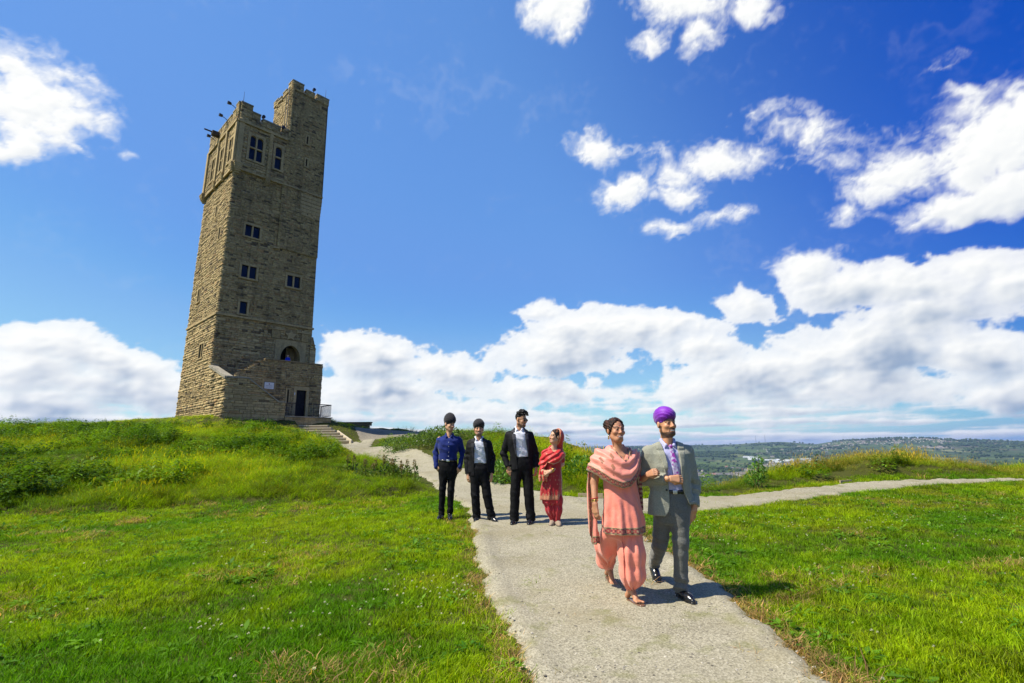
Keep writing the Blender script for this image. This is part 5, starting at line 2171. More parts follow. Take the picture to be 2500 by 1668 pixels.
# ------------------------------------------------------------------ the six people on the path and one at the tower door
def make_person(loc, label, coarse, fine, hc, hf, paint, rz=0.0):
    v1, f1 = surface(coarse, hc)
    vs, fs, n = [v1], [f1], len(v1)
    for S in fine:
        v, f = surface(S, hf)
        vs.append(v)
        fs.append(f + n)
        n += len(v)
    v, f = np.concatenate(vs), np.concatenate(fs)
    me = quick_mesh('person', v, f, True)
    set_col(me, np.clip(paint(v) * 1.12, 0, 1))
    me.materials.append(M_SKIN)
    o = new_obj('person', me)
    o.location = (loc[0], loc[1], float(ground_z([loc[0]], [loc[1]])[0]) + loc[2])
    o.rotation_euler = (0, 0, rz)
    return tag(o, label, 'person', None)


def feet_shoe(parent, ankle, heel, toe, h, col=(.012, .012, .014), w=.040, mat=None, name='shoe', lift=.0):
    a, hl, t = (np.array(q, float) for q in (ankle, heel, toe))
    d = t - hl
    L = np.linalg.norm(d)
    d /= L
    sd = np.cross(d, [0, 0, 1.0])
    sd /= np.linalg.norm(sd)
    up = np.cross(sd, d)
    S = Shape()
    S.cap(hl + d * .03 + up * .036, hl + d * L * .5 + up * .034, .033, .036, .02)
    S.cap(hl + d * L * .5 + up * .034 - sd * .006, hl + d * L * .72 + up * .030 - sd * .004, .036, w, .02)
    S.cap(hl + d * L * .72 + up * .030, t - d * .024 + up * .022, w, .024, .02)
    S.cap(a, hl + d * L * .30 + up * .05, .040, .040, .03)
    S.cap(hl + d * L * .25 + up * .055, hl + d * L * .62 + up * .038, .037, .034, .02)
    S.func(lambda p: -((p - hl) @ up), hl - .3, hl + .3, 'i', .006)
    o = garment(parent, name, S, h, col, mat or M_LEATHER)
    S2 = Shape()                                              # welted sole
    S2.cap(hl + d * .028 + up * .008, hl + d * L * .5 + up * .008, .036, .038, .01)
    S2.cap(hl + d * L * .5 + up * .008, hl + d * L * .74 + up * .008, .038, w + .003, .01)
    S2.cap(hl + d * L * .74 + up * .008, t - d * .024 + up * .008, w + .003, .027, .01)
    S2.func(lambda p: np.abs((p - hl) @ up - .006) - .010, hl - .3, hl + .3, 'i', .003)
    garment(o, 'sole', S2, h, (.010, .009, .008), M_LEATHER)
    return o


def trousers(parent, hips, legL, legR, waist, h, col, mat, r=(.098, .074, .066), cuff=.05, seed=1., name='trousers', breakz=.012):
    S = Shape()
    zt = waist[2]
    S.loft([(zt - .30, waist[0], .005, waist[1] - .02, .090), (zt - .17, waist[0], .005, waist[1] + .018, .116), (zt - .09, waist[0], .005, waist[1] + .016, .118), (zt, waist[0], .0, waist[1], .106)], .06, 2.2, 'u', .03)
    S.func(lambda p: np.maximum(np.abs(p[:, 0] - waist[0]) - np.clip((zt - .25 - p[:, 2]) * .35, 0, .03), p[:, 2] - zt + .24), (waist[0] - .05, -.2, zt - .6), (waist[0] + .05, .2, zt - .24), 's', .03)
    for (hp, kn, an) in (legL, legR):
        hp, kn, an = (np.array(q, float) for q in (hp, kn, an))
        S.cap(hp, kn, r[0], r[1], .045)
        S.cap(kn, an, r[1], r[2], .02)
        e = an + (an - kn) / np.linalg.norm(an - kn) * .03
        S.cap(an, e, r[2], r[2] * 1.03, .01)
    c1 = creases(seed, breakz, (.25, .1, 1), 60)
    c2 = folds(seed + 2, .008, 7, .9)

    def dsp(p):
        low = np.zeros(len(p))
        for (hp, kn, an) in (legL, legR):
            low = np.maximum(low, sstep(.20, .03, np.linalg.norm(p - np.array(an), axis=1)))
            low = np.maximum(low, .22 * sstep(.12, .02, np.abs(p[:, 2] - kn[2])))
        return c1(p) * (.15 + low) + c2(p)
    S.disp(dsp)
    return garment(parent, name, S, h, col, mat)


def opening(rows):
    A = np.array(sorted(rows), float)

    def fn(p):
        a = np.interp(p[:, 2], A[:, 0], A[:, 1])
        b = np.interp(p[:, 2], A[:, 0], A[:, 2])
        return np.maximum(np.abs(p[:, 0] - (a + b) / 2) - (b - a) / 2, p[:, 1] + .02)
    return fn, A


def jacket(parent, rows, open_rows, arms, h, col, mat, seed, sleeve=(.064, .056, .047), lapel=None, lap_z=(1.1, 1.42), name='jacket', satin=None, pad=.0, button=None):
    S = Shape()
    S.loft(rows, .04, 2.25)
    zt = rows[-1][0]
    for (sh, el, wr) in arms:
        sh, el, wr = (np.array(q, float) for q in (sh, el, wr))
        S.cap(sh + np.array([0, 0, -.012]), el, sleeve[0] * .93, sleeve[1], .07)
        S.cap(el, wr, sleeve[1], sleeve[2], .02)
    fn, A = opening(open_rows)
    fo = folds(seed, .010, 6, .8)
    cr = creases(seed + 1, .009, (.5, .2, 1), 70)

    def lap_mask(p):
        a = np.interp(p[:, 2], A[:, 0], A[:, 1])
        b = np.interp(p[:, 2], A[:, 0], A[:, 2])
        zz = (p[:, 2] - lap_z[0]) / (lap_z[1] - lap_z[0])
        w = .012 + .062 * np.clip(zz, 0, 1) ** .8
        m = ((a - p[:, 0] < w) & (a - p[:, 0] > -.03)) | ((p[:, 0] - b < w) & (p[:, 0] - b > -.03))
        notch = np.abs(zz - .80) < .035
        return m & (zz > 0) & (zz < 1.02) & (p[:, 1] < .0) & ~notch

    def dsp(p):
        arm = np.full(len(p), 9.0)
        for (sh, el, wr) in arms:
            arm = np.minimum(arm, np.linalg.norm(p - np.array(el), axis=1))
        return fo(p) + cr(p) * sstep(.20, .03, arm) + np.where(lap_mask(p), .008, 0.0)
    S.disp(dsp)
    S.func(fn, (-1, -1, 0), (1, 0, 2), 's', .004)
    for (sh, el, wr) in arms:
        wr, el = np.array(wr, float), np.array(el, float)
        dd = (wr - el) / np.linalg.norm(wr - el)
        S.func(lambda p, wr=wr, dd=dd: np.maximum(.0 - ((p - wr) @ dd), np.linalg.norm(p - wr, axis=1) - .09), wr - .1, wr + .1, 's', .004)

    def paint(v):
        c = np.tile(np.array(col)[None], (len(v), 1))
        m = lap_mask(v)
        if satin is not None:
            c[m] = satin
        else:
            c[m] = c[m] * 1.06
        return c
    return garment(parent, name, S, h, paint, mat)


def shirt(parent, rows, h, col, mat, seed, neck, open_v=None, arms=(), buttons=None, name='shirt'):
    S = Shape()
    S.loft(rows, .03, 2.2)
    for (sh, el, wr) in arms:
        S.cap(np.array(sh) + np.array([0, 0, -.018]), el, .050, .046, .06)
        S.cap(el, wr, .046, .040, .03)
        w_, e_ = np.array(wr, float), np.array(el, float)
        dd = (w_ - e_) / np.linalg.norm(w_ - e_)
        S.cap(w_ - dd * .02, w_ + dd * .025, .044, .042, .004)
    fo = folds(seed, .009, 6, 1.0)
    cr = creases(seed, .008, (.6, .1, 1), 55)
    S.disp(lambda p: fo(p) + cr(p) * .8)
    nx, ny, nz = neck
    S.ell((nx, ny - .03, nz + .03), (.056, .075, .075), .01, None, 's')
    if open_v:
        S.func(lambda p: np.maximum(np.maximum(np.abs(p[:, 0] - nx - .25 * 0) - np.clip((p[:, 2] - open_v) * .45, 0, .06), p[:, 1] + .0), open_v - p[:, 2]), (nx - .1, -.3, open_v), (nx + .1, 0, nz + .1), 's', .004)
    o = garment(parent, name, S, h, col, mat)
    C = Shape()                                               # collar leaves
    for q in (-1, 1):
        C.cap((nx + q * .020, ny + .055, nz + .045), (nx + q * .062, ny - .01, nz + .030), .013, .013, .01)
        C.cap((nx + q * .062, ny - .01, nz + .030), (nx + q * .040, ny - .085, nz - .022), .013, .010, .01)
        C.cap((nx + q * .040, ny - .085, nz - .022), (nx + q * .058, ny - .092, nz - .050), .012, .004, .02)
        C.cap((nx + q * .062, ny - .01, nz + .028), (nx + q * .070, ny - .04, nz - .010), .011, .008, .02)
    garment(o, 'collar', C, min(h, .005), col, mat)
    if buttons:
        for z in buttons:
            B = Shape()
            B.ell((nx + .004, z[1], z[0]), (.007, .005, .007))
            garment(o, 'button', B, .004, tuple(min(1, x * 1.2 + .05) for x in (col if not callable(col) else (.7, .7, .8))), mat)
    return o


def turban(parent, H, rx, top, h, col, mat, seed=1., back=.13, low=-.05, tilt=.55, front=.052, freq=170):
    S = Shape()
    R = H.R
    zc = (top + low) / 2 + .012
    S.ell(H.w(0, .022, zc + .016), np.array((rx, back, (top - low) / 2 + .004)), .03, R)
    S.ell(H.w(0, -.018, front + .042), np.array((rx * .86, .090, .058)), .04, R)

    def cut(p):
        q = H.loc(p)
        return front - tilt * (q[:, 1] + .085) - q[:, 2] - .25 * np.maximum(np.abs(q[:, 0]) - .03, 0)
    S.func(cut, (-1, -1, 0), (1, 1, 3), 'i', .014)

    def wr(p):
        q = H.loc(p)
        s = q[:, 2] + .62 * q[:, 0] * np.clip(1 - q[:, 1] * 3, .3, 1.2) + .25 * q[:, 1] + .004 * perlin(p * 30 + seed)
        t = np.sin(s * freq)
        return .0062 * ((s * freq / math.pi) % 1) - .003
    S.disp(wr)
    return garment(parent, 'turban', S, h, col, mat)


def tint(base, p, amt=.12, f=9., seed=0.):
    return np.array(base)[None] * (1 + amt * perlin(p * f + seed))[:, None]


# ---- man with purple turban, tweed suit
def man_purple():
    L = (1.5, 5.18, .012)
    skin = np.array((.46, .235, .125))
    H = Head((.030, -.005, 1.610), rot(17, 3, -2), 1.03)
    body, hd, hl = Shape(), Shape(), Shape()
    body.loft([(.80, .03, .0, .14, .09), (1.0, .03, .0, .135, .085), (1.25, .03, 0, .16, .09), (1.38, .03, .02, .13, .06), (1.42, .03, .02, .06, .05)], .04)
    for a, b, c in (((-.16, .02, 1.36), (-.235, .06, 1.075), (-.04, -.165, 1.09)), ((.22, .02, 1.36), (.285, .07, 1.0), (.235, -.02, .80))):
        body.cap(a, b, .045, .036, .03).cap(b, c, .036, .028, .02)
    for hp, kn, an in (((-.045, 0, .86), (-.074, .12, .466), (-.024, .56, .19)), ((.10, 0, .86), (.075, -.04, .50), (.065, 0, .11))):
        body.cap(hp, kn, .07, .05, .03).cap(kn, an, .05, .034, .02)
    H.add(hd, 1.0)
    hd.cap((.032, .03, 1.40), H.w(0, .02, -.055), .056, .052, .03)
    hd.cap((.032, -.01, 1.415), H.w(0, -.035, -.085), .040, .030, .03)
    hand(hl, (-.025, -.172, 1.092), (1, -.10, -.02), (.1, .9, -.35), -1, 1.25, 1.0, .1, .9)
    hr = Shape()
    hr.cap((.245, -.02, .84), (.232, -.025, .79), .030, .031, .01)
    hand(hr, (.234, -.025, .79), (-.55, -.05, -.85), (-.2, .9, .1), 1, .45, 1.0)

    def paint(v):
        c = tint(skin, v, .05)
        H.paint(v, c, skin, ('full', (.018, .013, .011)), True)
        return c
    P = make_person(L, 'man in a purple turban and grey tweed suit walking down the gravel path', body, [hd, hl, hr], .010, .0036, paint)
    turban(P, H, .097, .145, .0042, lambda v: tint((.215, .006, .47), v, .15), M_SILK, 1., .122, -.055, .62, .046, 92)
    trousers(P, None, ((-.048, .0, .83), (-.074, .12, .466), (-.026, .55, .215)), ((.10, .0, .83), (.078, -.04, .50), (.066, .0, .115)), (.03, .165, .965), .006, lambda v: tint((.15, .152, .138), v, .1), M_TWEED, (.092, .074, .062), seed=3.)
    rows = [(.95, .035, 0, .150, .112), (1.05, .035, 0, .150, .112), (1.2, .03, -.005, .17, .122), (1.33, .03, .0, .16, .105), (1.40, .03, .01, .11, .075), (1.445, .03, .015, .068, .062)]
    shirt(P, rows, .006, lambda v: tint((.50, .50, .76), v, .06), M_CLOTH, 5., (.032, .01, 1.425))
    B = Shape().loft([(.945, .033, 0, .168, .116), (.985, .033, 0, .166, .116)], .0, 2.3)
    b = garment(P, 'belt', B, .006, (.012, .011, .012), M_LEATHER)
    B = Shape().box((.036, -.118, .965), (.022, .006, .019), .004)
    garment(b, 'buckle', B, .0045, (.5, .5, .5), M_STEEL)
    T = Shape()
    T.loft([(1.06, .058, -.128, .030, .007), (1.14, .056, -.131, .031, .007), (1.25, .048, -.131, .026, .008), (1.375, .036, -.098, .016, .008)], .004, 2.6)
    T.ell((.034, -.095, 1.39), (.021, .016, .020), .01)

    def tiec(v):
        c = tint((.55, .50, .72), v, .1)
        n = perlin(v * np.array([42, 10, 42]) + 4)
        c[n > .10] = (.34, .03, .36)
        c[(n > .02) & (n <= .10)] = (.48, .24, .58)
        c[n < -.28] = (.72, .70, .82)
        return c
    garment(P, 'tie', T, .004, tiec, M_SILK)
    jrows = [(.745, .03, .01, .232, .142), (.85, .03, .01, .222, .138), (.97, .03, .005, .200, .130), (1.06, .03, .005, .196, .132), (1.2, .03, .0, .208, .142), (1.32, .03, .005, .208, .128), (1.39, .03, .015, .165, .096), (1.435, .03, .02, .10, .075)]
    orow = [(.74, -.075, .245), (.79, -.035, .215), (.85, -.022, .175), (.96, -.02, .125), (1.05, -.02, .108), (1.24, -.022, .105), (1.36, -.035, .10), (1.45, -.055, .115)]
    arms = (((-.163, .015, 1.355), (-.238, .06, 1.075), (-.055, -.155, 1.088)), ((.224, .015, 1.355), (.287, .065, 1.0), (.240, -.015, .825)))
    j = jacket(P, jrows, orow, arms, .006, (.305, .308, .245), M_TWEED, 7., (.066, .058, .048), lap_z=(1.06, 1.43))
    for z in (.985,):
        B = Shape().ell((-.045, -.128, z), (.011, .008, .011))
        garment(j, 'button', B, .004, (.02, .02, .022), M_LEATHER)
    Pk = Shape().box((.205, -.098, .865), (.05, .010, .014), .005, .01, rot(35))
    garment(j, 'pocket_flap', Pk, .005, (.295, .298, .235), M_TWEED)
    feet_shoe(P, (.066, .01, .10), (.045, .075, .0), (.112, -.205, .0), .005)
    feet_shoe(P, (-.024, .56, .19), (-.030, .665, .135), (-.028, .455, .005), .005)
    return P


# ---- woman in salmon pink
def woman_pink():
    L = (1.02, 5.12, .012)
    skin = np.array((.40, .195, .108))
    H = Head((-.006, .0, 1.552), rot(17, 4, 2), .985, True)
    body, hd, al, ar = Shape(), Shape(), Shape(), Shape()
    body.loft([(.75, .01, 0, .12, .09), (1.0, .01, 0, .125, .085), (1.2, .01, 0, .14, .095), (1.31, .01, .01, .145, .078), (1.355, .012, .02, .10, .058), (1.40, .015, .02, .055, .048)], .04)
    for hp, kn, an in (((-.07, .03, .78), (-.105, .24, .42), (-.03, .58, .17)), ((.09, 0, .78), (.075, -.05, .43), (.06, 0, .13))):
        body.cap(hp, kn, .075, .052, .03).cap(kn, an, .052, .034, .02)
    H.add(hd, 1.0)
    hd.cap((.015, .03, 1.36), H.w(0, .02, -.055), .047, .044, .03)
    hd.cap((.012, -.01, 1.37), H.w(0, -.03, -.085), .035, .026, .03)
    hd.loft([(1.24, .01, 0, .135, .092), (1.31, .01, .01, .14, .078), (1.36, .012, .02, .095, .055), (1.385, .014, .02, .05, .045)], .03)
    al.cap((-.165, .02, 1.31), (-.232, .05, 1.06), .046, .036, .03).cap((-.232, .05, 1.06), (-.246, -.03, .872), .037, .025, .02)
    hand(al, (-.246, -.032, .868), (.04, -.12, -1), (.75, .5, 0), -1, .55, .95, .2, .3)
    ar.cap((.17, .03, 1.31), (.235, .12, 1.06), .046, .036, .03).cap((.235, .12, 1.06), (.268, -.055, 1.125), .036, .025, .02)
    hand(ar, (.258, -.07, 1.128), (.42, -.55, .25), (.55, .75, -.35), -1, 1.45, .92, .05, .9)
    ft = Shape()
    for an, hl_, to in (((.060, .0, .105), (.035, .045, .015), (.125, -.165, .012)), ((-.03, .585, .165), (-.045, .66, .075), (-.002, .475, .012))):
        a, hl_, to = (np.array(q, float) for q in (an, hl_, to))
        d = (to - hl_) / np.linalg.norm(to - hl_)
        sd = np.cross(d, [0, 0, 1.0])
        ft.cap(a + np.array([0, 0, .07]), a, .030, .030, .02)
        ft.cap(a, hl_ + np.array([0, 0, .022]), .030, .026, .02)
        ft.cap(a + d * .01, hl_ + d * .13 + np.array([0, 0, .024]), .030, .026, .025)
        for i, o in enumerate((-.030, -.015, 0, .014, .027)):
            b0 = hl_ + d * .135 + sd * o * .8 + np.array([0, 0, .016])
            ft.cap(b0, b0 + d * (.05 + .012 * (1 if i == 0 else -.2 * i)) + sd * o * .2 - np.array([0, 0, .006]), .013, .009 if i else .011, .008)

    def paint(v):
        c = tint(skin, v, .05)
        H.paint(v, c, skin, None, True, (.03, .018, .012), True, (.42, .15, .12))
        return c
    P = make_person(L, 'woman in an embroidered salmon pink tunic and shawl walking arm in arm', body, [hd, al, ar, ft], .010, .0036, paint)
    # hair gathered into a bun
    S = Shape()
    R = H.R
    S.ell(H.w(0, .022, .034), np.array((.088, .106, .099)), .02, R)

    def cut(p):
        q = H.loc(p)
        return -(q[:, 1] + .062 - .9 * np.clip(.085 - q[:, 2], 0, .2) * (q[:, 2] < .085)) + 0 * q[:, 0]
    S.func(lambda p: -np.minimum(H.loc(p)[:, 1] + .055 - .55 * np.clip(.085 - H.loc(p)[:, 2], 0, .16) + .35 * np.abs(H.loc(p)[:, 0]), H.loc(p)[:, 2] + .075), (-1, -1, 0), (1, 1, 3), 'i', .012)
    S.ell(H.w(-.045, .085, .065), np.array((.046, .042, .046)), .012, R)
    S.cap(H.w(-.03, .06, .055), H.w(-.045, .08, .064), .035, .035, .02)
    for k in range(9):
        q = H.w(-.045 + .042 * math.sin(k * 2.3), .085 + .02 * math.cos(k * 1.7), .065 + .042 * math.cos(k * 2.3))
        S.cap(q, q + np.array([.02 * math.sin(k * 5.1), .0, .022 * math.cos(k * 3.7)]), .008, .003, .01)
    S.disp(lambda p: .0028 * np.sin(perlin(p * 24 + 3) * 4 + p[:, 2] * 210 + p[:, 0] * 160))
    garment(P, 'hair', S, .0042, lambda v: np.where((perlin(v * 40) > .12)[:, None], np.array((.075, .03, .018))[None], np.array((.022, .011, .008))[None]), M_HAIR)
    E1 = Shape()
    e = H.w(-.080, .006, -.062)
    E1.ell(e, (.007, .007, .012), .004).ell(e + np.array([0, 0, -.018]), (.009, .007, .010), .004)
    garment(P, 'earring', E1, .0035, (.6, .4, .1), M_METAL)
    # tunic
    PINK = (.92, .275, .195)

    def tfold(p, a):
        low = sstep(1.0, .62, p[:, 2])
        return low * (.012 * np.sin(a * 7 + .8 + 2 * p[:, 2]) + .007 * np.sin(a * 15 + 4)) + .004 * np.sin(a * 9 + p[:, 2] * 30)
    S = Shape()
    S.loft([(.600, .018, .0, .198, .182), (.70, .017, .0, .190, .170), (.85, .014, .0, .176, .142), (.97, .013, 0, .162, .120), (1.08, .012, -.002, .156, .122), (1.18, .01, -.006, .158, .130), (1.28, .01, 0, .158, .108), (1.335, .01, .02, .125, .070)], .02, 2.1, fold=tfold)
    S.func(lambda p: np.maximum(np.abs(p[:, 0] - .03) - np.clip((p[:, 2] - 1.25) * .62, 0, .09), p[:, 1] + .0), (-.1, -.3, 1.2), (.15, 0, 1.45), 's', .006)
    fo = folds(9., .007, 6, 1.0)
    S.disp(fo)

    def border(c, t, s, gold=(.42, .30, .16)):
        """embroidered band, t 0..1 across it, s metres along it"""
        m = (t > 0) & (t < 1)
        base = np.tile(np.array((.30, .075, .05))[None], (len(t), 1))
        w = np.sin(s * 150) * np.sin(t * 9.4)
        base[w > .25] = gold
        base[w < -.35] = (.16, .02, .03)
        dots = np.hypot(((s * 22) % 1) - .5, (t - .5) * 1.1) < .26
        base[dots] = (.42, .04, .04)
        base[np.hypot(((s * 22) % 1) - .5, (t - .5) * 1.1) < .10] = gold
        edge = (t < .13) | (t > .87)
        base[edge] = np.array(gold) * 1.05
        base[((t > .13) & (t < .2)) | ((t > .80) & (t < .87))] = (.07, .03, .02)
        c[m] = base[m]

    def motifs(c, u, w, cell, seed, keep):
        iu, iw = np.floor(u / cell), np.floor(w / cell)
        hsh = np.sin(iu * 12.9898 + iw * 78.233 + seed) * 43758.5453
        hsh = hsh - np.floor(hsh)
        fu, fw = u / cell - iu - .5, w / cell - iw - .5
        d = np.abs(fu) * 1.25 + np.abs(fw) * .85
        m = (d < .30) & (hsh < .62) & keep
        c[m] = (.26, .035, .04)
        n = m & (np.sin(fu * 60) * np.sin(fw * 50) > .05)
        c[n] = (.52, .30, .13)

    def tun(v):
        c = tint(PINK, v, .07)
        a = np.arctan2(v[:, 1], v[:, 0] - .015)
        border(c, (v[:, 2] - .600) / .066, a * .17)
        return c
    garment(P, 'tunic', S, .0055, tun, M_SILK)
    # loose trousers gathered at the ankle
    S = Shape()
    S.loft([(.55, .015, .02, .145, .12), (.70, .015, .0, .14, .115)], .05)
    S.chain([(-.07, .04, .66), (-.112, .20, .44), (-.09, .40, .28), (-.035, .57, .185)], [.095, .100, .085, .040], .04)
    S.chain([(.085, .0, .66), (.072, -.045, .42), (.066, -.04, .24), (.060, -.002, .125)], [.100, .118, .112, .040], .04)
    pl = lambda p: .011 * np.sin(np.arctan2(p[:, 1] - np.where(p[:, 0] > -.02, -.03, .3), p[:, 0] - np.where(p[:, 0] > -.02, .07, -.09)) * 9 + 3 * perlin(p * 3)) * sstep(.68, .45, p[:, 2]) + .006 * perlin(p * 14)
    S.disp(pl)
    garment(P, 'trousers', S, .006, lambda v: tint((.93, .285, .20), v, .06), M_SILK)
    # shawl, worn across the chest
    lower = lambda x: np.interp(x, [-.34, -.28, -.2, -.1, .0, .08, .15, .20, .24], [1.19, 1.165, 1.12, 1.05, 1.012, 1.03, 1.10, 1.19, 1.27])
    S = Shape()
    S.loft([(.98, .0, -.01, .20, .158), (1.1, -.01, -.01, .222, .166), (1.2, -.02, -.005, .232, .164), (1.28, -.02, .005, .212, .148), (1.345, -.01, .015, .175, .112), (1.39, .005, .025, .105, .086), (1.42, .012, .03, .072, .066)], .02, 2.1)
    S.cap((-.175, .02, 1.31), (-.245, .03, 1.13), .068, .078, .05)
    S.cap((.165, .03, 1.31), (.195, .05, 1.20), .060, .055, .05)

    def sf(p):
        u = p[:, 2] - lower(p[:, 0]) + .02 * perlin(p * 6 + 2)
        return .0105 * np.sin(u * 62 + 1.2 * np.sin(p[:, 0] * 9) + 2.2 * p[:, 0]) * sstep(.02, .10, u) + .004 * perlin(p * 17)
    S.disp(sf)
    S.func(lambda p: (lower(p[:, 0]) - p[:, 2]) * .85, (-1, -1, 0), (1, 1, 3), 'i', .006)
    nl = lambda x: np.interp(x, [-.09, -.055, .0, .045, .085, .115, .15], [1.46, 1.385, 1.315, 1.268, 1.30, 1.375, 1.46])
    S.func(lambda p: np.maximum((nl(p[:, 0]) - p[:, 2]) * .7, p[:, 1] - .045), (-.12, -.3, 1.2), (.17, .05, 1.6), 's', .006)

    def shw(v):
        c = tint((.95, .325, .24), v, .06)
        u = v[:, 2] - lower(v[:, 0])
        s = np.interp(v[:, 0], [-.34, 0, .24], [0, .40, .74]) + .6 * np.maximum(v[:, 1], 0)
        keep = (u > .085) & (v[:, 1] < .06)
        motifs(c, v[:, 0] + .03, u - .02, .098, 1.7, keep)
        border(c, u / .060, s)
        nb = nl(v[:, 0]) - v[:, 2]
        m = (nb > -.012) & (nb < .018) & (v[:, 1] < .03) & (v[:, 2] > 1.25)
        c[m & (np.sin(v[:, 0] * 170) > 0)] = (.10, .03, .03)
        c[m & (np.sin(v[:, 0] * 170) <= 0)] = (.45, .26, .12)
        return c
    sh = garment(P, 'shawl', S, .0048, shw, M_SILK)
    for nm, rows in (('tail', [(.49, -.245, .055, .042, .020), (.60, -.250, .06, .044, .018), (.8, -.256, .065, .042, .018), (1.0, -.256, .07, .042, .02), (1.16, -.24, .06, .045, .03)]), ('tail', [(.80, .205, .05, .018, .035), (1.0, .205, .055, .02, .04), (1.20, .19, .06, .025, .05)])):
        S = Shape().loft(rows, .01, 2.6)
        S.disp(lambda p: .007 * np.sin(p[:, 0] * 110 + p[:, 1] * 60 + 2 * perlin(p * 5)))
        zb = rows[0][0]

        def tcol(v, zb=zb, big=rows[0][1] < 0):
            c = tint((.93, .31, .23), v, .06)
            if big:
                motifs(c, v[:, 0] + .31, v[:, 2], .085, 4., v[:, 2] > zb + .08)
                border(c, (v[:, 2] - zb) / .075, v[:, 0])
                border(c, (-.268 - v[:, 0]) / .03, v[:, 2])
            else:
                border(c, (v[:, 1] - .0) / .09, v[:, 2])
            return c
        garment(sh, nm, S, .005, tcol, M_SILK)
    for k, (z, col, mt) in enumerate(((.905, (.70, .50, .12), M_METAL), (.892, (.72, .55, .16), M_METAL), (.918, (.45, .03, .03), M_CLOTH))):
        S = Shape()
        pts = [(-.2455 + .033 * math.cos(a), -.018 + .031 * math.sin(a), z + .006 * math.cos(a)) for a in np.linspace(0, 2 * math.pi, 13)]
        S.chain(pts, [.0042] * 13, .002)
        garment(P, 'bangle', S, .0035, col, mt)
    for hl_, to in (((.035, .045, .0), (.130, -.185, .0)), ((-.045, .665, .062), (.002, .455, .0))):
        hl_, to = np.array(hl_), np.array(to)
        d = (to - hl_) / np.linalg.norm(to - hl_)
        S = Shape()
        S.cap(hl_ + d * .03, hl_ + d * .12, .030, .030, .02).cap(hl_ + d * .12, to - d * .035, .032, .034, .02)
        up = np.cross(np.cross(d, [0, 0, 1.0]), d)
        S.func(lambda p, hl_=hl_, up=up: np.abs((p - hl_) @ up - .004) - .007, hl_ - .3, hl_ + .3, 'i', .003)
        sd = garment(P, 'sandal', S, .0045, (.16, .085, .05), M_LEATHER)
        S = Shape()
        q = hl_ + d * .165 + np.array([0, 0, .032])
        S.cap(q, hl_ + d * .08 + np.array([0, 0, .075]), .0045, None, .003)
        S.cap(q, q + d * .02 - np.array([0, 0, .022]), .004, None, .003)
        garment(sd, 'strap', S, .0035, (.62, .52, .42), M_METAL)
    return P


# ---- young man in a blue shirt
def man_blue():
    L = (-1.2, 9.29, .0)
    skin = np.array((.50, .285, .17))
    H = Head((.068, -.005, 1.622), rot(42, -9, 3), 1.0)
    body, hd, hl, hr = Shape(), Shape(), Shape(), Shape()
    body.loft([(.85, .05, 0, .12, .085), (1.05, .05, 0, .115, .08), (1.25, .055, 0, .145, .085), (1.39, .06, .02, .12, .06), (1.43, .065, .02, .06, .05)], .04)
    AL = ((-.115, .02, 1.365), (-.185, .055, 1.135), (-.158, -.035, .905))
    AR = ((.235, .02, 1.365), (.300, .055, 1.135), (.268, -.03, .905))
    for a, b, c in (AL, AR):
        body.cap(a, b, .04, .033, .03).cap(b, c, .033, .026, .02)
    LL = ((-.025, 0, .90), (-.040, -.02, .50), (-.050, .0, .12))
    LR = ((.128, 0, .90), (.112, -.02, .495), (.096, .0, .12))
    for q in (LL, LR):
        body.cap(q[0], q[1], .06, .042, .03).cap(q[1], q[2], .042, .03, .02)
    H.add(hd, 0)
    hd.cap((.066, .03, 1.40), H.w(0, .02, -.055), .050, .047, .03)
    hd.cap((.066, -.005, 1.41), H.w(0, -.03, -.085), .036, .027, .03)
    hand(hl, AL[2], (.50, -.15, -.75), (.4, .8, .2), -1, .9, .98, .1, .6)
    hand(hr, AR[2], (-.42, -.12, -.85), (-.3, .9, 0), 1, .45, 1.0, .2, .3)

    def paint(v):
        c = tint(skin, v, .05)
        H.paint(v, c, skin, ('shadow', (.05, .03, .02)), False)
        return c
    P = make_person(L, 'young man in a dark turban and royal blue shirt standing on the grass edge', body, [hd, hl, hr], .012, .0042, paint)
    turban(P, H, .097, .172, .0055, lambda v: tint((.028, .026, .030), v, .2), M_CLOTH, 2., .118, -.075, .72, .034, 75)
    shirt(P, [(.985, .05, .0, .162, .108), (1.04, .05, 0, .158, .108), (1.12, .05, -.002, .162, .112), (1.25, .055, -.005, .182, .120), (1.345, .06, .005, .178, .105), (1.40, .06, .015, .125, .080), (1.44, .064, .02, .070, .062)], .0075, lambda v: tint((.010, .024, .16), v, .1), M_CLOTH, 11., (.066, .012, 1.42), 1.365, (AL, AR), [(1.30, -.116), (1.23, -.122), (1.13, -.118), (1.06, -.114)])
    trousers(P, None, LL, LR, (.05, .160, .985), .0075, lambda v: tint(BLACK * .8, v, .1), M_SUIT, (.078, .060, .050), seed=4., breakz=.008)
    B = Shape().loft([(.965, .05, 0, .166, .114), (1.003, .05, 0, .164, .113)], .0, 2.3)
    b = garment(P, 'belt', B, .007, (.010, .009, .010), M_LEATHER)
    B = Shape().box((.062, -.118, .984), (.026, .008, .020), .004)
    garment(b, 'buckle', B, .005, (.6, .6, .6), M_STEEL)
    feet_shoe(P, (-.050, .0, .10), (-.035, .07, 0), (-.088, -.195, 0), .0065)
    feet_shoe(P, (.096, .0, .10), (.085, .07, 0), (.118, -.195, 0), .0065)
    S = Shape()
    S.chain([(-.168 + .034 * math.cos(a), -.03 + .032 * math.sin(a), .915) for a in np.linspace(0, 2 * math.pi, 11)], [.006] * 11, .002)
    garment(P, 'wrist_band', S, .005, (.05, .03, .025), M_LEATHER)
    return P


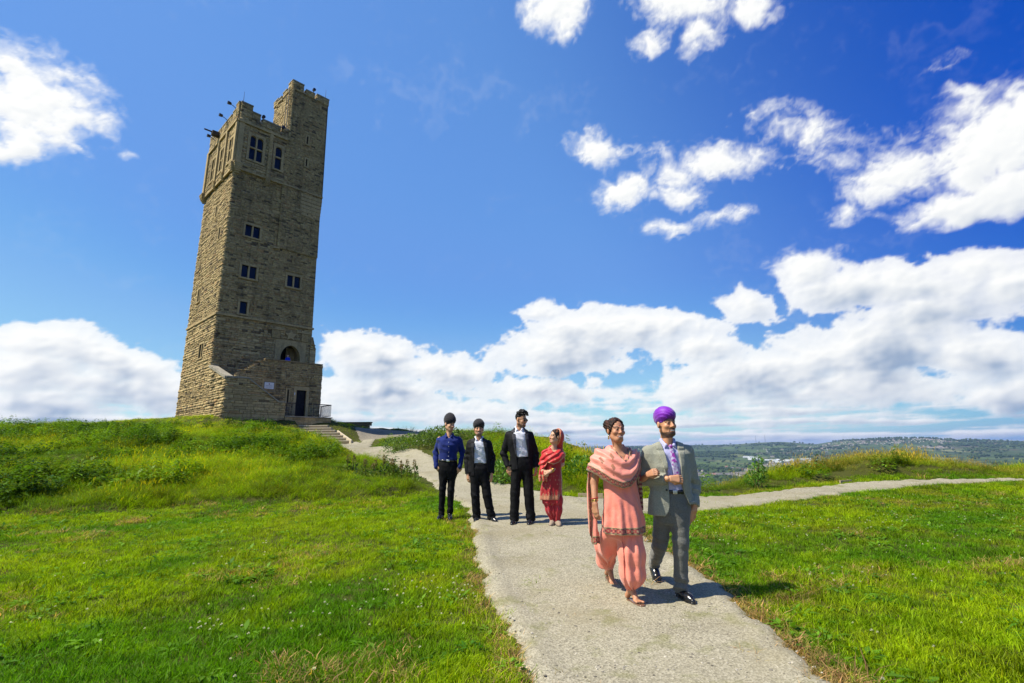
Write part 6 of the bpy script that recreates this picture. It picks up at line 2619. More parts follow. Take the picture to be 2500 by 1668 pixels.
# ---- moustached man in a black suit
def man_moustache():
    L = (-.55, 9.05, .0)
    skin = np.array((.47, .26, .155))
    H = Head((-.044, -.005, 1.533), rot(6, 0, 0), 1.0)
    body, hd, hl, hr = Shape(), Shape(), Shape(), Shape()
    body.loft([(.80, -.03, 0, .12, .085), (1.0, -.03, 0, .12, .08), (1.2, -.035, 0, .145, .085), (1.32, -.04, .02, .12, .06), (1.37, -.04, .02, .06, .05)], .04)
    AL = ((-.195, .02, 1.295), (-.250, .055, 1.035), (-.230, -.02, .775))
    AR = ((.122, .02, 1.295), (.192, .055, 1.045), (.180, -.02, .780))
    for a, b, c in (AL, AR):
        body.cap(a, b, .04, .033, .03).cap(b, c, .033, .026, .02)
    LL = ((-.115, 0, .85), (-.098, -.02, .42), (-.078, .0, .105))
    LR = ((.048, 0, .85), (.098, -.02, .42), (.168, .0, .105))
    for q in (LL, LR):
        body.cap(q[0], q[1], .06, .042, .03).cap(q[1], q[2], .042, .03, .02)
    H.add(hd, 1)
    hd.cap((-.04, .03, 1.34), H.w(0, .02, -.055), .052, .048, .03)
    hd.cap((-.04, -.005, 1.34), H.w(0, -.03, -.085), .038, .028, .03)
    hand(hl, AL[2], (.10, -.10, -1), (.8, .5, 0), -1, .75, .98, .1, .4)
    hand(hr, AR[2], (-.06, -.10, -1), (-.8, .5, 0), 1, .75, .98, .1, .4)

    def paint(v):
        c = tint(skin, v, .05)
        H.paint(v, c, skin, ('short', (.06, .04, .03)), True, (.015, .01, .008))
        return c
    P = make_person(L, 'smiling man with a moustache, black turban and black suit, hands at his sides', body, [hd, hl, hr], .012, .0042, paint)
    turban(P, H, .099, .150, .0055, lambda v: tint((.028, .026, .030), v, .2), M_CLOTH, 3., .118, -.065, .55, .040, 75)
    shirt(P, [(.95, -.028, 0, .15, .104), (1.1, -.03, 0, .152, .108), (1.22, -.035, -.004, .165, .114), (1.30, -.038, .0, .14, .100), (1.345, -.04, .01, .10, .075), (1.385, -.04, .015, .068, .060)], .0075, lambda v: tint((.70, .72, .80), v, .04), M_CLOTH, 12., (-.04, .01, 1.365), 1.31, (), [(1.2, -.116), (1.1, -.112), (1.01, -.108)])
    trousers(P, None, LL, LR, (-.03, .150, .955), .0075, lambda v: tint(BLACK, v, .1), M_SUIT, (.088, .073, .068), seed=5.)
    jr = [(.735, -.03, .008, .205, .132), (.85, -.03, .006, .195, .128), (.98, -.03, .0, .182, .122), (1.1, -.033, 0, .185, .124), (1.22, -.036, .0, .195, .130), (1.30, -.038, .01, .170, .110), (1.345, -.04, .018, .125, .086), (1.38, -.04, .022, .085, .07)]
    orow = [(.73, -.10, .12), (.85, -.112, .108), (.966, -.116, .092), (1.1, -.115, .078), (1.2, -.112, .058), (1.34, -.102, .024), (1.40, -.10, .022)]
    jacket(P, jr, orow, (AL, AR), .0075, BLACK * 1.15, M_SUIT, 13., (.060, .053, .045), lap_z=(.98, 1.38), satin=(.024, .024, .030))
    feet_shoe(P, (-.076, .0, .09), (-.074, .075, 0), (-.078, -.20, 0), .0065)
    feet_shoe(P, (.170, .0, .09), (.145, .055, 0), (.265, -.175, 0), .0065)
    return P


# ---- tall man with curly hair and sunglasses
def man_tall():
    L = (.1, 8.8, .0)
    skin = np.array((.42, .225, .130))
    H = Head((.045, -.005, 1.690), rot(50, -9, 2), 1.02)
    body, hd, hr = Shape(), Shape(), Shape()
    body.loft([(.90, .035, 0, .12, .085), (1.1, .03, 0, .12, .08), (1.35, .01, 0, .15, .09), (1.48, .005, .02, .13, .06), (1.54, .005, .02, .06, .05)], .04)
    AL = ((-.178, .02, 1.445), (-.262, .07, 1.125), (-.185, -.005, .905))
    AR = ((.196, .02, 1.445), (.286, .055, 1.115), (.284, -.015, .895))
    for a, b, c in (AL, AR):
        body.cap(a, b, .042, .034, .03).cap(b, c, .034, .027, .02)
    LL = ((-.045, 0, .95), (-.074, -.015, .48), (-.089, .0, .125))
    LR = ((.128, 0, .95), (.152, -.015, .48), (.176, .0, .125))
    for q in (LL, LR):
        body.cap(q[0], q[1], .06, .042, .03).cap(q[1], q[2], .042, .03, .02)
    H.add(hd, 0)
    hd.cap((.008, .03, 1.52), H.w(0, .025, -.055), .055, .050, .03)
    hd.cap((.01, -.005, 1.525), H.w(0, -.03, -.085), .038, .028, .03)
    hand(hr, AR[2], (-.10, -.12, -1), (-.8, .45, 0), 1, .8, 1.0, .1, .4)
    hp = Shape()
    hand(hp, AL[2], (.35, -.12, -.9), (.3, .9, 0), -1, .5, 1.0, .1, .3)

    def paint(v):
        c = tint(skin, v, .05)
        H.paint(v, c, skin, ('short', (.03, .02, .016)), False, (.015, .01, .008))
        return c
    P = make_person(L, 'tall bearded man with curly black hair and sunglasses in an open black suit', body, [hd, hr, hp], .012, .0042, paint)
    S = Shape()
    R = H.R
    S.ell(H.w(0, .022, .040), np.array((.080, .100, .090)), .02, R)
    r = np.random.RandomState(6)
    for k in range(75):                                        # curls heaped on top
        a, e = r.uniform(0, 6.28), r.uniform(.15, 1.5)
        x, y, z = math.cos(a) * math.cos(e) * .086, math.sin(a) * math.cos(e) * .098 - .006, .074 + math.sin(e) * .080
        S.ell(H.w(x, y, z), np.array((.018, .018, .016)) * r.uniform(.7, 1.35), .008)

    def cut(p):
        q = H.loc(p)
        return .048 - 1.05 * np.clip(q[:, 1] + .035, -.02, .12) - q[:, 2]
    S.func(cut, (-1, -1, 0), (1, 1, 3), 'i', .01)
    S.disp(lambda p: .006 * perlin(p * 75) + .003 * perlin(p * 150))
    garment(P, 'hair', S, .0045, lambda v: np.where((perlin(v * 60) > .15)[:, None], np.array((.045, .038, .036))[None], np.array((.010, .008, .008))[None]), M_HAIR)
    G = Shape()
    for q in (-1, 1):
        G.ell(H.w(q * .032, -.098, -.004), np.array((.026, .006, .021)), .002, R)
    G.cap(H.w(-.012, -.104, .006), H.w(.012, -.104, .006), .003, None, .002)
    for q in (-1, 1):
        G.cap(H.w(q * .058, -.092, .006), H.w(q * .078, .0, .008), .003, None, .002)
    garment(P, 'sunglasses', G, .004, (.03, .018, .012), M_GLASS)
    shirt(P, [(1.07, .04, 0, .15, .106), (1.2, .03, 0, .155, .110), (1.36, .012, -.004, .17, .118), (1.46, .008, .0, .145, .102), (1.51, .008, .01, .10, .075), (1.56, .008, .015, .070, .062)], .0075, lambda v: tint((.74, .75, .82), v, .04), M_CLOTH, 14., (.008, .01, 1.535), 1.48, (), [(1.36, -.12), (1.26, -.115), (1.17, -.112)])
    trousers(P, None, LL, LR, (.04, .152, 1.085), .0075, lambda v: tint(BLACK * .85, v, .1), M_SUIT, (.092, .079, .074), seed=6., breakz=.007)
    jr = [(.86, .035, .008, .205, .132), (.97, .033, .006, .192, .126), (1.1, .03, .0, .182, .122), (1.22, .022, 0, .19, .126), (1.36, .01, .0, .205, .134), (1.45, .006, .01, .180, .112), (1.50, .006, .018, .13, .088), (1.55, .006, .022, .085, .07)]
    orow = [(.85, -.02, .16), (.97, -.03, .155), (1.09, -.042, .148), (1.2, -.048, .132), (1.3, -.052, .118), (1.5, -.058, .088), (1.58, -.062, .08)]
    jacket(P, jr, orow, (AL, AR), .0075, BLACK * 1.25, M_SUIT, 15., (.062, .055, .047), lap_z=(1.10, 1.55), satin=(.045, .045, .055))
    feet_shoe(P, (-.09, .0, .10), (-.075, .07, 0), (-.135, -.205, 0), .0065)
    feet_shoe(P, (.175, .0, .10), (.185, .07, 0), (.135, -.205, 0), .0065)
    return P


# ---- woman in red
def woman_red():
    L = (.68, 8.65, .0)
    skin = np.array((.50, .285, .175))
    H = Head((.022, .0, 1.405), rot(-62, 7, 0), .97, True)
    body, hd, ar, al, ft = Shape(), Shape(), Shape(), Shape(), Shape()
    body.loft([(.60, -.04, 0, .11, .085), (.86, -.03, 0, .11, .08), (1.05, -.02, 0, .125, .09), (1.165, -.015, .01, .125, .07), (1.20, -.012, .02, .08, .055), (1.245, -.008, .02, .05, .046)], .04)
    for hp, kn, an in (((-.085, 0, .62), (-.07, -.02, .34), (-.055, .03, .08)), ((.02, 0, .62), (.025, -.03, .34), (.025, -.02, .06))):
        body.cap(hp, kn, .06, .044, .03).cap(kn, an, .044, .030, .02)
    H.add(hd, 0)
    hd.cap((-.006, .03, 1.205), H.w(0, .02, -.055), .044, .042, .03)
    hd.cap((-.012, -.01, 1.21), H.w(0, -.03, -.085), .034, .026, .03)
    hd.loft([(1.08, -.018, 0, .12, .088), (1.155, -.015, .01, .12, .072), (1.20, -.012, .02, .078, .052), (1.225, -.01, .02, .048, .044)], .03)
    ar.cap((.120, .02, 1.14), (.128, .03, .955), .042, .034, .03).cap((.128, .03, .955), (-.075, -.135, .855), .034, .024, .02)
    hand(ar, (-.075, -.137, .853), (-.9, -.15, -.25), (.0, .75, -.5), -1, .7, .9, .05, .7)
    al.cap((-.150, .02, 1.14), (-.205, .04, .96), .042, .034, .03).cap((-.205, .04, .96), (-.215, -.10, .865), .034, .024, .02)
    hand(al, (-.215, -.10, .865), (.35, -.35, -.45), (.5, .6, 0), 1, .8, .9, .05, .7)

    def paint(v):
        c = tint(skin, v, .05)
        H.paint(v, c, skin, None, False, (.02, .014, .01), False, (.36, .07, .07))
        return c
    P = make_person(L, 'woman in a red gold-printed tunic with a red veil over her hair, looking up', body, [hd, ar, al], .012, .0042, paint)
    R = H.R
    S = Shape()
    S.ell(H.w(0, .024, .034), np.array((.086, .104, .096)), .02, R)
    S.ell(H.w(0, .085, -.02), np.array((.05, .045, .055)), .03, R)
    S.func(lambda p: -np.minimum(H.loc(p)[:, 1] + .06 - .55 * np.clip(.08 - H.loc(p)[:, 2], 0, .16) + .3 * np.abs(H.loc(p)[:, 0]), H.loc(p)[:, 2] + .085), (-1, -1, 0), (1, 1, 3), 'i', .012)
    S.disp(lambda p: .003 * np.sin(perlin(p * 20) * 5 + p[:, 2] * 180))
    garment(P, 'hair', S, .005, lambda v: np.where((perlin(v * 30) > .2)[:, None], np.array((.20, .075, .03))[None], np.array((.016, .011, .010))[None]), M_HAIR)
    RED, DRED = (.58, .010, .012), (.38, .005, .010)
    GOLD = (.55, .27, .13)

    def dots(c, u, w, cell, keep, seed=0., col=GOLD):
        iu, iw = np.floor(u / cell), np.floor(w / cell)
        off = (iw % 2) * .5
        fu = (u / cell + off) % 1 - .5
        fw = w / cell - iw - .5
        d = np.hypot(fu, fw)
        petal = np.abs(np.sin(3 * np.arctan2(fw, fu)))
        c[(d < .09 + .09 * petal) & keep & (d > .03)] = col
    # tunic
    def tf(p, a):
        return sstep(.9, .45, p[:, 2]) * (.009 * np.sin(a * 6 + .4) + .005 * np.sin(a * 13))
    S = Shape()
    S.loft([(.405, -.078, 0, .178, .135), (.55, -.066, 0, .172, .130), (.72, -.045, 0, .158, .118), (.86, -.032, 0, .142, .108), (.98, -.024, 0, .138, .112), (1.08, -.02, 0, .14, .105), (1.15, -.016, .01, .125, .08)], .02, 2.1, fold=tf)
    S.cap((.118, .02, 1.13), (.128, .025, 1.02), .052, .050, .04)
    S.cap((-.150, .02, 1.13), (-.19, .03, 1.02), .052, .05, .04)
    S.disp(folds(16., .006, 6, 1.0))

    def tc(v):
        c = tint(DRED, v, .08)
        a = np.arctan2(v[:, 1], v[:, 0] + .06)
        s = a * .17
        dots(c, s, v[:, 2], .062, (v[:, 2] > .52) & (v[:, 2] < .80) & (perlin(v * 9) > -.1))
        t = (v[:, 2] - .405) / .085
        m = (t > 0) & (t < 1 + .25 * np.sin(s * 110))
        c[m] = np.where((np.sin(s * 160) * np.sin(v[:, 2] * 220) > -.25)[m][:, None], np.array(GOLD)[None] * .9, np.array((.40, .05, .06))[None])
        return c
    garment(P, 'tunic', S, .0065, tc, M_SILK)
    S = Shape()
    S.loft([(.36, -.055, 0, .15, .115), (.47, -.065, 0, .155, .12)], .04)
    S.chain([(-.115, .0, .40), (-.085, .005, .24), (-.055, .025, .085)], [.085, .07, .038], .05)
    S.chain([(.025, -.01, .40), (.022, -.015, .24), (.022, -.015, .065)], [.090, .075, .040], .05)
    S.disp(lambda p: .008 * np.sin(np.arctan2(p[:, 1], p[:, 0] + .03) * 10 + 2 * perlin(p * 4)) + .004 * perlin(p * 16))
    garment(P, 'trousers', S, .007, lambda v: tint((.42, .006, .018), v, .07), M_SILK)
    # veil: hood, chest drape and the end held in her hands
    S = Shape()
    S.ell(H.w(0, .035, .020), np.array((.106, .122, .128)), .03, R)
    S.func(lambda p: -(H.loc(p)[:, 1] - .030 - .10 * np.clip(H.loc(p)[:, 2] - .05, 0, 1) + .20 * np.clip(H.loc(p)[:, 2], -.2, 0)), (-1, -1, 0), (1, 1, 3), 'i', .012)
    S.cap(H.w(0, .09, -.02), (.085, .075, 1.20), .062, .065, .05)
    hood = garment(P, 'veil', S, .0055, lambda v: np.where((np.abs(H.loc(v)[:, 1] - .038) < .018)[:, None] & (perlin(v * 60) > -.1)[:, None], np.array(GOLD)[None], tint((.60, .02, .016), v, .1)), M_SILK)
    lo = lambda x: np.interp(x, [-.26, -.2, -.12, -.03, .05, .11, .16, .2], [.80, .86, .99, .955, .985, 1.03, 1.07, 1.10])
    S = Shape()
    S.loft([(.93, -.03, -.01, .155, .138), (1.05, -.02, -.01, .172, .14), (1.13, -.018, .0, .172, .125), (1.185, -.014, .015, .135, .095), (1.225, -.010, .025, .085, .078), (1.26, -.008, .03, .066, .066)], .02, 2.1)
    S.cap((.11, .02, 1.14), (.145, .02, 1.06), .058, .058, .04)
    S.cap((-.15, .0, 1.14), (-.20, -.02, .98), .060, .055, .04)
    S.cap((-.20, -.02, .98), (-.205, -.09, .84), .050, .045, .03)
    S.cap((.06, .06, 1.24), (.09, .06, 1.34), .05, .04, .05)
    S.disp(lambda p: .008 * np.sin((p[:, 2] - .6 * p[:, 0]) * 75 + 3 * perlin(p * 6)) + .003 * perlin(p * 18))
    S.func(lambda p: (lo(p[:, 0]) - p[:, 2]) * .8, (-1, -1, 0), (1, 1, 3), 'i', .006)
    nl = lambda x: np.interp(x, [-.10, -.075, -.03, .0, .05, .075, .1], [1.36, 1.25, 1.165, 1.155, 1.19, 1.26, 1.36])
    S.func(lambda p: np.maximum((nl(p[:, 0]) - p[:, 2]) * .7, p[:, 1] - .05), (-.12, -.3, 1.1), (.12, .05, 1.5), 's', .006)

    def dc(v):
        c = tint(RED, v, .1)
        u = v[:, 2] - lo(v[:, 0])
        dots(c, v[:, 0] * 1.3 + v[:, 1] * .3, v[:, 2] * 1.2, .10, (u > .035) & (v[:, 1] < .05) & (perlin(v * 9 + 3) > .0))
        m = (u < .018) & (v[:, 1] < .1)
        c[m] = np.where((perlin(v * 90) > -.15)[m][:, None], np.array(GOLD)[None], np.array((.45, .06, .06))[None])
        return c
    garment(P, 'shoulder_drape', S, .006, dc, M_SILK)
    S = Shape()
    S.loft([(.70, -.20, -.10, .072, .045), (.77, -.205, -.10, .080, .05), (.86, -.20, -.09, .06, .045)], .02, 2.2)
    S.disp(lambda p: .010 * np.sin(p[:, 0] * 120 + 2 * perlin(p * 8)))
    garment(P, 'veil_end', S, .006, lambda v: np.where(((perlin(v * 55) > -.05) & (v[:, 2] < .80))[:, None], np.array(GOLD)[None], tint(RED, v, .1)), M_SILK)
    for k, x in enumerate((-.045, -.035, .0)):
        S = Shape()
        q = np.array((-.075, -.135, .855)) + (np.array((.128, .03, .955)) - np.array((-.075, -.135, .855))) * (.06 + .05 * k)
        ax = np.array((.203, .165, .1)) / np.linalg.norm((.203, .165, .1))
        e1 = np.cross(ax, [0, 0, 1.0])
        e1 /= np.linalg.norm(e1)
        e2 = np.cross(ax, e1)
        S.chain([q + (e1 * math.cos(a) + e2 * math.sin(a)) * .032 for a in np.linspace(0, 2 * math.pi, 11)], [.005] * 11, .002)
        garment(P, 'bangle', S, .0045, (.6, .4, .3), M_METAL)
    for a, hl_, to in (((-.055, .03, .07), (-.040, .085, 0), (-.100, -.12, 0)), ((.022, -.02, .06), (.018, .045, 0), (.045, -.165, 0))):
        feet_shoe(P, a, hl_, to, .0065, (.34, .26, .19), .034, M_CLOTH)
    return P


# ---- onlooker at the tower door
def onlooker():
    q = tw(5.75, -.55, 4.02)
    H = Head((0, 0, 1.12), rot(20, -10, 0), .9, True)
    body, hd = Shape(), Shape()
    body.loft([(.0, 0, 0, .09, .07), (.5, 0, 0, .12, .09), (.75, 0, 0, .12, .09), (.94, 0, 0, .12, .07), (1.0, 0, 0, .05, .05)], .03)
    H.add(hd, 0)
    hd.cap((0, .01, .95), (0, .01, 1.07), .045, .043, .03)
    skin = np.array((.55, .36, .27))

    def paint(v):
        c = tint(skin, v, .05)
        H.paint(v, c, skin)
        return c
    P = make_person((q[0], q[1], 0), 'small onlooker in a bright blue top leaning out at the tower doorway', body, [hd], .018, .008, paint, TW_YAW * .4)
    P.location.z = q[2]
    S = Shape()
    S.loft([(.45, 0, 0, .15, .11), (.75, 0, 0, .145, .11), (.92, 0, 0, .145, .09), (.985, 0, 0, .07, .06)], .03)
    S.cap((-.13, 0, .90), (-.18, -.08, .68), .05, .042, .03).cap((-.18, -.08, .68), (-.05, -.2, .66), .042, .036, .02)
    S.cap((.13, 0, .90), (.18, -.08, .68), .05, .042, .03).cap((.18, -.08, .68), (.05, -.2, .66), .042, .036, .02)
    garment(P, 'jacket', S, .016, (.02, .05, .55), M_CLOTH)
    S = Shape()
    S.loft([(.0, 0, 0, .10, .08), (.5, 0, 0, .135, .105)], .02)
    garment(P, 'trousers', S, .02, (.03, .03, .05), M_CLOTH)
    S = Shape()
    S.ell(H.w(0, .018, .045), (.078, .095, .085), .02, H.R)
    S.func(lambda p: .03 - H.loc(p)[:, 2] - .9 * np.clip(H.loc(p)[:, 1], -.02, .1), (-1, -1, 0), (1, 1, 3), 'i', .01)
    garment(P, 'hair', S, .014, (.10, .035, .02), M_HAIR)


import time as _t
_t0 = _t.time()
for fn in (man_purple, woman_pink, man_blue, man_moustache, man_tall, woman_red, onlooker):
    fn()
    print(fn.__name__, round(_t.time() - _t0, 1))
# ------------------------------------------------------------------ shrubs and weeds that stand out singly
def leaf_cloud(name, n, centres, leaf, seed, colours, parent, up=.3):
    """leaf faces spread through several clumps"""
    r = np.random.RandomState(seed)
    V, F, C = [], [], []
    w = np.array([c[3] for c in centres])
    w = w / w.sum()
    for i in range(n):
        cx, cy, cz, rr, rz_ = centres[r.choice(len(centres), p=w)]
        d = r.normal(size=3)
        d /= np.linalg.norm(d)
        q = r.uniform(.45, 1.0) ** .5
        c = np.array([cx, cy, cz]) + d * np.array([rr, rr, rz_]) * q
        dr = d * .7 + r.normal(size=3) * .6 + np.array([0, 0, up])
        dr /= np.linalg.norm(dr)
        s = np.cross(dr, r.normal(size=3))
        s /= np.linalg.norm(s)
        nn = np.cross(s, dr)
        L = leaf * r.uniform(.6, 1.3)
        b0 = len(V)
        V += [tuple(c), tuple(c + dr * L * .5 + s * L * .28 + nn * L * .06), tuple(c + dr * L - nn * L * .1), tuple(c + dr * L * .5 - s * L * .28 + nn * L * .06)]
        F.append((b0, b0 + 1, b0 + 2, b0 + 3))
        col = np.array(colours[r.randint(len(colours))]) * r.uniform(.75, 1.25)
        C += [col] * 4
    me = quick_mesh(name, np.array(V), np.array(F))
    set_col(me, np.array(C))
    me.materials.append(M_LEAF_OWN)
    return new_obj(name, me, parent)


def own_leaf():
    m = bpy.data.materials.new('shrub_leaf')
    m.use_nodes = True
    t = NT(m.node_tree)
    t.n.clear()
    c = t.node('ShaderNodeAttribute', attribute_name='Col').outputs['Color']
    d = t.node('ShaderNodeBsdfPrincipled')
    t.put(d.inputs['Base Color'], c)
    d.inputs['Roughness'].default_value = .45
    d.inputs['Specular IOR Level'].default_value = .3
    tl = t.node('ShaderNodeBsdfTranslucent')
    t.put(tl.inputs['Color'], t.mix(1.0, c, (1.2, 1.3, .5, 1), 'MULTIPLY'))
    mx = t.node('ShaderNodeMixShader')
    mx.inputs[0].default_value = .35
    t.l.new(d.outputs[0], mx.inputs[1])
    t.l.new(tl.outputs[0], mx.inputs[2])
    o = t.node('ShaderNodeOutputMaterial')
    t.l.new(mx.outputs[0], o.inputs['Surface'])
    return m


M_LEAF_OWN = own_leaf()
M_STEM = simple_mat('plant_stem', (.10, .085, .03), .8, .2)


def shrub(name, x, y, label, clumps, n, leaf, seed, colours, group=None, stems=6):
    r = random.Random(seed)
    z = float(ground_z([x], [y])[0])
    root = empty(name, (x, y, z - .03))
    tag(root, label, 'shrub' if 'bush' in name or 'shrub' in name else 'plant', group)
    leaf_cloud('foliage', n, clumps, leaf, seed, colours, root)
    mb = MB()
    for k in range(stems):
        c = clumps[k % len(clumps)]
        mb.tube([(c[0] * .3 + r.uniform(-.05, .05), c[1] * .3, 0), (c[0] * .7, c[1] * .7, c[2] * .6), (c[0] + r.uniform(-.1, .1), c[1], c[2] + c[4] * .5)], [.014, .010, .004], 5)
    o = mb.build('stem', M_STEM, root)
    o['kind'] = 'stuff'
    return root


BRAMBLE = [(.08, .15, .022), (.12, .20, .034), (.17, .25, .05), (.06, .10, .02)]
FRESH = [(.10, .235, .02), (.14, .29, .03), (.075, .17, .02)]
shrub('bramble_bush', -4.25, 21.6, 'dark green bramble bush on the mound nearest the path fork', [(0, 0, .28, .75, .38), (-.7, .3, .2, .55, .3), (.6, .3, .36, .6, .34)], 2400, .075, 3, BRAMBLE, 'bushes on the mound')
shrub('bramble_bush', -2.75, 20.6, 'dark green bramble bush on the mound behind the blue shirt', [(0, 0, .36, .7, .38), (.7, .2, .25, .6, .3), (-.55, .2, .28, .55, .32)], 2400, .075, 4, BRAMBLE, 'bushes on the mound')
shrub('leafy_bush', -.28, 13.6, 'leafy light green bush growing at the path edge between the suited men', [(0, 0, .30, .34, .30), (.28, .2, .25, .28, .24), (-.2, .25, .32, .3, .25)], 900, .085, 6, [(.12, .25, .03), (.18, .32, .06), (.09, .18, .02)])
shrub('leafy_bush', 1.75, 13.2, 'leafy green bush beside the red veil at the end of the mound', [(0, 0, .25, .4, .28), (.45, .2, .2, .35, .22)], 800, .075, 7, [(.10, .22, .02), (.15, .29, .03), (.08, .17, .015)])
shrub('young_bush', 6.52, 14.15, 'bright green young bush standing in the verge against the valley', [(0, 0, .48, .20, .22), (.05, .0, .70, .13, .16), (-.08, .05, .30, .24, .18), (.14, 0, .38, .15, .15)], 750, .06, 8, FRESH)


def dock(x, y, h, seed):
    r = random.Random(seed)
    z = float(ground_z([x], [y])[0])
    root = empty('dock_plant', (x, y, z - .02), r.uniform(0, 6))
    tag(root, 'tall rusty green dock plant in the clump where the path bends to the steps', 'plant', 'dock plants by the path')
    mb = MB()
    mb.tube([(0, 0, 0), (.02, .01, h * .5), (.03 + r.uniform(-.05, .05), 0, h)], [.012, .009, .004], 5)
    mb.build('stem', M_STEM, root)
    leaf_cloud('leaves', 46, [(0, 0, h * .22, .13, h * .2), (.02, 0, h * .45, .07, h * .25)], .10, seed, [(.10, .17, .02), (.15, .20, .03), (.08, .12, .02)], root, .9)
    leaf_cloud('seed_head', 110, [(.03, 0, h * .82, .035, h * .22)], .035, seed + 50, [(.20, .13, .05), (.15, .13, .04), (.26, .17, .08)], root)


for k in range(12):
    rr = random.Random(90 + k)
    dock(-4.45 + .16 * k + rr.uniform(-.12, .12), 14.7 + rr.uniform(-.5, .5), rr.uniform(.36, .62), 200 + k)

# path edging boards
for (x0, y0, x1, y1, lb) in ((1.42, 11.72, 1.95, 11.62, 'short timber edging board where the two paths meet'), (9.0, 14.62, 9.45, 14.83, 'short timber edging board against the verge on the side path')):
    z0 = float(ground_z([x0], [y0])[0])
    a = math.atan2(y1 - y0, x1 - x0)
    r_ = empty('edging_board', (x0, y0, z0), a)
    tag(r_, lb, 'board', 'timber edging boards')
    mb = MB()
    L = math.hypot(x1 - x0, y1 - y0)
    mb.box((0, -.02, -.05), (L, .02, .085))
    mb.build('plank', M_TIMBER, r_)
    mb = MB()
    mb.box((L * .3, .021, -.08), (L * .3 + .04, .055, .07))
    mb.build('stake', M_TIMBER, r_)

# low wall beyond the track
wr_ = empty('low_wall', (-17.2, 50.5, float(ground_z([-15.0], [50.5])[0]) - .1), 0)
tag(wr_, 'low dark stone wall beyond the gravel track beside the tower', 'wall')
rg = random.Random(12)
for k in range(9):
    mb = MB()
    x = k * .36
    for j in range(2):
        o_ = .18 * j
        mb.box((x + o_, -.2 - rg.uniform(0, .03), .26 * j), (x + o_ + .34, .2, .26 * (j + 1) - .015))
    mb.build('stone', M_CORE, wr_)
mb = MB()
mb.box((-.05, -.25, .52), (3.45, .25, .62))
mb.build('coping', M_CORE, wr_)


# ------------------------------------------------------------------ the valley
def blob_tree(name, seed, trunk=True):
    r = np.random.RandomState(seed)
    bm = bmesh.new()
    for k in range(5):
        m = Matrix.Translation((r.uniform(-.28, .28), r.uniform(-.28, .28), .45 + r.uniform(-.1, .3))) @ Matrix.Diagonal((r.uniform(.3, .5), r.uniform(.3, .5), r.uniform(.25, .42), 1))
        bmesh.ops.create_icosphere(bm, subdivisions=1, radius=1, matrix=m)
    for v in bm.verts:
        v.co += Vector(r.normal(size=3)) * .045
    me = bpy.data.meshes.new(name)
    bm.to_mesh(me)
    bm.free()
    set_col(me, np.clip(.75 + .5 * (np.array([v.co.z for v in me.vertices])[:, None]) * 0 + r.uniform(.8, 1.2, (len(me.vertices), 1)) - 0.75 + np.zeros((1, 3)), 0, 2))
    me.materials.append(M_FAR)
    o = bpy.data.objects.new(name, me)
    LIB.objects.link(o)
    return o


def far_leaf():
    m, t, b = material('far_foliage', .9, .1)
    tint_ = t.node('ShaderNodeAttribute', attribute_name='tint', attribute_type='INSTANCER').outputs['Color']
    vc = t.node('ShaderNodeAttribute', attribute_name='Col').outputs['Color']
    t.put(b.inputs['Base Color'], t.mix(1.0, tint_, vc, 'MULTIPLY'))
    return m


M_FAR = far_leaf()


def valley_woods():
    r = np.random.RandomState(77)
    n = 120000
    az = np.radians(r.uniform(2, 50, n))
    rr = np.exp(r.uniform(math.log(700), math.log(7600), n))
    x, y = np.sin(az) * rr, np.cos(az) * rr
    w = fbm2(x, y, 1 / 620., 4, .55, seed=51.) + .25 * fbm2(x, y, 1 / 160., 2, seed=52.)
    thr = np.interp(rr, [700, 1500, 2300, 2800, 3400, 4500, 6000, 7600], [-.3, -.38, -.30, .10, .16, .10, .16, .28])
    hedge = np.abs(((x * .8 + y * .35) / 170) % 1 - .5) < .02
    keep = (w > thr) | (hedge & (r.uniform(size=n) < .35)) | (r.uniform(size=n) < .02)
    p = np.interp(rr, [700, 2000, 4000, 7600], [.45, .6, .5, .35])
    keep &= r.uniform(size=n) < p
    x, y, rr = x[keep], y[keep], rr[keep]
    n = len(x)
    z = ground_z(x, y)
    s = r.uniform(7, 14, n) * np.interp(rr, [700, 3000, 7600], [.95, 1.15, 1.7])
    col = lin3((.022, .045, .016), (.06, .095, .03), np.clip(r.uniform(size=n) + .3 * fbm2(x, y, 1 / 90., 2), 0, 1))
    src = [blob_tree('far_tree_%d' % i, 300 + i) for i in range(5)]
    scatter('woodland', np.stack([x, y, z - .5], 1), r.uniform(0, 6.28, n), s, col, src, r.randint(0, 5, n), 'dark woods, hedgerow and garden trees filling the valley')
    return n


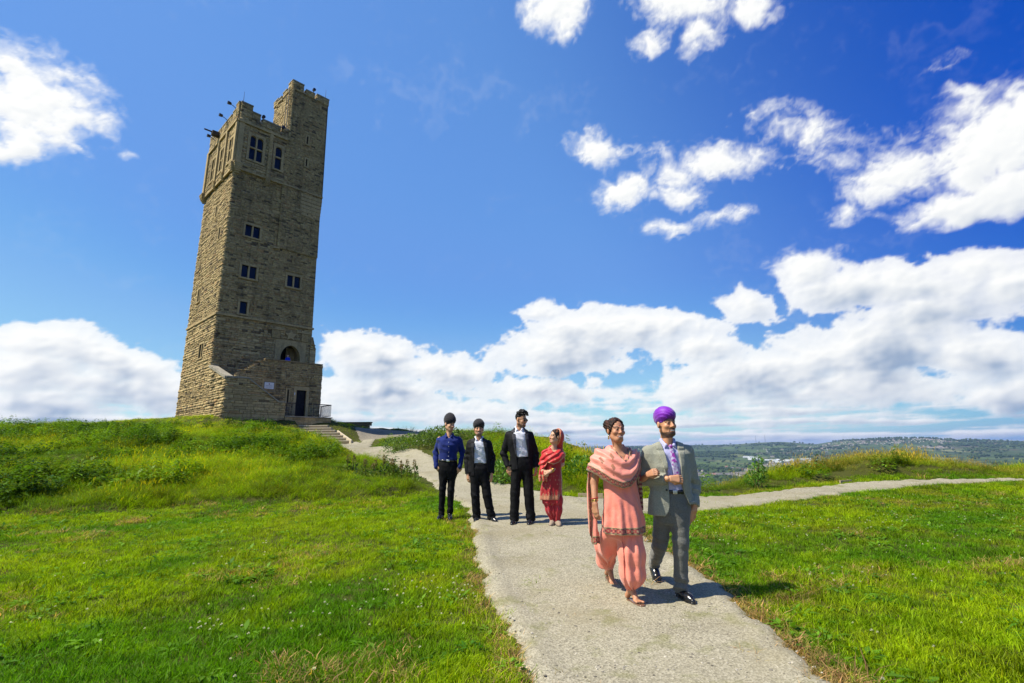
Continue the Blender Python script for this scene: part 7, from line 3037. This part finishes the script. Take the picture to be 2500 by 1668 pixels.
def house_mesh(kind, seed):
    r = random.Random(seed)
    L, D, Hh, Rf = {'house': (13, 10, 7, 3.8), 'terrace': (32, 11, 7.5, 3.6), 'shed': (60, 28, 9, 2.6)}[kind]
    wall = {'house': [(.38, .34, .29), (.46, .43, .39), (.31, .25, .19), (.52, .50, .47)], 'terrace': [(.36, .31, .25), (.44, .38, .31), (.52, .47, .42)], 'shed': [(.62, .64, .64), (.55, .57, .58)]}[kind]
    roof = {'house': [(.12, .10, .095), (.20, .10, .075), (.10, .10, .11)], 'terrace': [(.11, .105, .11), (.14, .115, .10)], 'shed': [(.58, .60, .62), (.42, .45, .48)]}[kind]
    w, q = r.choice(wall), r.choice(roof)
    mb = MB()
    mb.box((-L / 2, -D / 2, -3), (L / 2, D / 2, Hh), None, w)
    o = .5
    mb.add([(-L / 2 - o, -D / 2 - o, Hh - .2), (L / 2 + o, -D / 2 - o, Hh - .2), (L / 2 + o, 0, Hh + Rf), (-L / 2 - o, 0, Hh + Rf)], [(0, 1, 2, 3)], q)
    mb.add([(-L / 2 - o, D / 2 + o, Hh - .2), (L / 2 + o, D / 2 + o, Hh - .2), (L / 2 + o, 0, Hh + Rf), (-L / 2 - o, 0, Hh + Rf)], [(3, 2, 1, 0)], q)
    mb.add([(-L / 2, -D / 2, Hh), (-L / 2, D / 2, Hh), (-L / 2, 0, Hh + Rf)], [(0, 1, 2)], w)
    mb.add([(L / 2, -D / 2, Hh), (L / 2, D / 2, Hh), (L / 2, 0, Hh + Rf)], [(0, 1, 2)], w)
    n = {'house': 1, 'terrace': 4, 'shed': 0}[kind]
    for k in range(n):
        x = (k - (n - 1) / 2) * L / max(n, 1)
        mb.box((x - .6, -.45, Hh + Rf - .6), (x + .6, .45, Hh + Rf + 1.4), None, w)
    for k in range(2 * max(1, n) if n else 4):
        x = -L / 2 + L * (k + .5) / (2 * max(1, n) if n else 4)
        for zz in ((1.0, 3.6) if n else (2.5,)):
            mb.box((x - .6, -D / 2 - .06, zz), (x + .6, -D / 2, zz + 1.4), None, (.04, .045, .05))
    return mb


M_HOUSE, _t3, _b3 = material('house_paint', .8, .2)
_t3.put(_b3.inputs['Base Color'], _t3.node('ShaderNodeAttribute', attribute_name='Col').outputs['Color'])


def town():
    r = np.random.RandomState(31)
    protos = {}
    for kind, n in (('house', 8), ('terrace', 5), ('shed', 3)):
        protos[kind] = []
        for k in range(n):
            mb = house_mesh(kind, 10 * k + len(kind))
            me = quick_mesh(kind, mb.v, mb.f)
            set_col(me, np.array(mb.c))
            me.materials.append(M_HOUSE)
            protos[kind].append(me)
    spots = []

    def district(a0, a1, r0, r1, n, mix, nm, tries=40):
        k = 0
        for _ in range(n * tries):
            a, q = rad(r.uniform(a0, a1)), r.uniform(r0, r1)
            x, y = math.sin(a) * q, math.cos(a) * q
            if fbm2([x], [y], 1 / 300., 2, seed=61.)[0] < -.05:
                continue
            spots.append((x, y, r.choice(['house', 'terrace', 'shed'], p=mix), nm))
            k += 1
            if k >= n:
                break
    district(16, 25.5, 2350, 2950, 130, (.72, .28, 0), 0)
    district(22, 34, 2450, 3300, 420, (.6, .38, .02), 0)
    district(26, 36, 3300, 3900, 200, (.62, .33, .05), 0)
    district(24, 31, 3900, 4500, 26, (.2, .2, .6), 1)
    district(29.5, 40, 5600, 7300, 330, (.6, .4, 0), 2)
    district(25, 31, 5000, 6500, 60, (.7, .3, 0), 2)
    district(38, 46, 6500, 7500, 40, (.8, .2, 0), 2)
    labels = {('house', 0): 'small pale house in the town on the valley floor', ('terrace', 0): 'stone terrace row in the town on the valley floor', ('shed', 0): 'pale flat works building in the town on the valley floor',
              ('house', 1): 'house among the pale works sheds beyond the town', ('terrace', 1): 'terrace row among the pale works sheds beyond the town', ('shed', 1): 'long pale works shed beyond the valley town',
              ('house', 2): 'tiny pale house on the far hillside', ('terrace', 2): 'tiny terrace row on the far hillside'}
    groups = ('houses of the valley town', 'works buildings beyond the town', 'houses on the far hillside')
    xs = np.array([s[0] for s in spots])
    ys = np.array([s[1] for s in spots])
    zs = ground_z(xs, ys)
    dist = np.hypot(xs, ys)
    size = np.array([{'house': 10, 'terrace': 26, 'shed': 55}[s[2]] for s in spots]) / dist
    order = np.argsort(-size)
    single = set()
    cnt = {}
    for i in order:
        k = spots[i][2]
        if cnt.get(k, 0) < 290 and len(single) < 300:
            single.add(int(i))
            cnt[k] = cnt.get(k, 0) + 1
    rest = MB()
    for i, (x, y, kind, nm) in enumerate(spots):
        me = protos[kind][r.randint(len(protos[kind]))]
        a = math.atan2(x, y) * -1 + r.choice([0, 1.2, -.5, .3, math.pi / 2]) + r.normal(0, .15)
        if i in single:
            o = new_obj({'house': 'house', 'terrace': 'terrace_row', 'shed': 'works_shed'}[kind], me)
            o.location = (x, y, zs[i])
            o.rotation_euler = (0, 0, a)
            o.scale = (.72, .72, .72) if nm == 2 else (1, 1, 1)
            tag(o, labels[(kind, nm)], 'house' if kind != 'shed' else 'shed', groups[nm])
        else:
            ca, sa = math.cos(a), math.sin(a)
            n0 = len(rest.v)
            for v in me.vertices:
                k_ = .72 if nm == 2 else 1.0
                rest.v.append((x + (v.co.x * ca - v.co.y * sa) * k_, y + (v.co.x * sa + v.co.y * ca) * k_, zs[i] + v.co.z * k_))
            cc = np.empty(len(me.vertices) * 4, np.float32)
            me.color_attributes['Col'].data.foreach_get('color', cc)
            rest.c += [tuple(q[:3]) for q in cc.reshape(-1, 4)]
            rest.f += [tuple(n0 + q for q in p.vertices) for p in me.polygons]
    o = rest.build('distant_houses', M_HOUSE, None, False, True)
    tag(o, 'remaining far houses of the valley and hillside', None, None, 'stuff')
    return len(spots), len(single)


print('woods', valley_woods(), 'town', town())
for a, nm in ((24.95, 'left-hand of two thin radio masts on the far ridge'), (25.78, 'right-hand of two thin radio masts on the far ridge')):
    q = 7650
    x, y = math.sin(rad(a)) * q, math.cos(rad(a)) * q
    z = float(ground_z([x], [y])[0])
    rt = empty('radio_mast', (x, y, z - 4))
    tag(rt, nm, 'mast', 'radio masts on the ridge')
    for k in range(3):
        mb = MB()
        b_ = 2 * math.pi * k / 3
        mb.tube([(1.8 * math.cos(b_), 1.8 * math.sin(b_), 0), (.8 * math.cos(b_), .8 * math.sin(b_), 98)], .55, 5)
        mb.build('leg', M_IRON, rt)
    mb = MB()
    for k in range(16):
        mb.tube([(1.6 * math.cos(k * 2.1), 1.6 * math.sin(k * 2.1), 6 * k), (1.5 * math.cos(k * 2.1 + 2), 1.5 * math.sin(k * 2.1 + 2), 6 * k + 6)], .25, 4)
    mb.build('lattice', M_IRON, rt)['kind'] = 'stuff'

# ------------------------------------------------------------------ air
mb = MB()
mb.box((-21500, -21500, -190), (21500, 21500, 215))
hz_ = mb.build('haze', None)
hm = bpy.data.materials.new('haze_air')
hm.use_nodes = True
t = NT(hm.node_tree)
t.n.clear()
pv = t.node('ShaderNodeVolumePrincipled')
pv.inputs['Color'].default_value = (.40, .58, 1.0, 1)
pv.inputs['Density'].default_value = 5.0e-5
pv.inputs['Anisotropy'].default_value = .2
o_ = t.node('ShaderNodeOutputMaterial')
t.l.new(pv.outputs[0], o_.inputs['Volume'])
hz_.data.materials.append(hm)
tag(hz_, 'thin blue haze over the valley', None, None, 'stuff')
